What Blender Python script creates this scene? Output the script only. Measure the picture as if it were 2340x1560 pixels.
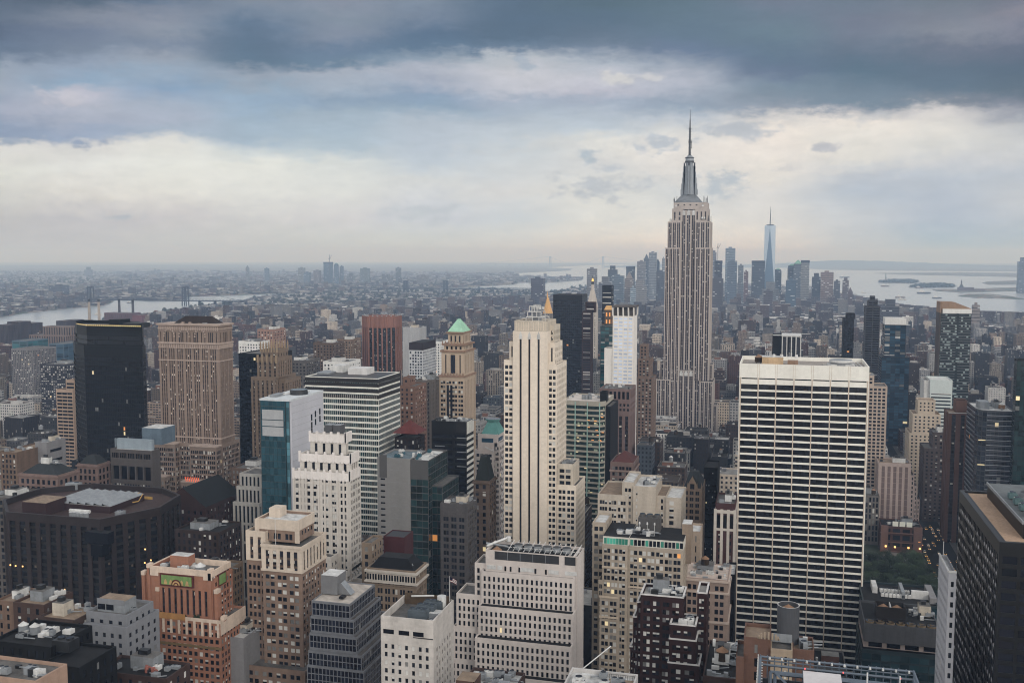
import bpy, math, random
import numpy as np
R = math.radians
rnd = random.Random(7)
S = bpy.context.scene
for o in list(bpy.data.objects):
    bpy.data.objects.remove(o)
COL = S.collection
# ------------------------------------------------------------------ camera
# World axes follow the street grid: +Y runs down the avenues, +X across them; metres.
H, F = 250.0, 2275.0            # lens height; focal length in pixels of the 2340 px wide photograph
YAW, PIT = R(15.1), math.atan(192 / 2275)
cam = bpy.data.cameras.new('camera')
cam.lens, cam.sensor_width = 35.0, 36.0
cam.clip_start, cam.clip_end = 1.0, 90000.0
co = bpy.data.objects.new('camera', cam)
COL.objects.link(co)
co.location = (0, 0, H)
co.rotation_euler = (R(90) - PIT, 0, YAW)
S.camera = co
# ------------------------------------------------------------------ exposure, sampling
EXPO = 0.55
S.view_settings.view_transform = 'Standard'
S.view_settings.look = 'None'
S.view_settings.exposure = EXPO
S.view_settings.gamma = 1
S.view_settings.use_curve_mapping = False
S.render.engine = 'CYCLES'
cy = S.cycles
cy.use_denoising = True
cy.max_bounces, cy.diffuse_bounces, cy.glossy_bounces = 4, 2, 2
cy.pixel_filter_type, cy.filter_width = 'BLACKMAN_HARRIS', 1.1
cy.transmission_bounces, cy.volume_bounces = 1, 0
cy.sample_clamp_indirect = 4
# ------------------------------------------------------------------ node helpers
def lin(c):
    c = c / 255.0
    return c / 12.92 if c <= .04045 else ((c + .055) / 1.055) ** 2.4
def rgb(c, k=1.0):
    return (lin(c[0]) * k, lin(c[1]) * k, lin(c[2]) * k, 1)
def alb(c):
    """surface colour as named by eye in daylight -> albedo: mid and dark tones lie lower, tints are milder"""
    r = [lin(x) for x in c]; L = .3 * r[0] + .6 * r[1] + .1 * r[2]; k = min(1.0, (L / .72) ** .49)
    return tuple((L + (x - L) * .82) * k for x in r)
class NT:
    def __init__(s, nt):
        s.t = nt; s.l = nt.links
    def n(s, kind, **kw):
        x = s.t.nodes.new(kind)
        for k, v in kw.items(): setattr(x, k, v)
        return x
    def put(s, sock, v):
        if hasattr(v, 'is_linked') or isinstance(v, bpy.types.NodeSocket): s.l.new(v, sock)
        else: sock.default_value = v
    def m(s, op, a, b=None, c=None, clamp=False):
        x = s.n('ShaderNodeMath', operation=op, use_clamp=clamp)
        s.put(x.inputs[0], a)
        if b is not None: s.put(x.inputs[1], b)
        if c is not None: s.put(x.inputs[2], c)
        return x.outputs[0]
    def mix(s, f, a, b, mode='MIX'):
        x = s.n('ShaderNodeMix', data_type='RGBA', blend_type=mode)
        s.put(x.inputs[0], f); s.put(x.inputs[6], a); s.put(x.inputs[7], b)
        return x.outputs[2]
    def xyz(s, x, y, z):
        q = s.n('ShaderNodeCombineXYZ')
        for i, v in enumerate((x, y, z)): s.put(q.inputs[i], v)
        return q.outputs[0]
    def noise(s, vec, scale, detail=4, rough=.55):
        q = s.n('ShaderNodeTexNoise')
        s.put(q.inputs['Vector'], vec); q.inputs['Scale'].default_value = scale
        q.inputs['Detail'].default_value = detail; q.inputs['Roughness'].default_value = rough
        return q.outputs['Fac']
    def rng(s, v, a, b, c, d, smooth=False):
        q = s.n('ShaderNodeMapRange')
        if smooth: q.interpolation_type = 'SMOOTHSTEP'
        s.put(q.inputs[0], v)
        for i, k in enumerate((a, b, c, d)): q.inputs[i + 1].default_value = k
        return q.outputs[0]
# ------------------------------------------------------------------ projection: pixel of the photograph <-> metres
_c, _s, _cp, _sp = math.cos(YAW), math.sin(YAW), math.cos(PIT), math.sin(PIT)
def ray(px, py):
    b, u = px - 1170, 780 - py
    f = F * _cp + u * _sp
    return (b * _c - f * _s, b * _s + f * _c, u * _cp - F * _sp)
def at(px, py, Y):
    d = ray(px, py); t = Y / d[1]
    return d[0] * t, H + d[2] * t
def X(px, py, Y): return at(px, py, Y)[0]
def Z(px, py, Y): return at(px, py, Y)[1]
def DEP(x, px, py):
    d = ray(px, py); return x * d[1] / d[0]
def GR(px, py):
    d = ray(px, py); t = -H / d[2]
    return d[0] * t, d[1] * t
def proj(x, y, z):
    f = -x * _s + y * _c; r = x * _c + y * _s; h = z - H
    D = f * _cp - h * _sp; U = f * _sp + h * _cp
    return 1170 + F * r / D, 780 - F * U / D, D
# ------------------------------------------------------------------ sky
SUN_EL, SUN_AZ = R(28), R(140)      # behind the lens, over its right shoulder (azimuth from +Y towards +X)
SKY_COLS = {
0: "0 85 98 118;40 95 108 128;80 86 100 124;120 96 113 137;150 150 160 175;200 158 165 180;230 150 162 182;260 165 170 188;290 140 155 180;315 135 150 175;335 215 213 210;400 222 222 215;450 205 205 202;500 190 190 192;560 188 190 192;600 178 186 190",
195: "0 82 98 118;40 128 135 150;80 108 120 143;120 116 129 149;150 145 158 178;190 140 165 190;215 190 188 200;250 175 180 195;285 165 172 190;310 150 165 190;332 212 210 208;380 226 226 222;440 218 215 210;500 192 192 196;560 188 190 192;600 178 186 190",
390: "0 95 112 135;40 136 142 157;70 140 148 162;100 118 131 152;125 150 158 172;160 148 165 185;200 135 160 188;240 165 175 192;270 170 178 195;300 165 178 195;325 222 220 215;380 228 228 222;440 222 220 214;500 200 198 200;560 190 194 196;600 180 188 192",
585: "0 125 135 150;30 115 130 150;60 96 116 140;100 90 110 133;140 92 115 138;165 145 155 170;200 145 165 185;240 150 172 195;280 160 178 195;320 165 182 198;345 200 208 212;380 226 226 220;440 222 222 218;500 205 205 205;560 192 196 198;600 182 190 194",
780: "0 135 142 158;40 128 140 155;80 130 140 158;115 103 123 148;145 106 128 150;165 165 172 185;200 160 172 188;235 140 160 182;260 160 175 190;300 168 185 200;340 175 190 202;370 215 218 216;440 218 219 216;500 208 207 208;560 194 200 202;600 186 193 196",
975: "0 125 138 155;40 116 130 150;80 88 110 136;112 92 115 140;137 140 155 172;160 172 177 190;190 165 172 188;220 138 158 182;245 138 160 182;275 178 188 200;320 184 194 206;370 190 200 210;405 212 214 214;500 201 205 212;560 196 202 204;600 188 195 198",
1170: "0 90 109 130;40 86 106 128;80 87 107 129;105 105 125 148;125 180 185 192;160 200 200 206;200 195 196 205;230 165 175 192;255 168 180 195;290 186 195 205;330 195 203 210;370 205 210 214;440 212 212 212;500 200 206 210;560 200 204 206;600 192 198 200",
1365: "0 86 106 120;40 88 108 128;80 98 115 135;110 115 130 150;140 170 178 190;175 195 196 205;210 190 190 202;240 165 175 192;265 180 190 202;300 190 200 210;325 222 220 215;370 212 212 212;440 220 219 214;500 218 217 212;560 208 209 207;600 198 202 202",
1560: "0 95 115 130;40 98 118 135;80 98 118 138;115 105 122 148;150 150 160 175;180 178 182 195;215 165 173 188;245 145 160 178;270 185 192 202;300 215 214 212;340 230 224 218;400 222 218 214;440 205 208 210;500 224 221 215;560 214 213 210;600 202 204 204",
1755: "0 112 122 140;40 108 125 142;80 105 125 140;130 96 116 138;170 103 118 143;200 120 138 155;225 128 142 158;247 150 158 172;262 202 200 200;290 238 228 218;340 236 227 219;400 226 221 214;440 216 214 212;500 216 214 211;560 210 210 208;600 198 201 203",
1950: "0 108 122 138;40 115 122 140;80 112 122 140;130 96 113 133;160 90 113 133;200 110 128 146;235 118 135 152;252 170 172 180;275 242 232 222;320 228 223 216;365 222 219 213;400 190 196 205;440 182 192 204;500 198 202 206;560 190 196 203;600 180 188 197",
2145: "0 112 122 135;40 122 128 142;75 135 140 152;110 110 118 136;160 93 110 130;200 96 116 136;235 126 136 150;255 215 210 208;290 224 220 214;340 216 215 212;370 204 206 210;410 190 197 206;450 182 191 203;500 180 190 202;560 176 187 198;600 170 181 192",
2340: "0 115 118 135;35 140 138 150;70 125 128 145;110 98 108 128;170 88 106 126;210 96 113 130;235 123 130 146;265 150 155 168;290 190 192 196;320 206 207 208;360 204 206 210;400 190 197 206;450 196 200 205;500 190 197 204;560 178 188 199;600 170 181 192"}
SKY_GAIN = 1.0
HAZE, AIR, HAZE_TOP, HAZE_SEEN = 0.76e-4, (.50, .69, 1.0), 640.0, (186, 190, 194)   # air: density, tint, ceiling, its brightness at the horizon
def build_world():
    w = bpy.data.worlds.new('World'); S.world = w; w.use_nodes = True
    t = NT(w.node_tree); w.node_tree.nodes.clear()
    out = t.n('ShaderNodeOutputWorld'); bg = t.n('ShaderNodeBackground')
    sky = t.n('ShaderNodeTexSky', sky_type='NISHITA', sun_disc=False)
    sky.sun_elevation, sky.sun_rotation = SUN_EL, SUN_AZ
    sky.air_density, sky.dust_density = 1.2, 3.0
    d = t.n('ShaderNodeTexCoord').outputs['Generated']
    sp = t.n('ShaderNodeSeparateXYZ'); t.put(sp.inputs[0], d)
    az = t.m('MULTIPLY', t.m('ARCTAN2', sp.outputs[0], sp.outputs[1]), 180 / math.pi)
    el = t.m('MULTIPLY', t.m('ARCSINE', sp.outputs[2]), 180 / math.pi)
    # cloud edges: stretched turbulence bends the bands
    v1 = t.xyz(t.m('MULTIPLY', az, .10), t.m('MULTIPLY', el, .28), 0.0)
    v2 = t.xyz(t.m('MULTIPLY', az, .16), t.m('MULTIPLY', el, .55), 3.7)
    n1 = t.noise(v1, 1.6, 6, .6); n2 = t.noise(v2, 1.5, 7, .62)
    n3 = t.noise(t.xyz(t.m('MULTIPLY', az, .35), t.m('MULTIPLY', el, .9), 9.1), 1.7, 8, .62)
    azw = t.m('ADD', az, t.m('MULTIPLY', t.m('SUBTRACT', n1, .5), 4.0))
    e1 = t.m('ADD', el, t.m('MULTIPLY', t.m('SUBTRACT', n2, .5), 1.5))
    n5 = t.noise(t.xyz(t.m('MULTIPLY', az, .9), t.m('MULTIPLY', el, 1.6), 2.3), 1.6, 9, .65)
    elw = t.m('ADD', t.m('ADD', e1, t.m('MULTIPLY', t.m('SUBTRACT', n3, .5), 1.0)), t.m('MULTIPLY', t.m('SUBTRACT', n5, .5), .95))
    E0, E1 = -3.0, 32.0
    xs = sorted(SKY_COLS); tab = {}
    for x in xs:
        tab[x] = [tuple(float(q) for q in r.split()) for r in SKY_COLS[x].split(';')]
        assert len(tab[x]) == 16, (x, len(tab[x]))
    N = 49
    def azel(px, py):
        q = ray(px, py)
        return math.degrees(math.atan2(q[0], q[1])), math.degrees(math.atan2(q[2], math.hypot(q[0], q[1])))
    A0, A1 = azel(0, 300)[0], azel(2340, 300)[0]
    k = 2 ** -EXPO * SKY_GAIN
    def ramp_at(u):
        x = 1170 + F * math.tan(R(A0 + (A1 - A0) * u + 15.1))
        x = min(max(x, 0), 2340)
        i = max(j for j in range(len(xs) - 1) if xs[j] <= x + 1e-6); f = (x - xs[i]) / (xs[i + 1] - xs[i])
        f = f * f * (3 - 2 * f)
        rows = [tuple(a * (1 - f) + b * f for a, b in zip(p, q)) for p, q in zip(tab[xs[i]], tab[xs[i + 1]])]
        q = t.n('ShaderNodeValToRGB'); r = q.color_ramp
        def clear(e_, c_):      # the cloud itself, before the air in front of it
            T = [max(.3, math.exp(-HAZE * a * min(45000, (HAZE_TOP - H) / math.sin(R(max(e_, .35)))))) for a in AIR]; h_ = rgb(HAZE_SEEN)
            return tuple(max(.01, (lin(c_[i]) - (1 - T[i]) * h_[i]) / T[i]) * k for i in range(3)) + (1,)
        stops = [(azel(x, p[0])[1], clear(azel(x, p[0])[1], p[1:])) for p in rows][::-1]
        top = stops[-1]
        stops.append((18.5, tuple(c * .95 for c in rgb((112, 124, 142), k)[:3]) + (1,)))
        stops.append((26.0, rgb((165, 172, 184), k)))
        stops.append((31.5, rgb((205, 208, 214), k)))
        while len(r.elements) < len(stops): r.elements.new(.5)
        for e_, (p, c) in zip(r.elements, stops):
            e_.position = (p - E0) / (E1 - E0); e_.color = c
        t.put(q.inputs[0], fac)
        return q.outputs[0]
    fac = t.rng(elw, E0, E1, 0, 1)
    tt = t.m('MULTIPLY', t.m('DIVIDE', t.m('SUBTRACT', azw, A0), A1 - A0), N - 1)
    c = ramp_at(0)
    for i in range(1, N):
        c = t.mix(t.m('SUBTRACT', tt, float(i - 1), clamp=True), c, ramp_at(i / (N - 1)))
    # small torn clouds
    def wisp(px, py, rx, ry, col, s):
        nonlocal c
        a0, e0 = azel(px, py)
        da = t.m('DIVIDE', t.m('SUBTRACT', az, a0), rx * .0245); de = t.m('DIVIDE', t.m('SUBTRACT', el, e0), ry * .0245)
        q = t.m('SQRT', t.m('ADD', t.m('MULTIPLY', da, da), t.m('MULTIPLY', de, de)))
        q = t.m('ADD', q, t.m('MULTIPLY', t.m('SUBTRACT', n4, .5), 4.4))
        c = t.mix(t.rng(q, 1.15, .1, 0, min(1, s * 1.25), True), c, rgb(col, k))
    n4 = t.noise(t.xyz(t.m('MULTIPLY', az, .8), t.m('MULTIPLY', el, 1.5), 5.3), 1.25, 8, .62)
    for a in ((1345, 355, 26, 18, (178, 190, 202), .8), (1395, 385, 46, 14, (190, 196, 205), .75), (1882, 338, 34, 14, (188, 188, 194), .85),
              (1390, 425, 120, 34, (188, 194, 203), .75), (1640, 425, 60, 36, (184, 193, 203), .85), (1500, 330, 60, 22, (184, 192, 204), .7),
              (1690, 300, 100, 22, (186, 191, 200), .75), (970, 490, 90, 26, (192, 201, 211), .7), (285, 496, 46, 8, (172, 182, 194), .7),
              (180, 325, 60, 12, (140, 152, 178), .8), (30, 322, 40, 10, (145, 158, 180), .7), (1405, 178, 46, 14, (216, 214, 212), .7),
              (1480, 176, 40, 10, (210, 209, 210), .6), (1195, 150, 30, 22, (160, 172, 188), .6), (150, 222, 60, 20, (194, 192, 203), .75),
              (1990, 270, 60, 14, (196, 198, 202), .5), (1790, 385, 60, 10, (205, 204, 206), .5), (1905, 390, 40, 10, (205, 205, 207), .5),
              (560, 190, 60, 26, (150, 160, 175), .5), (1120, 345, 90, 20, (204, 208, 213), .5), (1270, 330, 110, 16, (206, 208, 210), .5)):
        wisp(*a)
    # soft mottling inside the cloud sheets
    c = t.mix(1.0, c, t.n('ShaderNodeCombineColor').outputs[0], 'MULTIPLY')
    cc = w.node_tree.nodes[-2] if False else [q for q in w.node_tree.nodes if q.bl_idname == 'ShaderNodeCombineColor'][-1]
    g = t.rng(t.noise(v2, 3.2, 9, .62), .25, .75, .91, 1.09)
    g = t.m('MULTIPLY', g, t.rng(n5, .3, .7, .965, 1.035))
    for i in range(3): t.put(cc.inputs[i], g)
    # the rest of the dome: a bright overcast behind the lens and overhead
    over = t.mix(t.rng(n1, .3, .7, 0, 1), rgb((250, 249, 248), k * 1.75), rgb((228, 233, 240), k * 1.75))
    over = t.mix(t.rng(sp.outputs[2], .45, .95, 0, 1, True), over, rgb((222, 226, 232), k * .62))
    fw = t.m('ADD', t.m('MULTIPLY', sp.outputs[0], -_s), t.m('MULTIPLY', sp.outputs[1], _c))
    c = t.mix(t.rng(fw, .62, .25, 0, 1, True), c, over)
    c = t.mix(t.rng(sp.outputs[2], .42, .70, 0, 1, True), c, over)
    # below the horizon: dim city
    c = t.mix(t.rng(sp.outputs[2], -.004, -.03, 0, 1), c, rgb((150, 158, 168), k))
    sk = t.mix(1.0, sky.outputs[0], (.1, .1, .1, 1), 'MULTIPLY')
    c = t.mix(.94, sk, c)
    t.put(bg.inputs[0], c); bg.inputs[1].default_value = 1.0
    t.l.new(bg.outputs[0], out.inputs[0])
build_world()
sun = bpy.data.lights.new('sun', 'SUN'); sun.energy = 0.8; sun.angle = R(25); sun.color = (1, .97, .93)
so = bpy.data.objects.new('sun', sun); COL.objects.link(so)
so.rotation_euler = (R(90) - SUN_EL, 0, math.pi - SUN_AZ)
so.location = (0, 0, 900)
# ------------------------------------------------------------------ materials
MATS = {}
def mat_new(name):
    m = bpy.data.materials.new(name); m.use_nodes = True
    t = NT(m.node_tree)
    return m, t, m.node_tree.nodes['Principled BSDF']
def stone(name, c, var=.22, rough=.85, scale=.09, spec=.25, brick=0):
    """masonry, paint, metal: base colour broken up by stains, streaks and grain"""
    if name in MATS: return MATS[name]
    m, t, b = mat_new(name); var *= 1.5
    pos = t.n('ShaderNodeNewGeometry').outputs['Position']
    mp = t.n('ShaderNodeMapping'); t.put(mp.inputs[0], pos); mp.inputs['Scale'].default_value = (1, 1, .12)
    a = t.noise(mp.outputs[0], scale * 3, 6, .65)
    g = t.noise(pos, scale * 14, 3, .6)
    sx = t.n('ShaderNodeSeparateXYZ'); t.put(sx.inputs[0], pos); w = t.n('ShaderNodeTexWhiteNoise', noise_dimensions='2D')   # patched courses of block
    t.put(w.inputs['Vector'], t.xyz(t.m('FLOOR', t.m('MULTIPLY', t.m('ADD', sx.outputs[0], sx.outputs[1]), .55)), t.m('FLOOR', t.m('MULTIPLY', sx.outputs[2], 1.05)), 0.0))
    f = t.m('ADD', t.m('ADD', t.rng(a, .33, .67, -var, var * .8), t.rng(g, .3, .7, -var * .35, var * .35)), t.rng(w.outputs['Value'], 0, 1, -var * .4, var * .3))
    col = t.mix(t.m('ADD', .5, f, clamp=True), tuple(x * .62 for x in alb(c)) + (1,), tuple(min(1, x * 1.38) for x in alb(c)) + (1,))
    t.put(b.inputs['Base Color'], col)
    b.inputs['Roughness'].default_value = rough; b.inputs['Specular IOR Level'].default_value = spec
    MATS[name] = m; return m
def glass(name, c, rough=.12, spec=.6, var=.6, metal=0):
    if name in MATS: return MATS[name]
    m, t, b = mat_new(name)
    oi = t.n('ShaderNodeObjectInfo'); ge = t.n('ShaderNodeNewGeometry')
    r = t.m('FRACT', t.m('ADD', t.m('MULTIPLY', oi.outputs['Random'], 7.3), t.m('MULTIPLY', ge.outputs['Random Per Island'], 5.1)))
    k = t.rng(r, 0, 1, 1 - var, 1 + var)
    cc = t.n('ShaderNodeCombineColor')
    for i in range(3): t.put(cc.inputs[i], k)
    t.put(b.inputs['Base Color'], t.mix(1.0, rgb(c), cc.outputs[0], 'MULTIPLY'))
    b.inputs['Roughness'].default_value = rough; b.inputs['Specular IOR Level'].default_value = spec
    b.inputs['Metallic'].default_value = metal
    MATS[name] = m; return m
def lit(name, c, e):
    if name in MATS: return MATS[name]
    m, t, b = mat_new(name)
    b.inputs['Base Color'].default_value = rgb(c); b.inputs['Emission Color'].default_value = rgb(c); b.inputs['Emission Strength'].default_value = e
    MATS[name] = m; return m
def strip_mat(name, dark, span, fh=3.7, frac=.55, blind=.12, bay=2.0, bcol=(190, 185, 175), axis=0):
    """a tall window strip: panes and spandrels alternate floor by floor"""
    if name in MATS: return MATS[name]
    m, t, b = mat_new(name)
    sp = t.n('ShaderNodeSeparateXYZ'); t.put(sp.inputs[0], t.n('ShaderNodeNewGeometry').outputs['Position'])
    z = t.m('DIVIDE', sp.outputs[2], fh)
    u = t.m('DIVIDE', t.m('ADD', sp.outputs[0], sp.outputs[1]), bay)
    cell = t.n('ShaderNodeTexWhiteNoise', noise_dimensions='2D')
    t.put(cell.inputs['Vector'], t.xyz(t.m('FLOOR', u), t.m('FLOOR', z), 0.0))
    wv = cell.outputs['Value']
    fz = t.m('FRACT', z)
    isw = t.m('LESS_THAN', fz, frac)
    bl = t.m('MULTIPLY', t.m('LESS_THAN', wv, blind), t.m('GREATER_THAN', fz, frac * .45))
    dk = t.mix(t.rng(wv, 0, 1, 0, 1), rgb(dark, .5), rgb(dark, 1.5))
    pane = t.mix(bl, dk, rgb(bcol))
    t.put(b.inputs['Base Color'], t.mix(isw, alb(span) + (1,), pane))
    t.put(b.inputs['Roughness'], t.mix(isw, (.7, .7, .7, 1), (.15, .15, .15, 1)))
    MATS[name] = m; return m
LIME = stone('limestone', (196, 184, 166), .16)
ROOFG = stone('roof_gravel', (128, 124, 120), .3)
ROOFD = stone('roof_tar', (58, 57, 60), .35)
ROOFL = stone('roof_white', (198, 197, 194), .25)
ROOFT = stone('roof_tan', (165, 140, 115), .2)
METAL = stone('grey_metal', (150, 155, 160), .2, .45, spec=.5)
DMETAL = stone('dark_metal', (55, 58, 64), .25, .5, spec=.5)
WHITEM = stone('white_paint', (200, 199, 196), .18, .6)
WOOD = stone('tank_wood', (92, 74, 60), .3)
CONE = stone('tank_roof', (168, 126, 92), .2)
COPPER = stone('copper_green', (120, 178, 150), .15)
GLD = glass('window_glass', (28, 31, 38), .12, .35)
GLB = glass('blue_glass', (40, 66, 84), .07, .8)
GLT = glass('teal_glass', (34, 84, 90), .08, .8)
GLG = glass('green_glass', (26, 44, 44), .1, .6)
GLK = glass('black_glass', (16, 17, 22), .14, .3)
BLIND = stone('window_blind', (202, 200, 194), .12)
BLINDG = stone('grey_blind', (140, 140, 138), .2)
LITW = lit('lit_window', (235, 160, 85), .26)
LITC = lit('lit_office', (235, 215, 170), .3)
BULB = lit('bright_lamp', (255, 196, 120), 1.5)
# ------------------------------------------------------------------ mesh builder
class MB:
    def __init__(s):
        s.v, s.f, s.m, s.ms = [], [], [], []
    def mi(s, mat):
        if mat not in s.ms: s.ms.append(mat)
        return s.ms.index(mat)
    def poly(s, pts, mat):
        k = len(s.v); s.v.extend(pts); s.f.append(tuple(range(k, k + len(pts)))); s.m.append(s.mi(mat))
    def box(s, x0, x1, y0, y1, z0, z1, mat, top=None, bot=False):
        k = len(s.v); i = s.mi(mat)
        s.v.extend([(x0, y0, z0), (x1, y0, z0), (x1, y1, z0), (x0, y1, z0), (x0, y0, z1), (x1, y0, z1), (x1, y1, z1), (x0, y1, z1)])
        for a in ((0, 1, 5, 4), (1, 2, 6, 5), (2, 3, 7, 6), (3, 0, 4, 7)):
            s.f.append(tuple(k + q for q in a)); s.m.append(i)
        s.f.append((k + 4, k + 5, k + 6, k + 7)); s.m.append(s.mi(top) if top else i)
        if bot: s.f.append((k + 3, k + 2, k + 1, k)); s.m.append(i)
    def prism(s, poly, z0, z1, mat, top=None):
        n = len(poly); k = len(s.v); i = s.mi(mat)
        s.v.extend([(p[0], p[1], z0) for p in poly] + [(p[0], p[1], z1) for p in poly])
        for a in range(n):
            b = (a + 1) % n; s.f.append((k + a, k + b, k + n + b, k + n + a)); s.m.append(i)
        s.f.append(tuple(k + n + a for a in range(n))); s.m.append(s.mi(top) if top else i)
    def cone(s, cx, cy, z0, z1, r0, r1, n, mat, top=None, rot=0):
        k = len(s.v); i = s.mi(mat)
        for z, r in ((z0, r0), (z1, r1)):
            for a in range(n):
                q = rot + 2 * math.pi * a / n; s.v.append((cx + r * math.cos(q), cy + r * math.sin(q), z))
        for a in range(n):
            b = (a + 1) % n; s.f.append((k + a, k + b, k + n + b, k + n + a)); s.m.append(i)
        s.f.append(tuple(k + n + a for a in range(n))); s.m.append(s.mi(top) if top else i)
    def pyramid(s, x0, x1, y0, y1, z0, z1, mat, f=0.0, capmat=None, fy=None):
        """frustum roof over a rectangle; f = share of each side left at the top"""
        fy = f if fy is None else fy
        cx, cy_ = (x0 + x1) / 2, (y0 + y1) / 2; hx, hy = (x1 - x0) / 2, (y1 - y0) / 2
        k = len(s.v); i = s.mi(mat)
        for z, a, b in ((z0, 1, 1), (z1, max(f, .01), max(fy, .01))):
            s.v.extend([(cx - hx * a, cy_ - hy * b, z), (cx + hx * a, cy_ - hy * b, z), (cx + hx * a, cy_ + hy * b, z), (cx - hx * a, cy_ + hy * b, z)])
        for a in range(4):
            b = (a + 1) % 4; s.f.append((k + a, k + b, k + 4 + b, k + 4 + a)); s.m.append(i)
        s.f.append((k + 4, k + 5, k + 6, k + 7)); s.m.append(s.mi(capmat) if capmat else i)
    def tube(s, p, q, r, mat, n=5, r2=None):
        r2 = r if r2 is None else r2
        d = np.array(q, float) - np.array(p, float); L = np.linalg.norm(d); d /= L
        a = np.cross(d, (0, 0, 1) if abs(d[2]) < .9 else (1, 0, 0)); a /= np.linalg.norm(a); b = np.cross(d, a)
        k = len(s.v); i = s.mi(mat)
        for c0, rr in ((np.array(p, float), r), (np.array(q, float), r2)):
            for j in range(n):
                w = 2 * math.pi * j / n; s.v.append(tuple(c0 + rr * (math.cos(w) * a + math.sin(w) * b)))
        for j in range(n):
            e = (j + 1) % n; s.f.append((k + j, k + n + j, k + n + e, k + e)); s.m.append(i)
        s.f.append(tuple(k + n + j for j in range(n))); s.m.append(i)
    def pieces(s):
        k = len(s.v)
        par = list(range(k))
        def find(a):
            while par[a] != a: par[a] = par[par[a]]; a = par[a]
            return a
        for f in s.f:
            r = find(f[0])
            for q in f[1:]: par[find(q)] = r
        root = np.array([find(a) for a in range(k)]); u, idx = np.unique(root, return_inverse=True); n = len(u)
        if n < 2 or n > 500: return None
        v = np.array(s.v); lo = np.full((n, 3), np.inf); hi = -lo
        np.minimum.at(lo, idx, v); np.maximum.at(hi, idx, v); size = (hi - lo).max(1)
        gap = np.maximum(0, np.maximum(lo[:, None] - hi[None], lo[None] - hi[:, None])); near = np.sqrt((gap ** 2).sum(2)) <= np.maximum(.02, .49 * np.maximum(size[:, None], size[None]))
        lab = np.arange(n)
        while True:
            new = np.where(near, lab[None], n).min(1)
            if (new == lab).all(): break
            lab = new
        g = np.unique(lab)
        return None if len(g) < 2 or len(g) > 40 else [np.isin(lab[idx], [q]) for q in g]
    def ring(s, x0, x1, y0, y1, z0, z1, mat, t=.6):
        s.box(x0, x1, y0, y0 + t, z0, z1, mat); s.box(x0, x1, y1 - t, y1, z0, z1, mat); s.box(x0, x0 + t, y0 + t, y1 - t, z0, z1, mat); s.box(x1 - t, x1, y0 + t, y1 - t, z0, z1, mat)
    def build(s, name, parent=None, org=(0, 0, 0), kind=None):
        pc = s.pieces() if parent is not None and kind is None and name != 'wall' else None
        if pc:
            for mask in pc:
                t = MB(); t.ms = s.ms; new = {}
                for f, i in zip(s.f, s.m):
                    if mask[f[0]]:
                        for a in f:
                            if a not in new: new[a] = len(t.v); t.v.append(s.v[a])
                        t.f.append(tuple(new[a] for a in f)); t.m.append(i)
                o = t.build1(name, parent, org, kind)
            return o
        return s.build1(name, parent, org, kind)
    def build1(s, name, parent=None, org=(0, 0, 0), kind=None):
        me = bpy.data.meshes.new(name)
        ox, oy, oz = org
        me.from_pydata([(a - ox, b - oy, c - oz) for a, b, c in s.v], [], s.f)
        for q in s.ms: me.materials.append(q)
        if len(s.ms) > 1: me.polygons.foreach_set('material_index', s.m)
        me.update()
        o = bpy.data.objects.new(name, me); COL.objects.link(o)
        if parent is not None: o.parent = parent
        else: o.location = org
        if kind: o['kind'] = kind
        return o
def tag(o, label, cat, group=None):
    o['label'] = label; o['category'] = cat
    if group: o['group'] = group
    return o
def single(name, mb, label, cat, org, group=None):
    o = mb.build(name, None, org); return tag(o, label, cat, group)
# ------------------------------------------------------------------ window panes
PANES = {}
def pane_mesh(kind):
    """unit pane facing -Y: dark glass, glass with a half or full blind, or lit"""
    if kind in PANES: return PANES[kind]
    g, b = kind
    me = bpy.data.meshes.new('window')
    if b == 0 or b >= 2:
        me.from_pydata([(-.5, 0, -.5), (.5, 0, -.5), (.5, 0, .5), (-.5, 0, .5)], [], [(0, 1, 2, 3)])
        me.materials.append({0: g, 2: BLIND, 3: LITW, 4: LITC, 5: BLINDG}[b])
    else:
        me.from_pydata([(-.5, 0, -.5), (.5, 0, -.5), (.5, 0, .05), (-.5, 0, .05), (.5, 0, .5), (-.5, 0, .5)], [], [(0, 1, 2, 3), (3, 2, 4, 5)])
        me.materials.append(g); me.materials.append(BLIND); me.polygons[1].material_index = 1
    me.update(); PANES[kind] = me
    return me
MIXES = {'std': (.715, .13, .07, .001, .002, .082), 'dark': (.986, .0, .0, .0007, .001, .0123), 'blinds': (.47, .25, .155, .002, .004, .119), 'none': (1, 0, 0, 0, 0, 0), 'lit': (.83, .05, .05, .012, .02, .038)}
def pick(mix):
    r = rnd.random()
    for i, p in enumerate(MIXES[mix]):
        r -= p
        if r < 0: return i
    return 0
def PT(unit=3.2, wins=((.2, .8),), fh=3.7, wz=(.22, .78), d=.35, mx=.8, mt=1.2, mb=0.0, g=None, mix='std', ind=True):
    if wz is not None and unit < 12: wins = tuple((max(.01, a - .025), min(.99, b + .025)) for a, b in wins); wz = (max(.02, wz[0] - .03), min(.98, wz[1] + .04)); d *= .55
    return dict(unit=unit, wins=wins, fh=fh, wz=wz, d=d, mx=mx, mt=mt, mb=mb, g=g or GLD, mix=mix, ind=ind)
HEROES = []      # (footprint rect, z, photo px of what hides it) for the filling-in of the city
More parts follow.
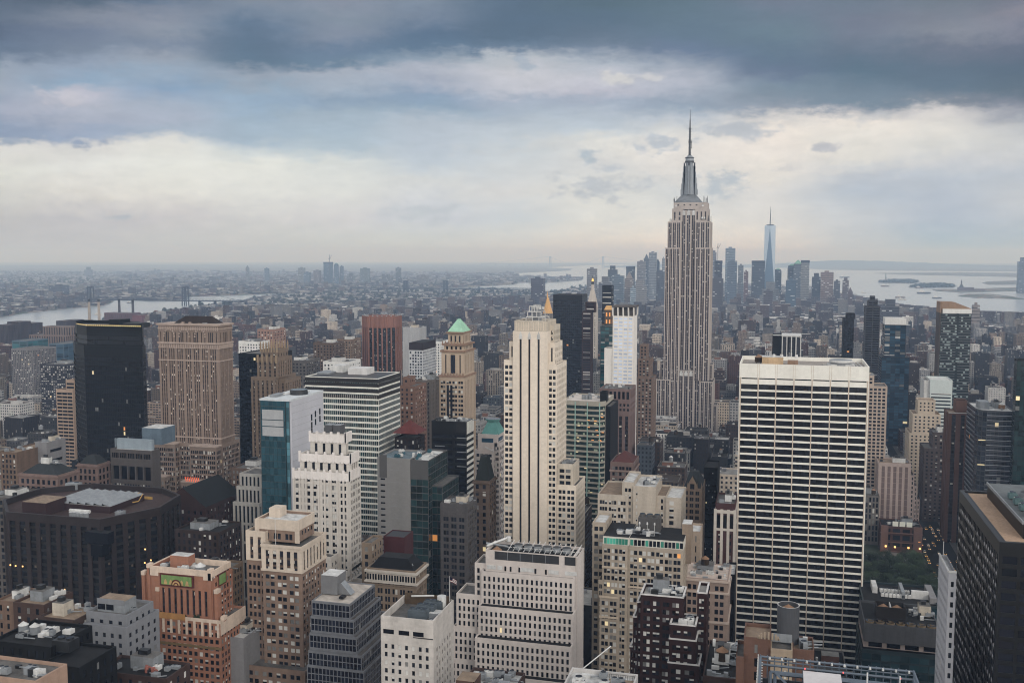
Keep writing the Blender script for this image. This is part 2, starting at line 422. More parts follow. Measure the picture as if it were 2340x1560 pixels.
class B:
    def __init__(s, name, label, cat, cx, cy, group=None):
        s.o = bpy.data.objects.new(name, None); COL.objects.link(s.o); s.org = (cx, cy, 0)
        s.o.location = s.org; s.o.empty_display_size = 5
        tag(s.o, label, cat, group)
        s.parts, s.pane, s.rects = {}, [], []
    def mb(s, part='wall'):
        return s.parts.setdefault(part, MB())
    def facade(s, p, q, z0, z1, pat, mat, part='wall'):
        m = s.mb(part); L = math.hypot(q[0] - p[0], q[1] - p[1])
        ux, uy = (q[0] - p[0]) / L, (q[1] - p[1]) / L; nx, ny = uy, -ux
        mxp = (p[0] + q[0]) / 2, (p[1] + q[1]) / 2
        facing = nx * (0 - mxp[0]) + ny * (0 - mxp[1]) > 0
        def P(u, z, d=0.0): return (p[0] + ux * u - nx * d, p[1] + uy * u - ny * d, z)
        if pat is None or not facing and ny > .3:
            m.poly([P(0, z0), P(L, z0), P(L, z1), P(0, z1)], mat); return
        mx = min(pat['mx'], L * .12)
        n = max(1, round((L - 2 * mx) / pat['unit'])); un = (L - 2 * mx) / n
        cols = [(mx + (i + a) * un, mx + (i + b) * un) for i in range(n) for a, b in pat['wins']]
        top, bot = z1 - pat['mt'], z0 + pat['mb']
        if pat['wz'] is None: rows = [(bot, top)]
        else:
            nr = max(1, int((top - bot) / pat['fh'] + .25)); fh = pat['fh'] if (top - bot) > pat['fh'] else (top - bot)
            rows = [(top - (i + 1) * fh + fh * pat['wz'][0], top - (i + 1) * fh + fh * pat['wz'][1]) for i in range(nr)][::-1]
            rows = [r for r in rows if r[0] > z0 + .05]
            if not rows: rows = [(z0 + .2 * (z1 - z0), z0 + .8 * (z1 - z0))]
        zc = z0; d = pat['d']; ang = math.atan2(uy, ux)
        for za, zb in rows:
            m.poly([P(0, zc), P(L, zc), P(L, za), P(0, za)], mat)
            uc = 0
            for a, b in cols:
                m.poly([P(uc, za), P(a, za), P(a, zb), P(uc, zb)], mat)
                m.poly([P(a, za), P(a, za, d), P(a, zb, d), P(a, zb)], mat)
                m.poly([P(b, za, d), P(b, za), P(b, zb), P(b, zb, d)], mat)
                m.poly([P(a, zb, d), P(b, zb, d), P(b, zb), P(a, zb)], mat)
                m.poly([P(a, za), P(b, za), P(b, za, d), P(a, za, d)], mat)
                c = P((a + b) / 2, (za + zb) / 2, d)
                s.pane.append((facing, c, ang, b - a, zb - za, pat))
                uc = b
            m.poly([P(uc, za), P(L, za), P(L, zb), P(uc, zb)], mat)
            zc = zb
        m.poly([P(0, zc), P(L, zc), P(L, z1), P(0, z1)], mat)
    def tier(s, poly, z0, z1, mat, pat=None, edges=None, roof=ROOFG, par=1.0, part='wall', thick=.5):
        """a block of the building on any convex footprint (counter-clockwise from above)"""
        n = len(poly); edges = edges or {}
        xs, ys = [p[0] for p in poly], [p[1] for p in poly]
        s.rects.append((min(xs), max(xs), min(ys), max(ys), z1))
        for i in range(n):
            s.facade(poly[i], poly[(i + 1) % n], z0, z1, edges.get(i, pat), mat, part)
        cx, cy_ = sum(xs) / n, sum(ys) / n
        R_ = max(math.hypot(p[0] - cx, p[1] - cy_) for p in poly); k = 1 - min(thick * 1.4 / R_, .3)
        inn = [(cx + (p[0] - cx) * k, cy_ + (p[1] - cy_) * k) for p in poly]
        m = s.mb(part); r = s.mb('roof'); zr = z1 - par
        for i in range(n):
            j = (i + 1) % n
            m.poly([poly[i] + (z1,), poly[j] + (z1,), inn[j] + (z1,), inn[i] + (z1,)], mat)
            m.poly([inn[j] + (zr,), inn[i] + (zr,), inn[i] + (z1,), inn[j] + (z1,)], mat)
        r.poly([p + (zr,) for p in inn], roof)
        return s
    def rect(s, x0, x1, y0, y1, z0, z1, mat, front=None, right=0, left=0, roof=ROOFG, par=1.0, part='wall'):
        right = front if right == 0 else right; left = front if left == 0 else left
        return s.tier([(x0, y0), (x1, y0), (x1, y1), (x0, y1)], z0, z1, mat, None, {0: front, 1: right, 3: left}, roof, par, part)
    def box(s, part, x0, x1, y0, y1, z0, z1, mat, top=None):
        m = MB(); m.box(x0, x1, y0, y1, z0, z1, mat, top); m.build(part, s.o, s.org)
    def add(s, part, m):
        return m.build(part, s.o, s.org)
    def tank(s, x, y, z, r=1.9, h=3.6, leg=2.2, wood=WOOD, cone=CONE):
        m = MB()
        for a in range(4):
            q = math.pi / 4 + a * math.pi / 2
            m.box(x + r * .7 * math.cos(q) - .15, x + r * .7 * math.cos(q) + .15, y + r * .7 * math.sin(q) - .15, y + r * .7 * math.sin(q) + .15, z, z + leg, DMETAL)
        m.cone(x, y, z + leg, z + leg + h, r, r * .96, 14, wood)
        o = m.build('water_tank', s.o, s.org)
        m = MB(); m.cone(x, y, z + leg + h, z + leg + h + r * .75, r * 1.08, .08, 14, cone)
        m.build('tank_lid', o, s.org)
    def cool(s, x, y, z, w=4, l=3, h=2.4, mat=METAL, fans=2):
        m = MB(); m.box(x, x + w, y, y + l, z + .4, z + h, mat)
        for i in range(fans):
            cx = x + w * (i + .5) / fans; rr = min(w / fans, l) * .38
            m.cone(cx, y + l / 2, z + h, z + h + .5, rr, rr, 12, mat, GLK)
        m.build('cooling_unit', s.o, s.org)
    def clutter(s, x0, x1, y0, y1, z, seed=0, n=6, mat=METAL, tanks=0, pent=True, pm=None):
        q = random.Random(seed * 31 + 5); w, l = x1 - x0, y1 - y0
        if pent:
            pw, pl = w * q.uniform(.3, .45), l * q.uniform(.3, .45); px, py = x0 + (w - pw) * q.uniform(.2, .8), y0 + (l - pl) * q.uniform(.4, .8)
            hh = q.uniform(3, 5); m = MB(); m.box(px, px + pw, py, py + pl, z, z + hh, pm or q.choice((LIME, METAL, WHITEM)), ROOFG)
            m.box(px + pw * .2, px + pw * .6, py + pl * .3, py + pl * .7, z + hh, z + hh + 1.6, DMETAL); m.build('penthouse', s.o, s.org)
        for i in range(int(n * 1.7)):
            a = q.uniform(.8, 2.6); b_ = q.uniform(.8, 2.2); px, py = q.uniform(x0 + 1, max(x0 + 1.1, x1 - a - 1)), q.uniform(y0 + 1, max(y0 + 1.1, y1 - b_ - 1))
            if q.random() < .5: s.cool(px, py, z, a + .8, b_ + .6, q.uniform(1.2, 2.2), q.choice((METAL, WHITEM, mat)), q.choice((1, 2)))
            else:
                m = MB(); hh = q.uniform(.8, 2.2); m.box(px, px + a, py, py + b_, z, z + hh, q.choice((mat, DMETAL, WHITEM)))
                m.tube((px + a, py, z + .6), (px + a + q.uniform(2, 5), py + q.uniform(-1, 2), z + .6), .22, METAL); m.build('vent', s.o, s.org)
        for i in range(tanks):
            s.tank(q.uniform(x0 + 2.5, x1 - 2.5), q.uniform(y0 + 2.5, y1 - 2.5), z, q.uniform(1.7, 2.2), q.uniform(3, 4))
    def done(s, pl=None, pr=None, pyb=1560, most=100):
        for k, m in s.parts.items():
            if m.f: m.build(k, s.o, s.org)
        pane = sorted(s.pane, key=lambda w: (not w[0], -w[3] * w[4] / (1 + abs(w[1][1])) ** 2, -w[1][2]))
        ind = [w for w in pane if w[5]['ind'] and w[0]][:most]; ids = set(map(id, ind)); rest = MB()
        for w in pane:
            fac, c, ang, ww, hh, pat = w
            k = pick(pat['mix'])
            if id(w) in ids:
                o = bpy.data.objects.new('window', pane_mesh((pat['g'], k))); COL.objects.link(o)
                o.parent = s.o; o.location = (c[0] - s.org[0], c[1] - s.org[1], c[2]); o.rotation_euler = (0, 0, ang); o.scale = (ww, 1, hh)
            else:
                ca, sa = math.cos(ang) * ww / 2, math.sin(ang) * ww / 2
                mid = .05 * hh if k == 1 else hh / 2
                a = lambda u, z: (c[0] + u * ca, c[1] + u * sa, c[2] + z)
                mt = {0: pat['g'], 1: pat['g'], 2: BLIND, 3: LITW, 4: LITC, 5: BLINDG}[k]
                rest.poly([a(-1, -hh / 2), a(1, -hh / 2), a(1, mid), a(-1, mid)], mt)
                if k == 1: rest.poly([a(-1, mid), a(1, mid), a(1, hh / 2), a(-1, hh / 2)], BLIND)
        if rest.f: rest.build('window_pane', s.o, s.org, 'stuff')
        if s.rects:
            bx = (min(r[0] for r in s.rects), max(r[1] for r in s.rects), min(r[2] for r in s.rects), max(r[3] for r in s.rects))
            HEROES.append((bx, list(s.rects), pl, pr, pyb))
        return s
# ================================================================== buildings one can name by their look
SHADOW = R(0)
def hero(name, label, cat, pl, pr, py, Y, dep=None, pfar=None, group=None):
    x0, x1 = X(pl, py, Y), X(pr, py, Y); z = Z((pl + pr) / 2, py, Y)
    y1 = Y + dep if dep else DEP(x1, pfar, py)
    b = B(name, label, cat, (x0 + x1) / 2, (Y + y1) / 2, group)
    b.pl, b.pr = pl, pr
    return b, x0, x1, Y, y1, z
def flag(x, y, z, h, label):
    m = MB(); m.tube((x, y, z), (x, y, z + h), .12, WHITEM, 6, .06)
    o = bpy.data.objects.new('flag', None); COL.objects.link(o); o.location = (x, y, 0); tag(o, label, 'flag')
    m.build('flagpole', o, (x, y, 0))
    m = MB(); red = stone('flag_red', (150, 50, 52), .1); wh = stone('flag_white', (205, 200, 198), .1); bl = stone('flag_blue', (48, 54, 96), .1)
    fw, fh = h * .3, h * .19; st = fh / 7
    for i in range(7):
        for j in range(5):
            zz = z + h * .97 - fh + i * st; u0, u1 = j / 5, (j + 1) / 5
            w = lambda u: .35 * math.sin(u * 5) * u; dr = lambda u: -.5 * u * fh
            mt = bl if i >= 3 and j < 2 else (red if i % 2 == 0 else wh)
            m.poly([(x + fw * u0, y + w(u0), zz + dr(u0)), (x + fw * u1, y + w(u1), zz + dr(u1)), (x + fw * u1, y + w(u1), zz + st + dr(u1)), (x + fw * u0, y + w(u0), zz + st + dr(u0))], mt)
    m.build('flag_cloth', o, (x, y, 0))
# ---- tall limestone skyscraper with the mast
def mast_skyscraper():
    Y = 1260; xx = lambda p: X(p, 700, Y); zz = lambda p: Z(1576, p, Y)
    st = stone('warm_limestone', (190, 177, 169), .1, scale=.03); W = strip_mat('mast_tower_strip', (44, 40, 50), (96, 82, 88), 3.7, .55, .12, 1.6, (205, 200, 195))
    b = B('skyscraper', 'tallest stepped limestone skyscraper with a metal mooring mast and antenna', 'skyscraper', xx(1570), Y + 20)
    b.pl, b.pr = 1495, 1640
    w2 = PT(5.1, ((.12, .43), (.52, .83)), 3.7, None, .5, .5, 1.5, 0, W, 'none'); wc = PT(6.2, ((.15, .45), (.52, .82)), 3.7, None, .6, .3, 1.5, 0, W, 'none')
    y1 = Y + 42
    # lower blocks
    b.rect(xx(1493), xx(1502), Y + 6, y1 - 4, 0, zz(905), st, w2)
    b.rect(xx(1502), xx(1534), Y - 1, y1, 0, zz(868), st, w2)
    b.rect(xx(1552), xx(1588), Y + .6, y1, 0, zz(846), st, wc)
    b.rect(xx(1534), xx(1552), Y + .8, y1, 0, zz(846), st, w2)
    b.rect(xx(1588), xx(1603), Y + .8, y1, 0, zz(846), st, w2)
    b.rect(xx(1603), xx(1632), Y - 1, y1, 0, zz(870), st, w2)
    b.rect(xx(1632), xx(1641), Y + 8, y1 - 4, 0, zz(925), st, w2)
    b.rect(xx(1508), xx(1518), Y + 5, y1 - 6, zz(868), zz(832), st, w2)
    b.rect(xx(1622), xx(1630), Y + 5, y1 - 6, zz(868), zz(832), st, w2)
    # shaft: two wings and a recessed middle
    for a, c in ((1518, 1553), (1587, 1622)):
        b.rect(xx(a), xx(c), Y + .3, y1, zz(869), zz(566), st, w2)
    b.rect(xx(1553), xx(1587), Y + 5, y1, zz(846), zz(480), st, wc)
    for a, c in ((1523, 1554), (1586, 1620)):
        b.rect(xx(a), xx(c), Y + 1.5, y1 - 1, zz(566), zz(506), st, w2)
    b.rect(xx(1532), xx(1556), Y + 4, y1 - 3, zz(506), zz(476), st, PT(6, ((.3, .65),), 3.7, None, .5, .5, 4, 2, W, 'none'))
    b.rect(xx(1584), xx(1614), Y + 4, y1 - 3, zz(506), zz(476), st, PT(6, ((.3, .65),), 3.7, None, .5, .5, 4, 2, W, 'none'))
    b.rect(xx(1535), xx(1612), Y + 6, y1 - 5, zz(478), zz(462), st, PT(8, ((.38, .6),), 4, (.3, .6), .4, 2, 1, 1, GLD, 'none'))
    m = MB()      # pale arches over the middle strips
    for i in range(3):
        cx = xx(1553) + (xx(1587) - xx(1553)) * (i + .5) / 3
        for zt, yy in ((zz(482), Y + 4.4), (zz(850), Y + .1)):
            m.poly([(cx - 2, yy, zt - 5), (cx + 2, yy, zt - 5), (cx + 2, yy, zt - 1), (cx, yy, zt + 2), (cx - 2, yy, zt - 1)], WHITEM)
    b.add('arch_panel', m)
    # metal steps and mast
    ml = stone('mast_steel', (152, 160, 168), .2, .4, spec=.6); md = stone('mast_dark', (70, 78, 90), .25, .4, spec=.6)
    cx, cyy = X(1575, 420, Y + 22), Y + 22; z0_ = zz; zz = lambda p: Z(1576, p, Y + 22) if p < 461 else z0_(p)
    m = MB(); z = zz(462); n = 7
    for i in range(n):
        hw = (xx(1606) - xx(1543)) / 2 * (1 - i * .075); zb = z + i * 1.45
        m.box(cx - hw, cx + hw, cyy - hw * .75, cyy + hw * .75, zb, zb + 1.0, ml); m.box(cx - hw + .5, cx + hw - .5, cyy - hw * .75 + .5, cyy + hw * .75 - .5, zb + 1.0, zb + 1.45, md)
    b.add('mast_steps', m)
    zt = z + n * 1.45; zm = zz(372); m = MB()
    for i in range(6):
        r0, r1 = 6.4 - i * .26, 6.2 - i * .26; za, zb = zt + (zm - zt) * i / 6, zt + (zm - zt) * (i + 1) / 6
        m.cone(cx, cyy, za, zb, r0, r1, 8, ml, rot=math.pi / 8)
    for a in range(4):
        q = a * math.pi / 2; dx, dy = math.cos(q), math.sin(q)
        for k in range(5):
            ra = 8.9 - k * .8; za, zb = zt + (zm - zt) * k / 5.6, zt + (zm - zt) * (k + 1) / 5.6
            m.box(cx + dx * ra - .9 - abs(dx) * .9, cx + dx * ra + .9 + abs(dx) * .9, cyy + dy * ra - .9 - abs(dy) * .9, cyy + dy * ra + .9 + abs(dy) * .9, za, zb, ml)
        m.box(cx + dx * 6.3 - .9, cx + dx * 6.3 + .9, cyy + dy * 6.3 - .9, cyy + dy * 6.3 + .9, zt, zm, md)
    b.add('mast', m); m = MB()
    for z0, z1, r0, r1, mt in ((372, 368, 5.8, 5.8, md), (368, 362, 5.2, 5.0, ml), (362, 360, 5.6, 5.6, md), (360, 356, 4.6, 3.0, ml), (356, 353, 2.8, 1.2, md)):
        m.cone(cx, cyy, zz(z0), zz(z1), r0, r1, 14, mt)
    b.add('mast_cap', m); m = MB()
    for z0, z1, r0, r1 in ((354, 327, 1.5, 1.2), (327, 322, 1.9, 1.9), (322, 296, 1.15, 1.1), (296, 293, 1.7, 1.7), (293, 275, .85, .7), (275, 250, .5, .12)):
        m.cone(cx, cyy, zz(z0), zz(z1), r0, r1, 8, md)
    m.tube((cx + 2.3, cyy, zz(340)), (cx + 2.3, cyy, zz(322)), .35, md); m.tube((cx, cyy, zz(338)), (cx + 2.3, cyy, zz(338)), .3, md)
    for i in range(9): m.box(cx - 1.9, cx + 1.9, cyy - .3, cyy + .3, zz(350 - i * 6) , zz(350 - i * 6) + .4, md)
    b.add('antenna', m); m = MB(); q = random.Random(3)
    for i in range(26):
        px = q.choice((q.uniform(1526, 1545), q.uniform(1603, 1622))); zb = zz(506) if px < 1532 or px > 1613 else zz(462)
        m.tube((xx(px), Y + q.uniform(2, 8), zb), (xx(px), Y + 5, zb + q.uniform(3, 8)), .25, md)
    for px, py in ((1601, 500), (1606, 500), (1541, 472), (1602, 472)): m.cone(xx(px), Y + 2, zz(py) , zz(py) + 2.4, 1.3, .6, 10, WHITEM)
    b.add('aerials', m) if False else m.build('aerial_mesh', b.o, b.org)
    b.done(1495, 1641, 952)
mast_skyscraper()
# ---- broad white slab with long dark window bands
def white_slab():
    Y = 545; b, x0, x1, y0, y1, z = hero('office_tower', 'broad white slab tower with seven bays of long dark window bands', 'tower', 1690, 1987, 834, Y, 44)
    st = stone('white_travertine', (226, 219, 208), .07, scale=.03); pier = stone('pier_tan', (206, 184, 162), .12)
    nb = 7; w = (x1 - x0 - 1.4) / nb
    pat = PT(w, ((.055, .945),), 3.84, (.2, .86), .3, .7, 10.6, 0, strip_mat('slab_band', (26, 28, 34), (24, 26, 32), 3.84, .95, .02, 1.5, (70, 64, 58)), 'none')
    b.rect(x0, x1, y0, y1, 0, z, st, pat, PT(6, ((.1, .9),), 3.84, (.2, .8), .5, .7, 10.6, 0, GLK, 'none'), roof=stone('slab_roof', (170, 160, 150), .2), par=2.2)
    m = MB()
    for i in range(nb): m.box(x0 + .7 + i * w + .5, x0 + .7 + (i + 1) * w - .5, y0 - .05, y0 + .3, z - 8.2, z - 7.6, GLK)
    b.add('louver', m); m = MB()
    for i in range(nb + 1):
        c = x0 + .7 + i * w; m.box(c - .22, c + .22, y0 - .28, y0, 0, z - 7.4, pier)
        if 0 < i < nb:
            for d in (-.5, .5): m.box(c + d - .07, c + d + .07, y0 - .06, y0, z - 7.4, z - .1, pier)
    b.add('pier', m)
    zr = z - 2.2; xx = lambda p: X(p, 825, Y + 12)
    b.box('penthouse', xx(1741), xx(1790), Y + 16, Y + 26, zr, zr + 4.4, stone('penthouse_ochre', (206, 172, 128), .2), ROOFL)
    b.box('penthouse', xx(1800), xx(1824), Y + 14, Y + 20, zr, zr + 2.8, stone('penthouse_rust', (176, 140, 112), .25))
    b.tank(xx(1733), Y + 22, zr, 2.2, 2.6, 1.0)
    m = MB(); m.box(xx(1882), xx(1902), Y + 4, Y + 30, zr, zr + .15, GLK); m.box(xx(1945), xx(1976), Y + 4, Y + 36, zr, zr + .15, GLK); b.add('roof_opening', m)
    m = MB(); cx, cyy = xx(1924), Y + 22
    m.cone(cx, cyy, zr, zr + 2.2, 5.5, 5.5, 20, METAL); m.cone(cx, cyy, zr + 2.2, zr + 3.4, 6.2, 6.0, 20, WHITEM, METAL); m.box(cx - 7, cx + 7, cyy - 5, cyy + 5, zr, zr + 1.2, WHITEM); b.add('cooling_tower', m)
    for i in range(3): m = MB(); m.tube((xx(1955 + i * 9), Y + 4, zr + .8), (xx(1948 + i * 9), Y + 36, zr + .8), .3, WHITEM); b.add('pipe', m)
    m = MB(); q = random.Random(4)
    for i in range(9): p = q.uniform(1745, 1815); m.tube((xx(p), Y + 18, zr + 4), (xx(p), Y + 18, zr + q.uniform(5.5, 7.5)), .12, WHITEM)
    for p in (1768, 1786, 1820): m.cone(xx(p), Y + 17, zr + 4.2, zr + 6.0, 1.0, .7, 10, WHITEM)
    b.add('aerial_mesh', m)
    b.done(1683, 1990, 1490)
white_slab()
# ---- pale tower with three black stripes
def striped_shaft():
    Y = 566; xx = lambda p: X(p, 900, Y); zz = lambda p: Z(1210, p, Y)
    st = stone('cream_limestone', (222, 206, 186), .09, scale=.03); st2 = stone('crown_limestone', (206, 192, 172), .14)
    b = B('office_tower', 'slim cream tower with three black vertical stripes and an open frame on its roof', 'tower', xx(1215), Y + 14); b.pl, b.pr = 1150, 1328
    blk = glass('stripe_black', (28, 30, 40), .3, .3, .1)
    wp = PT(7.5, ((.10, .42), (.58, .9)), 3.55, (.24, .78), .4, .3, 2.5); wr = PT(4.6, ((.14, .4), (.56, .82)), 3.55, (.24, .78), .4, .6, 2.5)
    ws = PT(6, ((.32, .68),), 3.55, None, .6, .6, 3, 2, blk, 'none')
    xs = lambda p: X(p, 1000, Y)
    # central shaft: strips cut full height
    L = xx(1251) - xx(1172); cols = [(p - 1172) / 79 for p in (1187, 1192, 1207, 1212, 1228, 1233)]
    b.rect(xx(1172), xx(1251), Y, Y + 26, 0, zz(757), st, PT(L, ((cols[0], cols[1]), (cols[2], cols[3]), (cols[4], cols[5])), 3.5, None, 1.0, 0, 3.5, 0, blk, 'none'), None)
    m = MB()
    for p in (1189.5, 1209.5, 1230.5):
        c = xx(p); m.poly([(c - 1.1, Y - .1, zz(775)), (c + 1.1, Y - .1, zz(775)), (c + .9, Y - .1, zz(766)), (c, Y - .1, zz(757)), (c - .9, Y - .1, zz(766))], WHITEM)
    b.add('finial', m)
    b.rect(xx(1174), xx(1250), Y + 1.5, Y + 24, zz(757), zz(733), st2, PT(1.5, ((.3, .7),), 3.5, None, .3, .4, .8, .5, st, 'none', False))
    b.rect(xx(1150), xx(1172), Y + 1.5, Y + 26, 0, zz(824), st, wp); b.rect(xx(1160), xx(1172), Y + 4, Y + 24, zz(826), zz(782), st, ws)
    b.rect(xx(1251), xx(1271), Y + 1.2, Y + 29, 0, zz(832), st, wp, wr); b.rect(xx(1251), xx(1265), Y + 3, Y + 24, zz(834), zz(783), st, ws, wr)
    b.rect(xx(1250), xx(1258), Y + 8, Y + 26, zz(785), zz(745), st2, wr)
    # lower annex
    b.rect(xx(1271), xx(1316), Y + 2.5, Y + 30, 0, zz(1105), st, PT(5.3, ((.12, .42), (.56, .86)), 3.55, (.24, .78), .4, .6, 2.5), wr)
    b.rect(xx(1271), xx(1308), Y + 3.5, Y + 22, zz(1107), zz(1058), st2, PT(7, ((.12, .42), (.56, .86)), 3.55, (.24, .78), .4, .6, 2.5), PT(3, ((.3, .7),), 3.5, None, .4, .5, 3, 1, st2, 'none'))
    fr = stone('frame_white', (200, 198, 194), .12); m = MB(); zr = zz(733) - 1
    x0, x1 = xx(1196), xx(1240)
    for i in range(3):
        zc = zr + 3.2 * i
        for yy in (Y + 6, Y + 16):
            m.box(x0 + i, x1 - i * 2.5, yy, yy + .5, zc + 2.6, zc + 3.2, fr)
            for k in range(4): c = x0 + i + (x1 - x0 - i * 3.5) * k / 3.0; m.box(c - .2, c + .2, yy, yy + .5, zc, zc + 2.6, fr)
    b.add('roof_frame', m)
    m = MB(); m.box(x0 + 3, x1 - 4, Y + 8, Y + 14, zr, zr + 7.5, METAL, DMETAL)
    for i in range(4): m.cone(x0 + 4 + i * 1.9, Y + 9, zr + 7.5, zr + 9, .8, .8, 10, WHITEM, GLK)
    b.add('penthouse', m)
    b.clutter(xx(1272), xx(1306), Y + 5, Y + 20, zz(1058) - 1, 5, 5, pent=False)
    b.done(1150, 1330, 1262)
striped_shaft()
def simple(name, label, cat, pl, pr, py, Y, mat, front, right=0, dep=None, pfar=None, roof=ROOFG, pyb=1560, clut=0, tanks=0, par=1.0, tiers=(), pent=True, most=100, z0=0):
    """one-block tower; tiers = further blocks (pl, pr, pytop, dy0, dy1 share of depth)"""
    b, x0, x1, y0, y1, z = hero(name, label, cat, pl, pr, py, Y, dep, pfar)
    zb = 0
    b.rect(x0, x1, y0, y1, z0, z, mat, front, right, roof=roof, par=par)
    zt = z
    for a, c, p, d0, d1 in tiers:
        yy = y0 + (y1 - y0) * d0; ye = y0 + (y1 - y0) * d1
        xa, xb, zn = X(a, p, yy), X(c, p, yy), Z((a + c) / 2, p, yy)
        b.rect(xa, xb, yy, ye, min(zt, zn) - 1, zn, mat, front, right, roof=roof, par=par); last = (xa, xb, yy, ye, zn); zt = zn
    if clut:
        q = last if tiers else (x0, x1, y0, y1, z)
        b.clutter(q[0], q[1], q[2], q[3], q[4] - par, int(pl), clut, tanks=tanks, pent=pent)
    return b, x0, x1, y0, y1, z
# ---------------------------------------------------------------- left cluster
st = stone('black_panel', (24, 25, 31), .2, .45, spec=.2)
def black_tower():
    Y = 720; b = B('office_tower', 'black glass tower with a gold-lit roofline beside the grey river', 'tower', X(250, 740, Y), Y + 25); b.pl, b.pr = 166, 335
    xx = lambda p, yy=Y: X(p, 760, yy); z, z2 = Z(250, 742, Y), Z(250, 790, Y)
    pt = PT(1.7, ((.08, .92),), 3.9, (.08, .78), .15, .3, 9, 0, GLK, 'dark', False)
    poly = lambda e: [(xx(198) - e * .5, Y - e), (xx(325) + e * .6, Y - e), (xx(328, Y + 9) + e * .6, Y + 9), (xx(320, Y + 46) + e * .6, Y + 46), (xx(196, Y + 52), Y + 52), (xx(172, Y + 34) - e, Y + 34), (xx(176, Y + 13) - e, Y + 13)]
    b.tier(poly(0), z2 - 1, z, st, pt, par=3); b.tier(poly(2.5), 0, z2, st, pt)
    m = MB(); q = poly(-.3); gold = lit('gold_edge', (235, 205, 140), .75)
    for i in (0, 1, 6):
        p, r = q[i], q[(i + 1) % 7]
        for k in range(26):
            a, c = k / 26, (k + .4) / 26
            m.poly([(p[0] + (r[0] - p[0]) * a, p[1] + (r[1] - p[1]) * a - .4, z - 1.1), (p[0] + (r[0] - p[0]) * c, p[1] + (r[1] - p[1]) * c - .4, z - 1.1), (p[0] + (r[0] - p[0]) * c, p[1] + (r[1] - p[1]) * c - .4, z - .2), (p[0] + (r[0] - p[0]) * a, p[1] + (r[1] - p[1]) * a - .4, z - .2)], gold)
    b.add('light_strip', m)
    b.box('penthouse', xx(225), xx(250), Y + 14, Y + 28, z - 3, z + 3.5, st); b.box('penthouse', xx(262), xx(300), Y + 12, Y + 26, z - 3, z + 1, DMETAL)
    b.done(166, 336, 1036)
black_tower()
def brown_ornate():
    Y = 640; xx = lambda p, yy=Y: X(p, 900, yy); zz = lambda p: Z(440, p, Y)
    st = stone('tan_brick', (160, 137, 122), .12, scale=.03); tr = stone('tan_trim', (186, 164, 150), .12)
    b = B('office_tower', 'massive tan brick tower with arched tall windows under its dark hipped roof', 'tower', xx(440), Y + 25); b.pl, b.pr = 355, 548
    y1 = DEP(xx(503), 534, 900)
    W = strip_mat('ornate_strip', (44, 40, 44), (112, 90, 80), 3.6, .62, .2, 1.5, (215, 205, 195))
    f = PT(8.6, ((.06, .2), (.34, .42), (.5, .58), (.66, .74), (.84, .93)), 3.6, (.2, .8), .4, .6, 2, mix='blinds'); f2 = PT(7.2, ((.1, .24), (.36, .5), (.62, .76)), 3.6, None, .4, 1.0, 2, 1, W, 'none')
    b.rect(xx(366), xx(503), Y, y1, 0, zz(790), st, f2, PT(6, ((.15, .3), (.42, .57), (.7, .85)), 3.6, None, .4, 1, 2, 1, W, 'none'))
    b.rect(xx(366), xx(503), Y, y1, zz(790), zz(742), st, PT(13.5, ((.08, .14), (.34, .42), (.46, .54), (.58, .66), (.86, .92)), 3.6, None, .5, .6, 5.5, 1, GLD, 'none'), 0, 0, ROOFD, 2)
    m = MB()
    for py, h, e in ((744, 1.4, .9), (752, .6, .4), (786, 1.2, .7), (796, .7, .4), (825, .8, .4), (1000, .9, .4)):
        m.box(xx(366) - e, xx(503) + e, Y - e, y1 + e, zz(py), zz(py) + h, tr)
    b.add('cornice', m); m = MB()
    for i in range(34):
        c = xx(366) + (xx(503) - xx(366)) * (i + .5) / 34; m.box(c - .35, c + .35, Y - .6, Y, zz(796), zz(787), tr); m.box(c - .3, c + .3, Y - .5, Y, zz(755), zz(746), tr)
    for i in range(18):
        c = Y + (y1 - Y) * (i + .5) / 18; m.box(xx(503), xx(503) + .6, c - .4, c + .4, zz(796), zz(787), tr)
    for cx in (391, 425, 461):
        c = xx(cx)
        for k in range(9):
            a = math.pi * k / 8; m.box(c - 4.3 * math.cos(a) - .5, c - 4.3 * math.cos(a) + .5, Y - .7, Y, zz(783) + 5.2 * math.sin(a) + 4, zz(783) + 5.2 * math.sin(a) + 5.2, tr)
    b.add('arcade_trim', m)
    # stepped base
    pb = PT(7, ((.08, .22), (.32, .46), (.58, .72), (.82, .93)), 3.6, (.2, .8), .35, .6, 2.2, mix='std')
    b.rect(xx(359), xx(413), Y - 9, Y + 30, 0, zz(1012), st, pb); b.rect(xx(446), xx(506), Y - 9, y1, 0, zz(1014), st, pb)
    b.rect(xx(413), xx(446), Y - 4, Y + 30, 0, zz(1010), st, pb); b.rect(xx(506), xx(509), Y - 2, DEP(xx(509), 548, 1010), 0, zz(1010), st, pb)
    b.rect(xx(352), xx(400), Y - 16, Y + 20, 0, zz(1083), st, pb); b.rect(xx(438), xx(490), Y - 16, Y + 30, 0, zz(1090), st, pb)
    m = MB()
    for a, c, yy, p in ((359, 413, Y - 9, 1012), (446, 506, Y - 9, 1014), (352, 400, Y - 16, 1083), (438, 490, Y - 16, 1090)): m.box(xx(a) - .5, xx(c) + .5, yy - .5, yy + 8, zz(p), zz(p) + .9, tr)
    b.add('ledge', m); m = MB(); og = lit('orange_glow', (235, 95, 45), .45)
    for i in range(8): c = xx(450 + i * 4.2); m.tube((c, Y - 16.4, zz(1090) + .6), (c - 1.6, Y - 15.5, zz(1078)), .22, og)
    b.add('terrace_light', m)
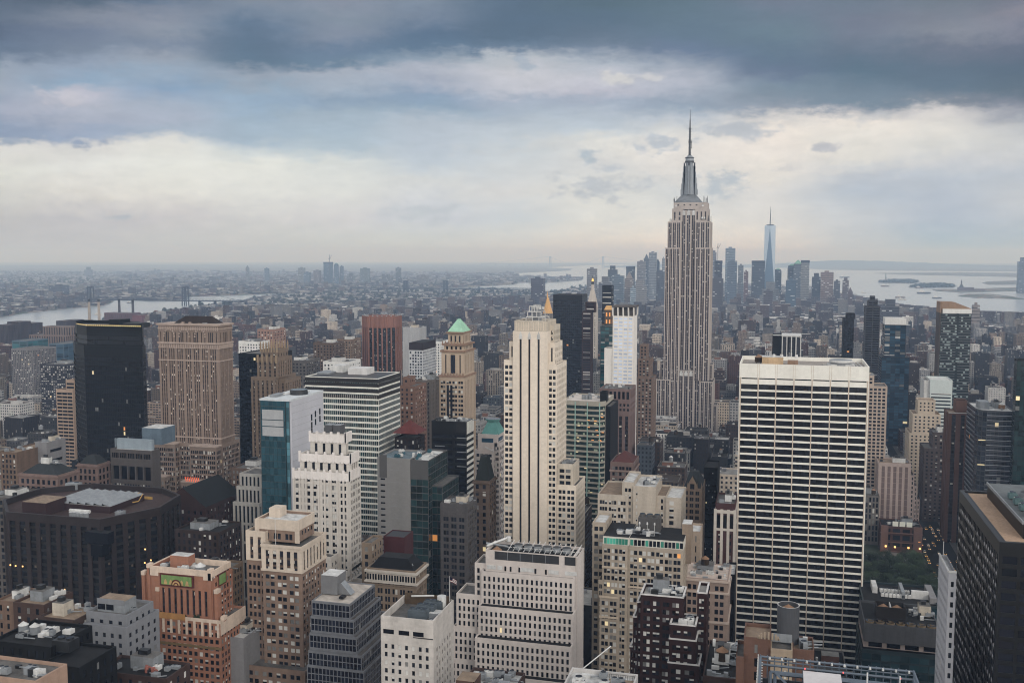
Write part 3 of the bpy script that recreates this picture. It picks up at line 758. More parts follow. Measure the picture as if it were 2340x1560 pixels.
    rf = stone('hip_roof', (82, 68, 66), .2); m = MB(); m.pyramid(xx(385), xx(503) - 2, Y + 5, y1 - 3, zz(742) - 1, zz(724), rf, .5, fy=.35); b.add('hip_roof', m)
    m = MB(); q = random.Random(8)
    for i in range(20): c = xx(370 + i * 5.2); m.box(c - .8, c + .8, Y + 2.5, Y + 4, zz(742) - 1, zz(742) + q.uniform(.4, 2.2), q.choice((METAL, DMETAL, tr)))
    b.add('roof_plant', m)
    b.done(355, 548, 1140)
brown_ornate()
def bird_grey():
    Y = 555; st = stone('concrete_grey', (112, 104, 102), .14, scale=.03)
    b, x0, x1, y0, y1, z = hero('office_block', 'grey concrete block with deep recessed bays and a pale glass penthouse', 'office', 252, 347, 1027, Y, None, 366)
    zz = lambda p: Z(300, p, Y)
    b.rect(x0, x1, y0, y1, 0, zz(1098), st, PT(1.9, ((.2, .75),), 5.5, (.3, .75), .4, 2, 1), None)
    b.rect(x0, x1, y0, y1, zz(1098), zz(1062), st, PT(6.6, ((.08, .9),), 9, None, 1.5, .8, .6, .5, GLK, 'none'), None)
    b.rect(x0, x1, y0, y1, zz(1062), z, st, PT(6.6, ((.08, .22), (.3, .44), (.52, .66), (.74, .88)), 6, (.28, .78), .7, .8, 1.4, 1, GLK, 'none'), None, roof=ROOFL)
    gl = stone('pale_glass_wall', (150, 165, 176), .1, .3, spec=.6)
    b.box('penthouse', X(266, 1005, Y + 6), X(346, 1005, Y + 6), Y + 6, Y + 9, z - 1, Z(300, 1003, Y + 6), gl); b.box('penthouse', X(262, 1005, Y + 6), X(263, 1005, Y + 6), Y + 6, y1 - 2, z - 1, Z(300, 1003, Y + 6), gl)
    b.box('penthouse', X(324, 975, Y + 24), X(368, 975, Y + 24), Y + 24, Y + 40, z - 1, Z(345, 978, Y + 24), stone('blue_panel', (112, 134, 152), .15), ROOFL)
    b.done(250, 368, 1130)
bird_grey()
def mansard(name, label, pl, pr, py, Y, pfar, mat, roofmat, pyr, front, right=0, arc=None, pyb=1200, fr=.72, cat='building', dep=None, cap=None):
    b, x0, x1, y0, y1, z = hero(name, label, cat, pl, pr, py, Y, dep, pfar)
    b.rect(x0, x1, y0, y1, 0, z, mat, front, right, roof=ROOFD)
    m = MB(); zr = Z((pl + pr) / 2, pyr, Y + (y1 - Y) * (1 - fr) / 2); m.pyramid(x0 + .8, x1 - .8, y0 + .8, y1 - .8, z - .6, zr, roofmat, fr, cap or ROOFD, fy=fr); b.add('mansard_roof', m)
    m = MB(); m.box(x0 - .7, x1 + .7, y0 - .7, y1 + .7, z - 1.8, z - .9, mat); m.box(x0 - .35, x1 + .35, y0 - .35, y1 + .35, z - 7.5, z - 7.0, mat); b.add('cornice', m)
    b.dim = (x0, x1, y0, y1, z, zr)
    return b
pinkst = stone('pink_stone', (150, 122, 112), .14); slate = stone('slate_roof', (74, 80, 84), .2); greys = stone('dull_stone', (122, 112, 106), .16)
arcw = PT(5.2, ((.2, .8),), 8.5, (.12, .86), .6, 6, 2.2, 0, GLD, 'dark')
b = mansard('hotel_block', 'pinkish palazzo block with slate hipped roof and a row of tall arched windows', 42, 132, 1083, 505, 180, pinkst, slate, 1060, fr=.4, front=PT(3.8, ((.25, .75),), 4.4, (.2, .8), .4, 1, 2.6, mix='dark'), arc=1)
m = MB(); x0, x1, y0, y1, z, zr = b.dim
for i in range(8):
    c = x0 + (x1 - x0) * (.16 + i * .09)
    pts = [(c - 1.15, y0 - .06, z - 15), (c + 1.15, y0 - .06, z - 15), (c + 1.15, y0 - .06, z - 9.4)] + [(c + 1.15 * math.cos(a), y0 - .06, z - 9.4 + 1.15 * math.sin(a)) for a in (math.pi / 4, math.pi / 2, 3 * math.pi / 4)] + [(c - 1.15, y0 - .06, z - 9.4)]
    m.poly(pts, GLK)
m.build('window_pane', b.o, b.org, 'stuff')
b.clutter(x0 + 6, x1 - 6, y0 + 6, y1 - 6, zr, 3, 4); b.done(40, 182, 1150)
b = mansard('hotel_block', 'twin palazzo block with slate hipped roof, just behind the arched one', 176, 222, 1060, 545, 252, pinkst, slate, 1040, fr=.4, front=PT(3.8, ((.25, .75),), 4.4, (.2, .8), .4, 1, 2.6, mix='dark'))
b.done(172, 252, 1115)
simple('office_block', 'squat grey concrete block with a rounded roofline and louvred terraces', 'office', 80, 106, 1010, 580, stone('pale_concrete', (150, 148, 150), .1), None, PT(30, ((.1, .9),), 7, (.3, .6), .8, 2, 3, 0, GLK, 'none'), None, 150, roof=ROOFL, clut=5)[0].done(78, 168, 1060)
simple('office_block', 'low tan block topped by a row of white roof units', 'office', 0, 38, 1032, 560, stone('tan_dull', (140, 112, 92), .15), PT(3, ((.25, .7),), 3.6), None, 40, roof=ROOFT, clut=6, pent=False)[0].done(-5, 48, 1120)
simple('office_block', 'tan stone block with tall arched windows at the edge of the picture', 'office', -40, 22, 1135, 470, greys, PT(3.2, ((.2, .7),), 4, mix='dark'), None, 24, clut=3)[0].done(-40, 42, 1240)
tang = stone('tan_grid', (192, 162, 138), .1)
simple('office_tower', 'tan tower with a fine brown window grid, left of the black glass tower', 'tower', 128, 166, 890, 800, tang, PT(6, ((.05, .95),), 3.4, (.2, .72), .5, .6, 2, 0, GLD, 'none', False), None, 22, tiers=((150, 170, 868, .4, .9),))[0].done(126, 178, 1000)
simple('apartment_tower', 'blue-grey slab tower with a fine grid of pale windows', 'tower', 92, 148, 832, 1080, stone('bluegrey', (84, 86, 100), .12), PT(3, ((.15, .8),), 3.2, (.2, .75), .3, .5, 2, mix='blinds', ind=False), 0, 40, clut=3)[0].done(90, 168, 930)
simple('apartment_tower', 'pale grey slab with checkered balcony windows, at the far side of the black tower', 'tower', 25, 75, 797, 1260, stone('pale_slab', (140, 136, 138), .12), PT(3, ((.1, .6),), 3.2, (.2, .75), .4, .5, 2, mix='std', ind=False), 0, 50)[0].done(20, 95, 905)
gb = stone('bluish_curtain', (96, 128, 150), .1, .25, spec=.7)
simple('office_tower', 'small blue glass tower showing over the fine-grid tower', 'tower', 112, 145, 785, 1500, gb, PT(12, ((.04, .96),), 3.8, (.1, .9), .1, .5, 2, 0, GLB, 'none', False), 0, 60)[0].done(108, 170, 832)
simple('office_tower', 'low blue glass box beside the pale checkered slab', 'tower', 27, 62, 778, 1400, gb, PT(12, ((.04, .96),), 3.8, (.1, .9), .1, .5, 2, 0, GLT, 'none', False), 0, 50)[0].done(20, 85, 800)
simple('hospital_block', 'broad tan ribbed ziggurat block rising near the river', 'building', 66, 150, 766, 1700, stone('tan_rib', (148, 124, 112), .12), PT(6, ((.25, .7),), 3.8, None, .4, .6, 2, 1, GLD, 'none', False), 0, 60, tiers=((98, 162, 746, .25, .8),))[0].done(60, 168, 800)
bq = stone('dark_brick', (98, 74, 70), .15)
for i, (pl, pr, py, Y) in enumerate(((-6, 18, 742, 2050), (16, 44, 735, 2100), (42, 72, 738, 2150), (128, 150, 733, 2300), (148, 170, 731, 2350))):
    b = simple('apartment_tower', 'dark brown brick apartment slab of a jagged cluster by the river', 'tower', pl, pr, py, Y, bq, PT(4, ((.3, .7),), 3.2, None, .3, .5, 1, 1, GLD, 'none', False), 0, 40)[0]
    b.o['group'] = 'brown riverside apartment slabs'; b.done(pl, pr, 790 if i < 3 else 750)
simple('office_tower', 'black glass slab tower between the ornate brown tower and the gold-topped one', 'tower', 545, 618, 808, 860, st, PT(2.2, ((.08, .92),), 3.8, (.1, .72), .2, .4, 3, 0, GLK, 'dark', False), 0, 44)[0].done(543, 655, 1045)
def gold_top():
    Y = 790; xx = lambda p: X(p, 900, Y); zz = lambda p: Z(610, p, Y)
    st = stone('ochre_brick', (152, 128, 106), .14, scale=.03); gt = stone('gold_trim', (176, 150, 116), .15)
    b = B('office_tower', 'ochre art deco tower with gold pinnacles round its crown', 'tower', xx(615), Y + 20)
    W = strip_mat('deco_strip', (50, 44, 42), (120, 96, 80), 3.6, .6, .15, 1.5)
    f = PT(4.4, ((.3, .72),), 3.6, None, .5, .5, 3, 1, W, 'none')
    b.rect(xx(574), xx(628), Y, Y + 40, 0, zz(862), st, f); b.rect(xx(585), xx(632), Y + 3, Y + 30, zz(864), zz(818), st, f); b.rect(xx(590), xx(628), Y + 6, Y + 26, zz(820), zz(800), st, f)
    b.rect(xx(628), xx(640), Y + 10, Y + 40, 0, zz(870), st, f)
    m = MB()
    for i in range(7):
        for yy in (Y + 6, Y + 26):
            c = xx(590 + i * 6.2); m.box(c - .55, c + .55, yy - .5, yy + .5, zz(806), zz(788), gt); m.pyramid(c - .55, c + .55, yy - .5, yy + .5, zz(788), zz(780), gt)
    for i in range(5): c = xx(587 + i * 10.5); m.box(c - .8, c + .8, Y + 2.2, Y + 3.4, zz(830), zz(812), gt)
    b.add('pinnacle', m)
    b.done(572, 660, 1055)
gold_top()
wh = stone('white_glazed', (214, 212, 208), .1)
b = simple('apartment_building', 'white stepped apartment building in front of the ornate brown tower', 'building', 532, 592, 1148, 545, stone('white_stone', (190, 184, 176), .12), PT(2.6, ((.28, .72),), 12, (.1, .9), .7, .8, 1.5, 0, GLD, 'none'), 0, 30,
           tiers=((540, 597, 1112, .1, .95), (547, 597, 1082, .25, .9)))[0]; b.done(528, 600, 1190)
simple('office_block', 'tan block with a small grey roof house behind the white stepped apartments', 'office', 528, 590, 1070, 620, stone('tan_low', (140, 112, 96), .15), PT(3, ((.25, .7),), 3.6), 0, 36, clut=3)[0].done(526, 596, 1110)
def teal_white():
    Y = 500; b, x0, x1, y0, y1, z = hero('office_tower', 'teal glass tower with a blank pale metal flank on its west side', 'tower', 594, 651, 912, Y, None, 727)
    pan = stone('pale_panel', (194, 194, 202), .05, .55, .02, .4); fr = stone('teal_frame', (62, 96, 104), .1, .3, spec=.6)
    zz = lambda p: Z(620, p, Y); g2 = glass('teal_dark', (38, 68, 78), .08, .6, .35)
    f = PT(2.4, ((.04, .96),), 3.9, (.12, .96), .12, .2, .3, 0, g2, 'none'); lt = stone('blind_panel', (176, 178, 180), .08)
    xm = X(659, 915, Y)
    b.rect(x0, x1, y0, y1, 0, z, fr, f, None)
    b.rect(x1, xm, y0 + .8, y1, 0, z - .4, fr, PT(2.6, ((.04, .96),), 3.9, (.05, .97), .1, .1, .3, 0, glass('pale_teal', (80, 120, 132), .08, .8), 'none'), None)
    b.rect(xm, xm + 1.2, y0 + 1.2, y1, 0, z - .2, pan, None, None)
    m = MB()
    for p, q in ((936, 958), (960, 973), (975, 996)): m.box(x0 + 1.2, x1 - 1.2, y0 - .12, y0 + .2, zz(q), zz(p), lt)
    b.add('blind_panel', m); m = MB()
    for i, (a, zt) in enumerate(((.62, 960), (.74, 955), (.88, 952), (.62, 978), (.74, 974), (.88, 970), (.62, 993), (.62, 1010))):
        yy = y0 + (y1 - y0) * a; m.box(xm + 1.2, xm + 1.32, yy - .8, yy + .8, zz(zt) - 3.6, zz(zt), GLK)
    b.add('slit_window', m); m = MB()
    for k in range(30): zk = z - k * 3.9; m.box(xm + 1.2, xm + 1.23, y0 + 1.2, y1, zk - .1, zk, METAL)
    m.box(x0 - .15, xm + 1.3, y0 - .15, y1 + .15, z - .9, z + .2, stone('coping_white', (200, 205, 208), .1))
    b.add('panel_joint', m)
    m = MB(); m.cone((x0 + xm) / 2 + 4, y0 + 22, z - 1, z + 3, 5.5, 5, 18, DMETAL, GLK); m.box(x0 + 3, x0 + 7, y0 + 6, y0 + 16, z - 1, z + 1.6, METAL); m.tube((x0 + 2, y0 + 6, z + 1), (xm - 2, y0 + 30, z + 1), .4, WHITEM); b.add('roof_plant', m)
    b.done(592, 730, 1176)
teal_white()
def banded():
    Y = 640; b, x0, x1, y0, y1, z = hero('office_tower', 'wide tower banded in dark glass and white strips with a flat pale roof', 'tower', 697, 864, 862, Y, None, 914)
    dk = stone('band_dark', (74, 66, 66), .1, .4); wt = stone('band_white', (218, 216, 206), .1)
    zz = lambda p: Z(780, p, Y)
    g = glass('band_glass', (22, 46, 50), .14, .3, .8)
    b.rect(x0, x1, y0, y1, 0, z, wt, PT(1.72, ((.03, .97),), 4.1, (.32, .97), .15, .3, 3.2, 0, g, 'none', False), 0, roof=stone('roof_cream', (196, 188, 176), .12), par=.8)
    m = MB(); m.box(x0 - .12, x1 + .12, y0 - .12, y1, z - 3.2, z - .5, dk)
    for k in range(3): m.box(x0 - .1, x1 + .1, y0 - .1, y1, z - 6.2 - k * 4.1, z - 3.8 - k * 4.1, dk)
    b.add('spandrel_band', m); m = MB()
    for i in range(36): c = x0 + (x1 - x0) * i / 36; m.box(c - .07, c + .07, y0 - .16, y0 - .1, 0, z - 12, wt)
    b.add('mullion', m)
    b.box('penthouse', X(757, 850, Y + 30), X(783, 850, Y + 30), Y + 30, Y + 44, z - .8, z + 4.6, WHITEM); b.box('penthouse', X(795, 850, Y + 22), X(838, 850, Y + 22), Y + 22, Y + 36, z - .8, z + 4.0, stone('pent_white', (204, 202, 200), .1))
    b.box('roof_plant', X(722, 850, Y + 18), X(752, 850, Y + 18), Y + 18, Y + 34, z - .8, z + .6, METAL)
    b.done(695, 914, 1225)
banded()
def white_deco():
    Y = 455; xx = lambda p: X(p, 1150, Y); zz = lambda p: Z(745, p, Y)
    st = stone('white_brick', (202, 194, 184), .1, scale=.04); cap = stone('white_terracotta', (220, 212, 206), .08)
    b = B('office_tower', 'white art deco tower stepping up to scalloped parapets and a grey roof tank house', 'tower', xx(745), Y + 18)
    f = PT(5.2, ((.10, .36), (.42, .68)), 3.65, (.2, .76), .45, .6, 2.4, mix='blinds'); r = PT(3.4, ((.2, .5), (.6, .85)), 3.65, (.2, .76), .4, .5, 2.4)
    y1 = DEP(xx(800), 824, 1100)
    b.rect(xx(672), xx(800), Y, y1, 0, zz(1078), st, f, r)
    b.rect(xx(683), xx(799), Y + 2, y1 - 2, zz(1080), zz(1040), st, PT(4.3, ((.34, .66),), 9, (.12, .62), .5, 1, 1, 0, GLD, 'none'), PT(3, ((.35, .65),), 9, (.12, .62), .5, .5, 1, 0, GLD, 'none'))
    b.rect(xx(701), xx(782), Y + 5, y1 - 5, zz(1042), zz(996), st, PT(4.6, ((.36, .66),), 11, (.05, .55), .6, 1, 1, 0, GLD, 'none'), PT(3, ((.35, .65),), 11, (.05, .55), .5, .5, 1, 0, GLD, 'none'))
    m = MB()
    for x0, x1, yy, zt, n in ((672, 800, Y, 1078, 9), (683, 799, Y + 2, 1040, 6), (701, 782, Y + 5, 996, 5)):
        a, c = xx(x0), xx(x1)
        for i in range(n + 1):
            q = a + (c - a) * i / n; m.box(q - .55, q + .55, yy - .5, yy + .4, zz(zt) - 4.2, zz(zt) + 1.3, cap)
            if i < n:
                for k in range(5):
                    t = k / 5; h = 1.1 * math.sin(math.pi * (t + .1)); m.box(q + (c - a) / n * t, q + (c - a) / n * (t + .2), yy - .3, yy + .2, zz(zt) - 3.2 - h, zz(zt) + .2 - h * .3, cap)
        for k in range(8):
            q = yy + (y1 - yy - 2) * k / 7; m.box(c - .3, c + .5, q - .5, q + .5, zz(zt) - 4, zz(zt) + 1.2, cap)
    b.add('scalloped_parapet', m); m = MB()
    for i in range(10): q = xx(672) + (xx(800) - xx(672)) * i / 9; m.box(q - .5, q + .5, Y - .35, Y, 30, zz(1080), st)
    b.add('pier', m)
    for i in range(2): b.box('water_tank', xx(726 + i * 19), xx(743 + i * 19), Y + 9, Y + 15, zz(996) - 1, zz(978), stone('tank_grey', (112, 112, 116), .15), METAL)
    # lower wings to the right
    b.rect(xx(672), xx(771), Y - 8, Y + 20, 0, zz(1260), st, f, r)
    b.rect(xx(771), xx(800), Y - 5, Y + 26, 0, zz(1293), st, f, r, roof=ROOFG)
    b.rect(xx(800), xx(832), Y + 2, Y + 24, 0, zz(1318), st, f, r, roof=ROOFD); b.rect(xx(832), xx(848), Y + 4, Y + 26, 0, zz(1355), st, f, r)
    b.done(670, 895, 1400)
white_deco()
def red_octagon():
    Y = 1300; b = B('office_tower', 'red-brown faceted tower with flared ribbed top standing turned to the streets', 'tower', X(856, 760, Y), Y + 26)
    rb = stone('red_granite', (172, 116, 98), .12); xx = lambda p: X(p, 760, Y); zz = lambda p: Z(856, p, Y)
    cx, r = (xx(816) + xx(897)) / 2, (xx(897) - xx(816)) / 2; cyy = Y + r
    P8 = lambda k: [(cx + r * k * math.cos(a), cyy + r * k * math.sin(a)) for a in [math.pi / 8 + i * math.pi / 4 for i in range(8)]]
    W = strip_mat('red_strip', (26, 28, 30), (44, 42, 42), 3.8, .6, .04, 1.5)
    b.tier(P8(1.0), 0, zz(748), rb, PT(6, ((.16, .9),), 3.8, None, .6, .01, 1, 0, W, 'none', False))
    b.tier(P8(1.03), zz(748), zz(724), rb, PT(6, ((.42, .58),), 3.8, None, .8, .6, .2, 0, rb, 'none', False), par=3)
    m = MB()
    for i in range(8):
        a = math.pi / 8 + i * math.pi / 4
        for t in (.0, 1 / 3, 2 / 3):
            p, q = P8(1.02)[i], P8(1.02)[(i + 1) % 8]; x, y = p[0] + (q[0] - p[0]) * t, p[1] + (q[1] - p[1]) * t
            m.box(x - .8, x + .8, y - .8, y + .8, zz(850), zz(723), rb); m.cone(x, y, zz(723), zz(721), 1.2, 1.0, 8, METAL)
    b.add('rib', m); b.done(814, 899, 848)
red_octagon()
def green_pyramid():
    Y = 780; xx = lambda p: X(p, 900, Y); zz = lambda p: Z(1040, p, Y)
    st = stone('buff_stone', (192, 168, 142), .1, scale=.03); tr = stone('buff_trim', (170, 134, 108), .15); cop = stone('green_copper_roof', (150, 205, 172), .1)
    b = B('office_tower', 'buff stone tower under a pale green copper pyramid roof', 'tower', xx(1040), Y + 18)
    y1 = DEP(xx(1060), 1085, 900); f = PT(4.8, ((.1, .42), (.52, .84)), 3.8, (.25, .75), .4, .8, 2.5); r = PT(4, ((.25, .65),), 3.8, None, .5, .8, 3, 2, strip_mat('buff_strip', (44, 40, 40), (120, 98, 84), 3.8, .6, .15), 'none')
    b.rect(xx(1004), xx(1062), Y, y1, 0, zz(862), st, f, r)
    b.rect(xx(1008), xx(1060), Y + 1.5, y1 - 1, zz(862), zz(803), st, PT(30, ((.14, .2), (.39, .61), (.8, .86)), 4.8, None, .6, .5, 3, 3, GLD, 'none'), PT(4.5, ((.3, .65),), 3.8, None, .6, 1, 3, 3, GLD, 'none'), par=.5)
    b.rect(xx(1012), xx(1058), Y + 3, y1 - 2.5, zz(803), zz(788), st, PT(4, ((.3, .7),), 5, (.3, .75), .5, 1, .5, 0, GLD, 'none'))
    b.rect(xx(1020), xx(1054), Y + 5, y1 - 5, zz(788), zz(761), st, PT(4, ((.32, .68),), 9, (.25, .78), .5, 1, 1, 0, GLD, 'none'))
    m = MB()
    for p, x0, x1, d in ((862, 1004, 1062, 0), (805, 1007, 1061, 1), (790, 1010, 1060, 2), (763, 1019, 1055, 4)):
        m.box(xx(x0) - .6, xx(x1) + .6, Y + d - .6, y1 - d + .6, zz(p), zz(p) + 1.4, tr)
    for i in range(8): c = xx(1010) + (xx(1058) - xx(1010)) * i / 7; m.cone(c, Y + 2, zz(790), zz(780), .7, .3, 6, tr); m.cone(c, Y + .2, zz(862), zz(852), .8, .4, 6, tr)
    b.add('cornice', m); m = MB(); m.pyramid(xx(1019) - .5, xx(1055) + .5, Y + 4.5, y1 - 4.5, zz(761), zz(731), cop, .12); b.add('copper_roof', m)
    m = MB()
    cx = xx(1031)
    for a in range(5): pass
    m.box(xx(1021), xx(1026), Y - .1, Y + .3, 20, zz(880), GLD); m.box(xx(1029), xx(1034), Y - .1, Y + .3, 20, zz(880), GLD); m.build('window_strip', b.o, b.org)
    b.done(1002, 1086, 952)
green_pyramid()
ob = stone('orange_brick', (152, 112, 94), .12)
simple('apartment_building', 'orange-brown brick building with a planted roof terrace, right of the banded tower', 'building', 912, 948, 882, 720, ob, PT(4, ((.3, .65),), 3.5, (.25, .7)), 0, 26, tiers=((920, 936, 862, .3, .8),))[0].done(912, 962, 975)
simple('apartment_building', 'grey ribbed building beside the orange-brown one', 'building', 950, 985, 868, 760, stone('grey_rib', (128, 118, 112), .12), PT(3.6, ((.3, .7),), 3.5, None, .4, .5, 2, 0, strip_mat('grey_strip', (48, 46, 50), (110, 102, 98), 3.5, .6), 'none'), 0, 30, clut=4)[0].done(948, 998, 962)
pl_ = stone('pale_grid', (190, 192, 196), .1)
b, x0, x1, y0, y1, z = simple('office_tower', 'white gridded tower with a dark wrapped top and square windows', 'tower', 934, 966, 800, 1120, pl_, PT(3.4, ((.2, .75),), 3.6, (.2, .75), .4, .5, 1, 0, GLD, 'std', False), 0, 48)
b.box('penthouse', x0 + .3, x1 - .3, y0 + .3, y1 - .3, z - 1, z + 9, stone('wrap_dark', (82, 66, 70), .2), ROOFD); b.done(932, 988, 862)
for pl, pr, py, Y, lab, mt in ((920, 958, 748, 1520, 'white windowless box building behind the gridded tower', wh), (986, 1006, 780, 1250, 'low white striped building behind the buff green-roofed tower', wh),
                               (738, 795, 826, 1000, 'white stepped deco building showing over the banded tower', wh), (716, 760, 783, 1150, 'brown apartment block behind the banded tower', stone('brown_mid', (128, 104, 90), .15)),
                               (770, 802, 775, 1250, 'tan apartment block left of the red faceted tower', stone('tan_mid', (150, 124, 104), .15)), (588, 624, 752, 1180, 'pinkish brick block above the gold-pinnacled tower', stone('pink_mid', (176, 136, 120), .12)),
                               (658, 700, 823, 1000, 'grey glassy block right of the gold-pinnacled tower', stone('grey_mid', (120, 114, 112), .12)), (545, 590, 780, 1150, 'white modern block with a rounded roof behind the black slab', wh)):
    simple('building', lab, 'building', pl, pr, py, Y, mt if 'windowless' not in lab else stone('box_white', (176, 176, 178), .12), PT(4, ((.25, .7),), 3.6, (.25, .7), .3, .6, 2.5, 0, None, 'std', False) if 'windowless' not in lab else None, 0, 34, clut=3)[0].done(pl, pr + 10, py + 60)
def pagoda():
    x, y = GR(926, 985)[0] * .72, 650; x = X(926, 985, 650)
    red = stone('red_tile', (146, 66, 58), .15); b = B('building', 'dark building capped by a red tiled hip roof in the narrow gap', 'building', x, y + 8)
    b.rect(x - 8, x + 8, y, y + 18, 0, Z(926, 1000, 650), stone('dark_mid', (70, 52, 50), .2), PT(3, ((.3, .7),), 3.6)); z = Z(926, 985, 650)
    m = MB(); m.pyramid(x - 9.5, x + 9.5, y - 1.5, y + 19, z - 1.5, z + 2.2, red, .5, fy=.5); m.pyramid(x - 5, x + 5, y + 4, y + 14, z + 2.2, z + 6.5, red, .1); b.add('tiled_roof', m)
    b.done(905, 948, 1020)
pagoda()
def black_white():
    Y = 600; b, x0, x1, y0, y1, z = hero('office_tower', 'black-fronted office tower with a narrow flank of white bands', 'tower', 986, 1066, 962, Y, None, 1082)
    bk = stone('black_face', (34, 33, 38), .15, .5); wt = stone('band_white', (1, 1, 1))
    b.rect(x0, x1, y0, y1, 0, z, bk, PT(24, ((.03, .6), (.66, .97)), 4.0, (.3, .85), .2, .3, 8, 0, GLK, 'dark'), PT(20, ((.02, .98),), 4.0, (.5, .98), .25, .2, 8, 0, GLK, 'none'), roof=ROOFL)
    m = MB()
    for k in range(26): zk = z - 8 - k * 4.0; m.box(x1 - .1, x1 + .25, y0 + .4, y1 - .3, zk - .0, zk + 1.9, wt)
    m.box(x1, x1 + .3, y0 + .2, y1, z - 7, z - .2, wt); b.add('white_band', m); m = MB()
    m.box(X(1042, 965, Y), x1 + .1, y0 - .15, y0 + .3, z - 7, z - .3, stone('dark_panel', (66, 62, 64), .1))
    for a, p in ((986 + 8, 1018), (994, 1030), (994, 1075), (1044, 1000), (1044, 1015), (1044, 1032), (1044, 1048), (1044, 1065)): m.box(X(a, p, Y), X(a + 22, p, Y), y0 - .1, y0 + .2, Z(a, p, Y) - .25, Z(a, p, Y) + .25, METAL)
    b.add('front_trim', m)
    b.clutter(x0, x1, y0, y1, z - 1, 9, 9, pent=False); b.done(984, 1084, 1140)
black_white()
def teal_roof():
    Y = 655; xx = lambda p: X(p, 1050, Y); zz = lambda p: Z(1115, p, Y)
    st = stone('pale_postmodern', (204, 190, 182), .1); cop = stone('teal_copper', (98, 168, 160), .1)
    b = B('office_tower', 'pale stone tower wearing a teal truncated copper roof', 'tower', xx(1115), Y + 18)
    f = PT(5, ((.12, .42), (.55, .85)), 3.8, (.25, .75), .4, .6, 2); y1 = Y + 24
    b.rect(xx(1085), xx(1128), Y, y1, 0, zz(1028), st, f); b.rect(xx(1128), xx(1140), Y + 2, y1, 0, zz(1012), st, f)
    b.rect(xx(1090), xx(1134), Y + 2, y1 - 2, zz(1030), zz(993), st, PT(40, ((.14, .86),), 5.5, (.2, .75), .5, 1, 1.5, 0, GLB, 'none'))
    m = MB(); m.pyramid(xx(1096), xx(1136), Y + 4, y1 - 4, zz(994), zz(966), cop, .42, GLK, fy=.42); b.add('copper_roof', m); m = MB(); cx = (xx(1096) + xx(1136)) / 2
    m.cone(cx, (Y + y1) / 2, zz(966), zz(962), 5.2, 5.6, 8, cop, GLK, math.pi / 8); b.add('roof_crown', m); m = MB()
    for k in range(8):
        z0 = zz(1040) - k * 7.6
        for s_ in (0, 1): m.tube((xx(1140) + .5, Y + 3 + s_ * 16, z0), (xx(1140) + .5, Y + 19 - s_ * 16, z0 - 7.6), .35, WHITEM)
        m.tube((xx(1129), Y - .2, z0 + 3), (xx(1108), Y - .2, z0 + 6), .3, WHITEM) if k == 0 else None
    b.add('cross_bracing', m); b.done(1083, 1152, 1170)
teal_roof()
b = mansard('building', 'brown stone building with steep dark mansard roof below the teal-roofed tower', 1082, 1118, 1098, 560, 1134, stone('brown_stone', (128, 106, 92), .14), stone('green_slate', (58, 68, 66), .2), 1042, PT(4, ((.2, .6),), 4.2, (.2, .75), .4, .6, 1.5, mix='lit'), fr=.45); b.done(1080, 1136, 1190)
def grey_green():
    Y = 525; b, x0, x1, y0, y1, z = hero('office_tower', 'grey panelled slab joined to a dark green glass corner', 'tower', 862, 937, 1046, Y, 26)
    pn = stone('grey_panel', (150, 148, 146), .07, .6, .03); dkp = stone('grey_panel_dark', (112, 110, 110), .07)
    zz = lambda p: Z(900, p, Y); xm, xr = X(937, 1050, Y), X(978, 1050, Y)
    b.rect(x0, x1, y0, y1, 0, z, pn, None, None, roof=stone('roof_blue', (120, 140, 150), .3)); m = MB()
    m.box(X(867, 1050, Y), X(884, 1050, Y), y0 - .1, y0, zz(1092), zz(1040), dkp)
    for i in range(14): zk = zz(1095) - i * 3.5; m.box(X(870, 1100, Y), X(880, 1100, Y), y0 - .12, y0, zk - .5, zk + .4, GLK)
    for i in range(20): zk = z - i * 7.0; m.box(x0, x1, y0 - .02, y0, zk - .06, zk, METAL)
    b.add('panel_trim', m)
    g = glass('dark_green_glass', (22, 44, 46), .1, .7, .7)
    b.rect(xm, xr, y0 + .4, y1 + 8, 0, z - .5, dkp, PT(3, ((.04, .96),), 4, (.08, .9), .12, .2, 11, 0, g, 'dark'), PT(3, ((.04, .96),), 4, (.08, .92), .12, .2, .5, 0, g, 'dark'), roof=ROOFL)
    b.rect(xr, X(1003, 1115, Y), y0 + 6, y1 + 10, 0, Z(990, 1115, Y), dkp, PT(3, ((.04, .96),), 4, (.08, .92), .12, .2, .5, 0, g, 'dark'))
    b.clutter(x0 + 2, xr - 2, y0 + 3, y1, z - 1, 2, 8, stone('teal_plant', (60, 120, 136), .2), pent=False); b.done(860, 1006, 1240)
grey_green()
simple('office_building', 'old grey building wrapped in pale scaffold netting', 'building', 1006, 1068, 1150, 520, stone('netting', (112, 106, 106), .2), PT(4, ((.2, .45), (.55, .8)), 3.9, (.2, .75), .3, 1, 7, mix='dark'), PT(3, ((.2, .7),), 3.9, (.2, .7), .15, 1, 2, mix='dark'), None, 1090, roof=ROOFG, clut=8)[0].done(1004, 1092, 1370)
b = mansard('club_building', 'ornate stone clubhouse with dark hipped roof and an arcaded attic', 838, 950, 1300, 405, 975, stone('club_stone', (156, 134, 112), .13), stone('black_slate', (44, 46, 54), .2), 1274, fr=.62, front=PT(3.4, ((.18, .42), (.55, .8)), 3.6, (.2, .8), .4, 1, 1.2, mix='lit')); x0, x1, y0, y1, z, zr = b.dim
m = MB(); tr = stone('club_trim', (196, 186, 174), .1)
for i in range(9):
    c = x0 + (x1 - x0) * (i + .5) / 9; m.box(c - 1.3, c + 1.3, y0 - .3, y0 + .3, z - 5.6, z - 2, tr)
    for k in (-.6, .6): m.box(c + k - .4, c + k + .4, y0 - .4, y0 - .28, z - 5.2, z - 2.6, GLK)
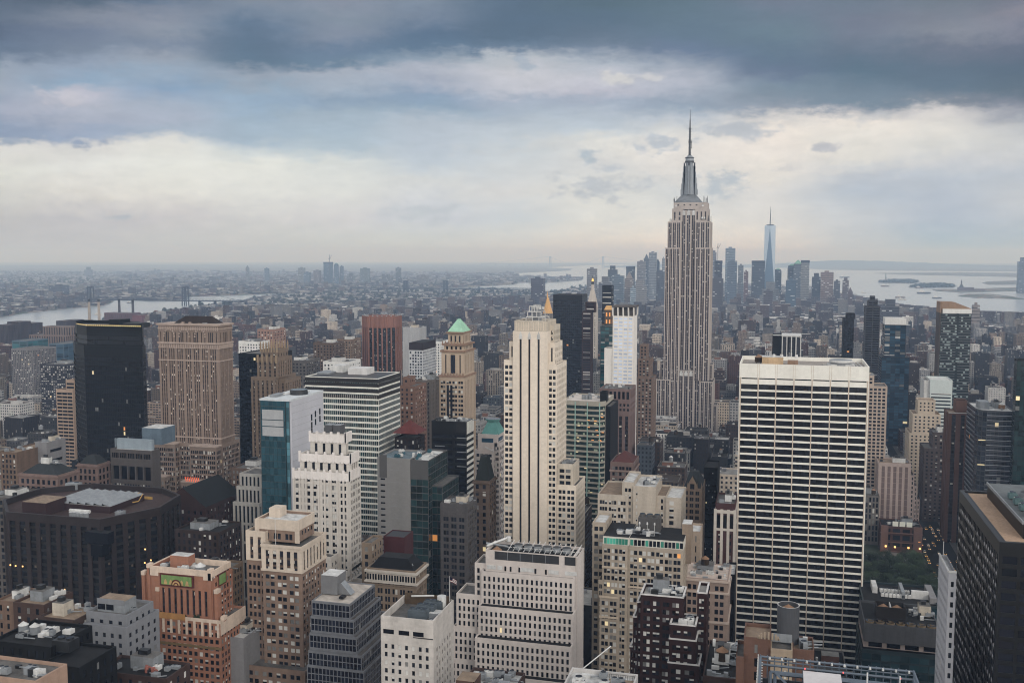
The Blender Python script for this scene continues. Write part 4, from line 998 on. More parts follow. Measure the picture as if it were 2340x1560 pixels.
m.box(x0 - .9, x1 + .9, y0 - .9, y1 + .9, z - 6.4, z - 5.7, tr); m.box(x0 - .8, x1 + .8, y0 - .8, y1 + .8, z - 1.8, z - .8, tr)
b.add('arcade', m); m = MB()
for i in range(6): c = x0 + (x1 - x0) * (i + .8) / 6.6; m.pyramid(c - .6, c + .6, y0 + 2.5, y0 + 4, z + .6, z + 2.4, METAL, .1)
b.add('dormer', m); b.done(836, 978, 1375)
simple('building', 'small red-walled roof house with a steel frame above the clubhouse', 'building', 876, 924, 1226, 440, stone('crimson_wall', (114, 54, 60), .12), None, 0, 12, roof=DMETAL, par=.3)[0].done(874, 928, 1246)
simple('building', 'small tan gabled wing at the back of the clubhouse', 'building', 826, 848, 1240, 425, stone('club_stone', (1, 1, 1)), PT(3, ((.3, .7),), 3.6), 0, 14)[0].done(824, 850, 1262)
# ---------------------------------------------------------------- foreground, left to centre
def dark_granite():
    Y = 430; b = B('office_block', 'huge dark brown granite block with chamfered corners and ribbed walls', 'office', X(190, 1150, Y), Y + 35)
    st = stone('brown_granite', (78, 64, 64), .16, .55, .04); xx = lambda p, py=1180, yy=Y: X(p, py, yy)
    z = Z(190, 1183, Y)
    x0, xm, x2 = xx(14), xx(228), xx(345, 1150, Y + 22)
    poly = [(x0, Y), (xm, Y), (x2, Y + 30), (x2 - 6, Y + 58), (xm - 10, Y + 70), (x0, Y + 70), (x0 - 22, Y + 50), (x0 - 22, Y + 22)]
    f = PT(6.6, ((.2, .8),), 3.9, None, .7, .6, 4.5, 0, strip_mat('granite_strip', (20, 21, 26), (22, 22, 27), 3.9, .6, .02, 1.4, (90, 80, 70)), 'none')
    b.tier(poly, 0, z, st, f, roof=stone('roof_brown', (104, 78, 74), .2), par=3.2, thick=1.2)
    zr = z - 3.2; st2 = stone('brown_granite_lit', (92, 60, 62), .14)
    b.box('penthouse', xx(50, 1140, Y + 8), xx(104, 1140, Y + 8), Y + 8, Y + 24, zr, Z(80, 1148, Y + 8), st2, ROOFT)
    m = MB(); xa, xb = xx(132, 1150, Y + 26), xx(262, 1150, Y + 26); m.box(xa, xb, Y + 22, Y + 52, zr, zr + 3.6, st2, METAL)
    for k in range(7):
        u0, u1 = xa + (xb - xa) * k / 7, xa + (xb - xa) * (k + 1) / 7
        m.poly([(u0, Y + 22, zr + 3.65), (u1, Y + 22, zr + 3.65), (u1, Y + 52, zr + 3.65), (u0, Y + 52, zr + 3.65)], WHITEM)
        m.poly([(u0, Y + 22, zr + 3.7), (u0 + .3, Y + 22, zr + 5), (u0 + .3, Y + 52, zr + 5), (u0, Y + 52, zr + 3.7)], DMETAL); m.poly([(u0 + .3, Y + 22, zr + 5), (u1, Y + 22, zr + 3.7), (u1, Y + 52, zr + 3.7), (u0 + .3, Y + 52, zr + 5)], METAL)
    b.add('sawtooth_skylight', m)
    m = MB()
    for i in range(5): m.cone(xx(164 + i * 8, 1170, Y + 10), Y + 10, zr, zr + 3, 1.5, 1.5, 12, METAL, WHITEM)
    m.tube((xx(160, 1170, Y + 14), Y + 14, zr + 2.5), (xx(205, 1170, Y + 14), Y + 14, zr + 2.5), 1.0, WHITEM, 8); b.add('cooling_tower', m)
    yl = stone('crane_yellow', (206, 160, 60), .15); m = MB()
    xa = xx(262, 1150, Y + 34); m.tube((xa, Y + 34, zr + 1), (xa + 8, Y + 44, zr + 1.6), .32, yl); m.tube((xa + 8, Y + 44, zr + 1.6), (xa + 9.5, Y + 46, zr + 5.4), .26, yl); m.box(xa + 2, xa + 3.6, Y + 50, Y + 52, zr, zr + 4.5, yl); m.box(xa - 4, xa + 9, Y + 55, Y + 55.4, zr, zr + 1.5, yl)
    m.box(xx(130, 1180, Y + 6), xx(156, 1180, Y + 6), Y + 5, Y + 6, zr, zr + 1.6, yl); b.add('window_crane', m)
    b.cool(xx(145, 1150, Y + 60), Y + 62, zr, 8, 5, 4); b.cool(xx(250, 1150, Y + 12), Y + 16, zr, 4, 4, 3)
    m = MB()
    for pl, pr, py in ((196, 248, 1212), (210, 236, 1240)):
        a, c = xx(pl, py, Y - 2), xx(pr, py, Y - 2); m.box(a, c, Y - 3, Y + 2, Z(220, py + 26, Y), Z(220, py, Y), GLK, DMETAL)
    b.add('corner_bay', m); m = MB(); q = random.Random(12)
    for px, py in ((24, 1290), (36, 1292), (52, 1293), (92, 1342), (148, 1346), (332, 1254), (42, 1366), (79, 1369), (112, 1372), (345, 1279), (331, 1285), (130, 1374)):
        yy = Y if px < 228 else Y + 14; a, zz = at(px, py, yy - .8); m.box(a - .35, a + .35, yy - 1.0, yy - .8, zz - .35, zz + .35, BULB)
    b.add('bright_lamp', m)
    b.done(-10, 386, 1450)
dark_granite()
rd = stone('dusky_brick', (96, 62, 58), .18)
b, x0, x1, y0, y1, z = simple('church_hall', 'dusky red gabled hall below the massive tan tower', 'building', 366, 470, 1155, 520, rd, PT(4, ((.3, .6),), 4.2, (.25, .7), .4, 1, 1.5), 0, 40, pyb=1250)
m = MB(); dg = stone('dark_slate', (48, 54, 56), .2); m.poly([(x0, y0, z), (x0, y1, z), ((x0 + x1) / 2, y1, z + 11), ((x0 + x1) / 2, y0, z + 11)], dg); m.poly([(x1, y1, z), (x1, y0, z), ((x0 + x1) / 2, y0, z + 11), ((x0 + x1) / 2, y1, z + 11)], dg); m.poly([(x0, y0 + .2, z), (x1, y0 + .2, z), ((x0 + x1) / 2, y0 + .2, z + 11)], rd); m.poly([(x1, y1 - .2, z), (x0, y1 - .2, z), ((x0 + x1) / 2, y1 - .2, z + 11)], rd)
b.add('gable_roof', m); b.done(362, 480, 1215)
simple('office_block', 'dusky brown block with a small white roof lantern, in front of the red gabled hall', 'office', 400, 500, 1212, 455, stone('dusky_brown', (88, 66, 60), .16), PT(3, ((.3, .7),), 3.6), 0, None, 552, clut=4, roof=ROOFD)[0].done(398, 552, 1290)
simple('office_block', 'tan brick block with a long dark roof behind the orange mural tower', 'office', 436, 512, 1302, 400, stone('ochre_dull', (148, 120, 92), .14), PT(2.7, ((.25, .7),), 3.5, (.25, .75), mix='dark'), 0, None, 556, clut=9, roof=ROOFG)[0].done(436, 560, 1450)
def mural_tower():
    Y = 345; st = stone('orange_terracotta', (186, 124, 92), .12, scale=.05); cr = stone('cream_terracotta', (214, 190, 168), .14)
    b = B('office_tower', 'orange brick tower with a green mural panel under its roof and cream trim', 'tower', X(410, 1300, Y), Y + 14)
    xx = lambda p, py=1330: X(p, py, Y); zz = lambda p: Z(400, p, Y)
    f = PT(2.5, ((.2, .78),), 2.9, (.22, .78), .4, .5, 1.2, mix='blinds'); r = PT(2.4, ((.2, .75),), 2.9, (.22, .78), .4, .4, 1.2, mix='blinds')
    top = PT(2.9, ((.25, .7),), 3.5, None, .5, 1.8, 8.4, 1.0, strip_mat('mural_strip', (40, 38, 44), (60, 52, 50), 3.5, .7, .15), 'none')
    b.rect(xx(352, 1400), xx(503, 1400), Y, Y + 19, 0, zz(1410), st, f, r)
    b.rect(xx(318), xx(480), Y + 3, Y + 17, 0, zz(1320), st, None, r); b.rect(xx(300), xx(320), Y + 7, Y + 17, 0, zz(1352), st, PT(3, ((.35, .6),), 3.4, (.25, .7)), None)
    b.rect(xx(335), xx(478), Y + 2.4, Y + 16, zz(1412), zz(1303), st, top, r, roof=ROOFG, par=2)
    m = MB(); zt = zz(1303)
    m.ring(xx(335) - .2, xx(478) + .2, Y + 2.1, Y + 16.2, zt - 2.2, zt + .3, cr)
    for py in (1393, 1432): m.box(xx(316), xx(353), Y + 2.6, Y + 3, zz(py) - .5, zz(py) + .5, cr)
    for x0, x1 in ((335, 355), (458, 478)): m.box(xx(x0), xx(x1), Y + 2.0, Y + 3, zt - 3.6, zt + .2, cr)
    for i in range(9): c = xx(356, 1400) + (xx(498, 1400) - xx(356, 1400)) * i / 8; m.box(c - .5, c + .5, Y - .3, Y, zz(1445), zz(1412) + .6, cr)
    m.box(xx(352, 1400) - .1, xx(503, 1400) + .3, Y - .25, Y + .2, zz(1408) - 1, zz(1408) + .3, cr); m.box(xx(503, 1400), xx(503, 1400) + .3, Y, Y + 19, zz(1440), zz(1408), cr)
    m.box(xx(352, 1400) - .1, xx(503, 1400) + .2, Y - .2, Y, zz(1470) - .5, zz(1470) + .5, stone('band_bronze', (150, 124, 82), .2)); b.add('cream_trim', m)
    m = MB()
    for a, py in ((320, 1318), (333, 1300), (352, 1352), (472, 1300), (486, 1345), (500, 1404)): c = xx(a); m.box(c - .7, c + .7, Y + 2.0, Y + 4.2, zz(1412), zz(py), st); m.box(c - .8, c + .8, Y + 1.8, Y + 4.4, zz(py) - 1.1, zz(py) + .5, cr)
    b.add('buttress', m)
    b.box('penthouse', xx(360), xx(402), Y + 9, Y + 14, zt - 2, zz(1286), st, ROOFL)
    # mural: plain sunburst in coloured tile
    m = MB(); red = stone('tile_red', (136, 56, 46), .15); gr = stone('tile_green', (128, 168, 84), .2); am = stone('tile_amber', (206, 164, 96), .15)
    xa, xb, za, zb = xx(360), xx(436), zz(1343), zz(1315); yf = Y + 1.6
    m.box(xa, xb, yf, Y + 2.6, za, zb, red); m.box(xa + .7, xb - .7, yf - .12, yf, za + .6, zb - .6, gr); cx = (xa + xb) / 2
    for rr, mt, dd in ((2.4, red, .2), (1.8, am, .28), (1.2, red, .36), (.7, am, .44)):
        m.poly([(cx + rr * math.cos(math.pi * k / 12), yf - dd, za + .7 + rr * math.sin(math.pi * k / 12)) for k in range(12, -1, -1)][::-1], mt)
    for k in (-2, -1, 1, 2): m.poly([(cx + k * 2.5 - .8, yf - .2, za + .8), (cx + k * 2.5 + .8, yf - .2, za + .8), (cx + k * 2.5 + .5, yf - .2, za + 2.4), (cx + k * 2.5, yf - .2, za + 3), (cx + k * 2.5 - .5, yf - .2, za + 2.4)], am)
    xs = xx(478); m.box(xs, xs + .5, Y + 6, Y + 12, za, zb, red); m.box(xs + .5, xs + .6, Y + 6.6, Y + 11.4, za + .6, zb - .6, gr); b.add('mural', m)
    m = MB(); m.box(xx(352, 1408), xx(424, 1408), Y - .45, Y - .26, zz(1412) - .3, zz(1412) + 2.2, stone('tile_gold', (200, 140, 62), .15)); b.add('tile_panel', m)
    zr = zt - 2; b.tank(xx(432, 1300), Y + 8, zr, 2.1, 1.6, .4, METAL, WHITEM); b.clutter(xx(337), xx(440), Y + 4, Y + 15, zr, 6, 9, WHITEM, pent=False)
    m = MB(); sg = stone('shrub', (62, 80, 48), .3); q = random.Random(2)
    for i in range(14): p = xx(q.uniform(355, 450), 1400); m.cone(p, Y + 1.4, zz(1410), zz(1410) + q.uniform(.8, 2), q.uniform(.4, .9), .1, 6, sg)
    b.add('planting', m); b.done(298, 525, 1560)
mural_tower()
def brown_white_top():
    Y = 362; st = stone('brown_brick', (162, 132, 112), .14, scale=.05); wt = stone('cream_brick', (206, 188, 168), .12)
    b = B('office_tower', 'brown brick tower with a cream stone crown and small roof pavilion', 'tower', X(640, 1300, Y), Y + 14); xx = lambda p, py=1300: X(p, py, Y); zz = lambda p: Z(640, p, Y)
    f = PT(4.8, ((.12, .4), (.54, .82)), 3.05, (.25, .76), .4, .8, 1.4, mix='blinds'); r = PT(2.6, ((.2, .7),), 3.05, (.25, .76), .4, .5, 1.4, mix='blinds'); c = PT(3.4, ((.25, .72),), 12, (.06, .86), .5, 1.2, 1.2, 0, strip_mat('brown_strip', (36, 36, 42), (120, 92, 74), 3.35, .7, .2), 'none')
    y1 = Y + 22; L = zz(1303); b.rect(xx(600), xx(690), Y, y1, 0, L, st, f, r)
    b.rect(xx(599), xx(691), Y - .3, y1 + .3, L, zz(1246), wt, c, PT(3.2, ((.3, .7),), 12, (.06, .86), .5, .8, 1.2, 0, strip_mat('brown_strip', (1, 1, 1), (1, 1, 1)), 'none'), par=1.5)
    b.rect(xx(556), xx(600), Y + 3, y1, 0, zz(1290), st, PT(5, ((.1, .36), (.6, .86)), 3.35, (.25, .76), .4, .5, 1.4), None); b.rect(xx(555), xx(600), Y + 2.8, y1 + .2, zz(1290), zz(1222), wt, PT(4.6, ((.3, .66),), 14, (.1, .85), .5, 1, 1.2, 0, strip_mat('brown_strip', (1, 1, 1), (1, 1, 1)), 'none'), None)
    b.rect(xx(576), xx(668), Y + 5, y1 - 2, zz(1246), zz(1196), st, PT(5.2, ((.2, .42), (.54, .76)), 4.4, (.2, .7), .4, 1.2, 4.5), r, roof=ROOFL)
    m = MB(); m.ring(xx(576) - .3, xx(668) + .3, Y + 4.7, y1 - 1.7, zz(1196) - 4.2, zz(1196) + .2, wt); m.ring(xx(598), xx(692), Y - .7, y1 + .6, zz(1246) - .8, zz(1246) + .3, wt); m.box(xx(598), xx(692), Y - .6, y1 + .6, zz(1303) - .4, zz(1303) + .5, wt)
    for i in range(2): m.box(xx(576 + i * 92) - 1, xx(576 + i * 92) + 1, Y + 4.6, Y + 5, zz(1246), zz(1196), wt)
    b.add('cream_trim', m); b.box('penthouse', xx(582, 1190), xx(607, 1190), Y + 12, Y + 18, zz(1196) - 1, zz(1180), wt)
    # lower base
    b.rect(xx(548, 1500), xx(712, 1500), Y - 6, y1 + 2, 0, zz(1512), st, PT(6, ((.1, .34), (.52, .76)), 3.35, (.25, .76), .4, .8, 1.4), r); b.rect(xx(548, 1500), xx(578, 1500), Y - 3, y1, zz(1514), zz(1468), st, PT(4, ((.2, .45), (.6, .85)), 3.35), None, roof=ROOFD)
    m = MB(); xf = xx(627, 1250); m.tube((xf, Y + 1, zz(1246)), (xf, Y + 1, zz(1188)), .1, WHITEM); b.add('mast_pole', m); b.done(550, 732, 1560)
brown_white_top()
def dark_ziggurat():
    Y = 338; b = B('office_building', 'dark glass office ziggurat stepping down in four gridded tiers', 'building', X(780, 1400, Y), Y + 14)
    fr = stone('dark_grid', (132, 134, 140), .12, .5); g = glass('zig_glass', (26, 29, 40), .1, .6, .4); xx = lambda p, py=1370: X(p, py, Y); zz = lambda p: Z(760, p, Y)
    pt = PT(1.5, ((.12, .9),), 2.45, (.1, .9), .12, .2, .7, .2, g, 'dark')
    y1 = Y + 24; zt = zz(1375)
    for i, (pr, py, dy, k) in enumerate(((800, 1376, 0, 0), (811, 1408, -1.2, 1), (820, 1436, -2.4, 2), (834, 1472, -3.6, 3), (842, 1500, -4.8, 4))):
        zn = zz((1376, 1409, 1445, 1482, 1512)[i]); zb = zz((1410, 1446, 1483, 1513, 1700)[i]) - 1
        b.rect(xx(712), X(pr, 1400, Y), Y + dy, y1 + k * 1.4, max(0, zb), zn, fr, pt, roof=(stone('zig_roof', (190, 178, 166), .2) if i == 0 else stone('zig_ledge', (120, 112, 108), .2)), par=.3)
    gp = stone('grey_penthouse', (136, 136, 138), .12); b.box('penthouse', xx(712, 1340), xx(750, 1340), Y + 8, Y + 16, zt, zz(1332), gp, ROOFL)
    m = MB(); xa, xb = xx(742, 1360), xx(779, 1360); m.poly([(xa, Y + 9, zt), (xb, Y + 9, zt), (xa + 2.5, Y + 9, zt + 4.5), (xa, Y + 9, zt + 4.5)], gp); m.poly([(xb, Y + 9, zt), (xb, Y + 13, zt), (xa + 2.5, Y + 13, zt + 4.5), (xa + 2.5, Y + 9, zt + 4.5)], METAL); m.box(xx(764, 1370), xx(774, 1370), Y + 4, Y + 7, zt, zt + .8, GLK); b.add('skylight', m)
    b.done(712, 870, 1560)
dark_ziggurat()
def blank_white():
    Y = 300; b, x0, x1, y0, y1, z = hero('office_building', 'blank off-white block with a sunken roof holding three blue-grey cooling units', 'building', 870, 990, 1412, Y, None, 1037)
    st = stone('stained_white', (196, 188, 180), .16, scale=.06); b.rect(x0, x1, y0, y1, 0, z, st, PT(2.3, ((.22, .6),), 2.8, (.2, .7), .4, .8, 8.6), PT(2.6, ((.25, .6),), 2.8, (.2, .7), .35, 8, 9.5), roof=ROOFG, par=2.6)
    m = MB()
    for p in (876, 911, 944): m.box(X(p, 1440, Y), X(p + 24, 1440, Y), y0 - .06, y0 + .3, Z(900, 1448, Y), Z(900, 1438, Y), GLK)
    m.box(X(944, 1455, Y), x1 - .1, y0 - .12, y0, Z(960, 1458, Y), Z(960, 1456, Y), DMETAL); b.add('louver', m); zr = z - 2.6
    cu = stone('cool_blue', (104, 116, 126), .15)
    for i in range(3): b.cool(x0 + 7.6 + i * 1.1, y0 + 5 + i * 4.6, zr, 6.5, 3.6, 3.4, cu, 3)
    b.box('vent_box', x0 + 14, x0 + 18, y0 + 8, y0 + 12, zr, zr + 2, METAL, ROOFL); b.cool(x0 + 16, y0 + 2, zr, 2, 2, 1.6)
    m = MB(); yw = y1 - 1; m.box(x0 + .8, x1 - .8, yw - .2, yw, zr, z + 1.4, stone('brown_wall', (120, 96, 70), .2)); m.tube((x0 + 2, y0 + 2, zr + 2), (x0 + 8, y0 + 1, zr + .5), .3, WHITEM); m.tube((x0 + 4, y1 - 3, z + 1), (x0 + 12, y1 - 2, z + 1.5), .35, WHITEM); m.cone(x1 - 3, y1 - 4, zr, z + 2.4, 1.6, 1.6, 10, WHITEM); b.add('roof_plant', m)
    b.done(868, 1038, 1560)
    flag(x1 - .8, y1 - 2, z, 9, 'small striped flag on a thin pole above the blank white block')
blank_white()
def big_white():
    Y = 385; st = stone('white_limestone', (206, 194, 186), .1, scale=.05)
    b = B('office_building', 'broad whitish stepped block with rows of small dark windows and caged roof machinery', 'building', X(1200, 1300, Y), Y + 14)
    zz = lambda p, px=1200: Z(px, p, Y); f = PT(2.05, ((.25, .68),), 3.15, (.2, .8), .5, .5, 1.6, 0, GLD, 'dark'); bl = PT(30, ((.06, .5),), 4, (.25, .7), .2, .5, 30, mix='none')
    # main stack, right part a plain flank wall
    xr = X(1316, 1300, Y); y1 = DEP(xr, 1333, 1300); dk = stone('plant_screen', (84, 84, 88), .12)
    tiers = ((1110, 1308, 1262, 1312, 2.0), (1100, 1308, 1312, 1386, 0.6), (1093, 1306, 1393, 1458, -3.2), (1085, 1302, 1467, 1538, -7), (1076, 1300, 1550, 1700, -10.8))
    for i, (pl, pr, pt_, pb, dy) in enumerate(tiers):
        zt, zb = zz(pt_), max(0, zz(pb) - .8)
        zt = Z(1200, pt_, Y + dy); zb = max(0, Z(1200, pb, Y + dy) - 3); b.rect(X(pl, 1400, Y + dy), X(pr, 1400, Y + dy) + .8, Y + dy, y1, zb, zt, st, f if i else None, None, roof=ROOFD, par=.3 if i else 1.2)
    b.rect(xr - 4, xr, Y + 3, y1 + 1, 0, zz(1268), st, None, None)
    m = MB(); z0 = zz(1262); m.box(X(1128, 1280, Y), X(1275, 1280, Y), Y + 1.85, Y + 2, z0 - 4.4, z0 - 1.0, dk); m.box(X(1288, 1280, Y), X(1313, 1280, Y), Y + 1.85, Y + 2.0, z0 - 4.4, z0 - 1.0, dk)
    for k in range(5): c = X(1128 + k * 29, 1280, Y); m.box(c - .08, c + .08, Y + 1.75, Y + 1.85, z0 - 4.4, z0 - 1.0, METAL)
    b.add('louver_screen', m); m = MB()
    for a, c in ((1186, 1218), (1251, 1274), (1289, 1316), (1110, 1130), (1134, 1145)): m.box(X(a, 1318, Y), X(c, 1318, Y), Y + 1.85, Y + 2.02, z0 - 8.6, z0 - 7.0, WHITEM)
    for a in (1150, 1162, 1182, 1219, 1243): m.box(X(a, 1318, Y), X(a + 4, 1318, Y), Y + 1.85, Y + 2.02, z0 - 9.0, z0 - 7.0, GLK)
    b.add('door', m)
    for i in range(6):
        cx = X(1185 + i * 22, 1255, Y + 8); m = MB(); m.cone(cx, Y + 8, z0 - 1.2, z0 + .6, 1.7, 1.7, 14, METAL, GLK); m.cone(cx, Y + 8, z0 + .6, z0 + .9, 1.8, 1.8, 14, METAL, DMETAL); m.build('fan', b.o, b.org)
    m = MB()
    for i in range(14): c = X(1160 + i * 12, 1255, Y + 4); m.tube((c, Y + 4, z0 - 1), (c + .8, Y + 12, z0 + 1.4), .14, WHITEM); m.tube((c, Y + 4, z0 + .6), (c + 1.8, Y + 4, z0 + .6), .12, WHITEM)
    m.tube((X(1112, 1250, Y + 5), Y + 5, z0), (X(1160, 1250, Y + 14), Y + 14, z0 + 1.5), .6, WHITEM); m.tube((X(1112, 1250, Y + 9), Y + 9, z0), (X(1160, 1250, Y + 5), Y + 5, z0 + .5), .5, METAL); m.cone(X(1163, 1238, Y + 14), Y + 14, z0, z0 + 2, 1, .9, 10, WHITEM); b.add('pipe_rack', m)
    m = MB(); m.cone(X(1135, 1250, Y + 3.5), Y + 4, z0 - 1, z0 + .6, 2.2, .1, 10, CONE); b.add('tank_lid', m)
    # left wings stepping down
    b.rect(X(1080, 1310, Y), X(1110, 1310, Y), Y + 3, y1, 0, zz(1300), st, f, None); b.rect(X(1040, 1370, Y), X(1098, 1370, Y), Y + 1.6, y1, 0, zz(1372), st, f, None); b.rect(X(1034, 1450, Y), X(1092, 1450, Y), Y + .6, y1, 0, zz(1448), st, f, None); b.rect(X(1030, 1530, Y), X(1086, 1530, Y), Y - .4, y1, 0, zz(1520), st, f, None)
    b.done(1036, 1336, 1540)
big_white()
# ---------------------------------------------------------------- centre and right middle
def curved_glass():
    Y = 745; b, x0, x1, y0, y1, z = hero('office_tower', 'green-glazed tower with pale banded floors and a black service slab', 'tower', 1287, 1383, 915, Y, 40)
    cr = stone('pale_band', (176, 168, 152), .1); g = glass('sea_glass', (38, 60, 58), .1, .7, 1.0); bk = stone('black_slab', (32, 31, 36), .15, .5)
    xm = X(1372, 920, Y); pt = PT(9.3, ((.02, .96),), 4.0, (.08, .64), .25, .3, 2.4, 0, strip_mat('sea_strip', (30, 46, 46), (36, 52, 50), 4.0, .99, .14, 1.3, (150, 160, 140)), 'none')
    b.tier([(x0, y0), (xm, y0 - 3), (x1, y0 + 1.5), (x1, y1), (x0, y1)], 0, z, cr, pt, roof=stone('roof_pinkish', (206, 194, 184), .12))
    m = MB()
    for i in range(4): c = x0 + (xm - x0) * i / 3.0; yy = y0 - 3 * i / 3.0; m.box(c - .35, c + .35, yy - .3, yy + .2, 0, z - 1, stone('aqua_fin', (150, 190, 180), .1))
    b.add('fin', m)
    b.rect(x1, x1 + 4, y0 + 1.5, y0 + 38, 0, z - 4, bk, None, None); b.rect(X(1369, 900, Y), x1 + .5, Y + 4, Y + 12, z - 1, Z(1390, 897, Y), bk, None, None)
    m = MB()
    for i in range(3): m.cone(X(1332 + i * 8, 905, Y + 12), Y + 14, z - 1, z + 2.4, 1.4, 1.4, 10, METAL, GLK)
    b.add('cooling_tower', m); b.clutter(x0, xm, y0 + 4, y1, z - 1, 6, 6, pent=False)
    m = MB(); q = random.Random(5)
    for i in range(26):
        px, py = q.uniform(1345, 1380), q.uniform(945, 1010)
        if i > 9: px, py = q.uniform(1292, 1378), q.uniform(940, 1130)
        a, zz = at(px, py, Y - 2); m.box(a - .9, a + .9, Y - 3.2, Y - 2.9 + .0, zz - .3, zz + .3, LITW if i < 10 else LITC)
    m.build('lit_pane', b.o, b.org, 'stuff'); b.done(1285, 1412, 1140)
curved_glass()
def pink_granite():
    Y = 860; b, x0, x1, y0, y1, z = hero('office_tower', 'pinkish granite tower with tall window slots below the white flared one', 'tower', 1370, 1441, 888, Y, None, 1453)
    st = stone('pink_granite', (146, 118, 112), .12, scale=.03); W = strip_mat('pink_strip', (34, 32, 38), (70, 58, 58), 4, .7, .05)
    b.rect(x0, x1, y0, y1, 0, z - 22, st, PT(5.6, ((.22, .72),), 4, None, .6, .5, 2, 0, W, 'none', True)); b.rect(x0, x1, y0, y1, z - 22, z - 11, st, PT(3.2, ((.25, .75),), 4.2, (.25, .7), .5, .5, 1, mix='dark')); b.rect(x0, x1, y0, y1, z - 11, z, st, PT(3.6, ((.22, .76),), 8, (.1, .85), .7, .5, 1.6, 0, GLK, 'none'))
    b.clutter(x0, x1, y0, y1, z - 1, 4, 6, pent=False); b.done(1368, 1455, 1035)
pink_granite()
def flared():
    Y = 950; b = B('apartment_tower', 'white tower with glinting windows whose piers flare open at the top', 'tower', X(1426, 760, Y), Y + 16); xx = lambda p: X(p, 760, Y); zz = lambda p: Z(1426, p, Y)
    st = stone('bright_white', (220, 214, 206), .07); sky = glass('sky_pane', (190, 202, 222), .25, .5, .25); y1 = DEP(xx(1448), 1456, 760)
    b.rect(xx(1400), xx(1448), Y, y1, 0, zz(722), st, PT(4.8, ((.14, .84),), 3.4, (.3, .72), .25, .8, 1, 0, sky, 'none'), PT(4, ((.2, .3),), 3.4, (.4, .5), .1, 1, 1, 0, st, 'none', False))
    m = MB(); gr = stone('crown_grey', (120, 112, 108), .15); m.box(xx(1402), xx(1446), Y + 2, y1 - 2, zz(722), zz(704), gr)
    for i in range(5):
        c = xx(1400) + (xx(1448) - xx(1400)) * i / 4.0
        for yy, s_ in ((Y, -1), (y1, 1)):
            m.poly([(c - .7, yy, zz(722)), (c + .7, yy, zz(722)), (c + .7, yy + s_ * 2.0, zz(699)), (c - .7, yy + s_ * 2.0, zz(699))], st); m.poly([(c - .7, yy + .6, zz(722)), (c - .7, yy, zz(722)), (c - .7, yy + s_ * 2, zz(699)), (c - .7, yy + .6 + s_ * 2, zz(699))], st); m.poly([(c + .7, yy, zz(722)), (c + .7, yy + .6, zz(722)), (c + .7, yy + .6 + s_ * 2, zz(699)), (c + .7, yy + s_ * 2, zz(699))], st)
    m.box(xx(1398), xx(1451), Y - 2.2, y1 + 2.2, zz(702), zz(699), gr); b.add('flared_crown', m)
    b.rect(xx(1381), xx(1400), Y + 1, y1 - 6, 0, zz(796), st, None, None); b.done(1380, 1458, 872)
flared()
simple('apartment_tower', 'teal glass tower tucked behind the white flared tower', 'tower', 1372, 1402, 745, 990, stone('teal_frame', (1, 1, 1)), PT(5, ((.05, .95),), 3.6, (.1, .8), .2, .4, 1, 0, GLT, 'std', False), 0, 24)[0].done(1370, 1400, 880)
def lantern():
    Y = 1120; xx = lambda p: X(p, 720, Y); zz = lambda p: Z(1389, p, Y); b = B('apartment_tower', 'slim brown tower topped by a gold lantern roof', 'tower', xx(1388), Y + 8); br = stone('brown_mid', (1, 1, 1))
    b.rect(xx(1376), xx(1400), Y, Y + 16, 0, zz(740), br, PT(3.5, ((.3, .7),), 3.6, ind=False)); b.rect(xx(1381), xx(1397), Y + 2, Y + 12, zz(740), zz(708), br, PT(3.5, ((.3, .7),), 8, (.2, .7), .3, .5, 1, 0, LITW, 'none'))
    m = MB(); m.pyramid(xx(1380), xx(1398), Y + 1, Y + 13, zz(708), zz(699), stone('gold_roof', (222, 168, 92), .1), .6, fy=.6); b.add('lantern_roof', m); b.done(1374, 1400, 800)
lantern()
simple('office_tower', 'dark bronze slab tower behind the cream striped tower', 'tower', 1264, 1331, 673, 1500, stone('bronze_slab', (50, 46, 52), .1, .4), PT(3, ((.1, .9),), 4, (.3, .8), .1, .4, 8, 0, GLK, 'dark', False), 0, 40)[0].done(1262, 1334, 850)
simple('apartment_tower', 'slender maroon tower with banded glass corner, left of the clock-tower spire', 'tower', 1330, 1352, 712, 1400, stone('maroon_slab', (96, 66, 66), .1), PT(20, ((.1, .9),), 3.5, (.2, .7), .3, .4, 1, 0, GLD, 'std', False), None, 14, tiers=((1338, 1360, 690, .2, .95),))[0].done(1328, 1362, 880)
simple('apartment_tower', 'dark glass tower with pale balconies beside the spire of the clock tower', 'tower', 1376, 1398, 652, 1800, stone('dark_balcony', (48, 52, 58), .1), PT(14, ((.04, .96),), 3.6, (.3, .9), .3, .3, 2, 0, GLK, 'std', False), 0, 22)[0].done(1374, 1400, 700)
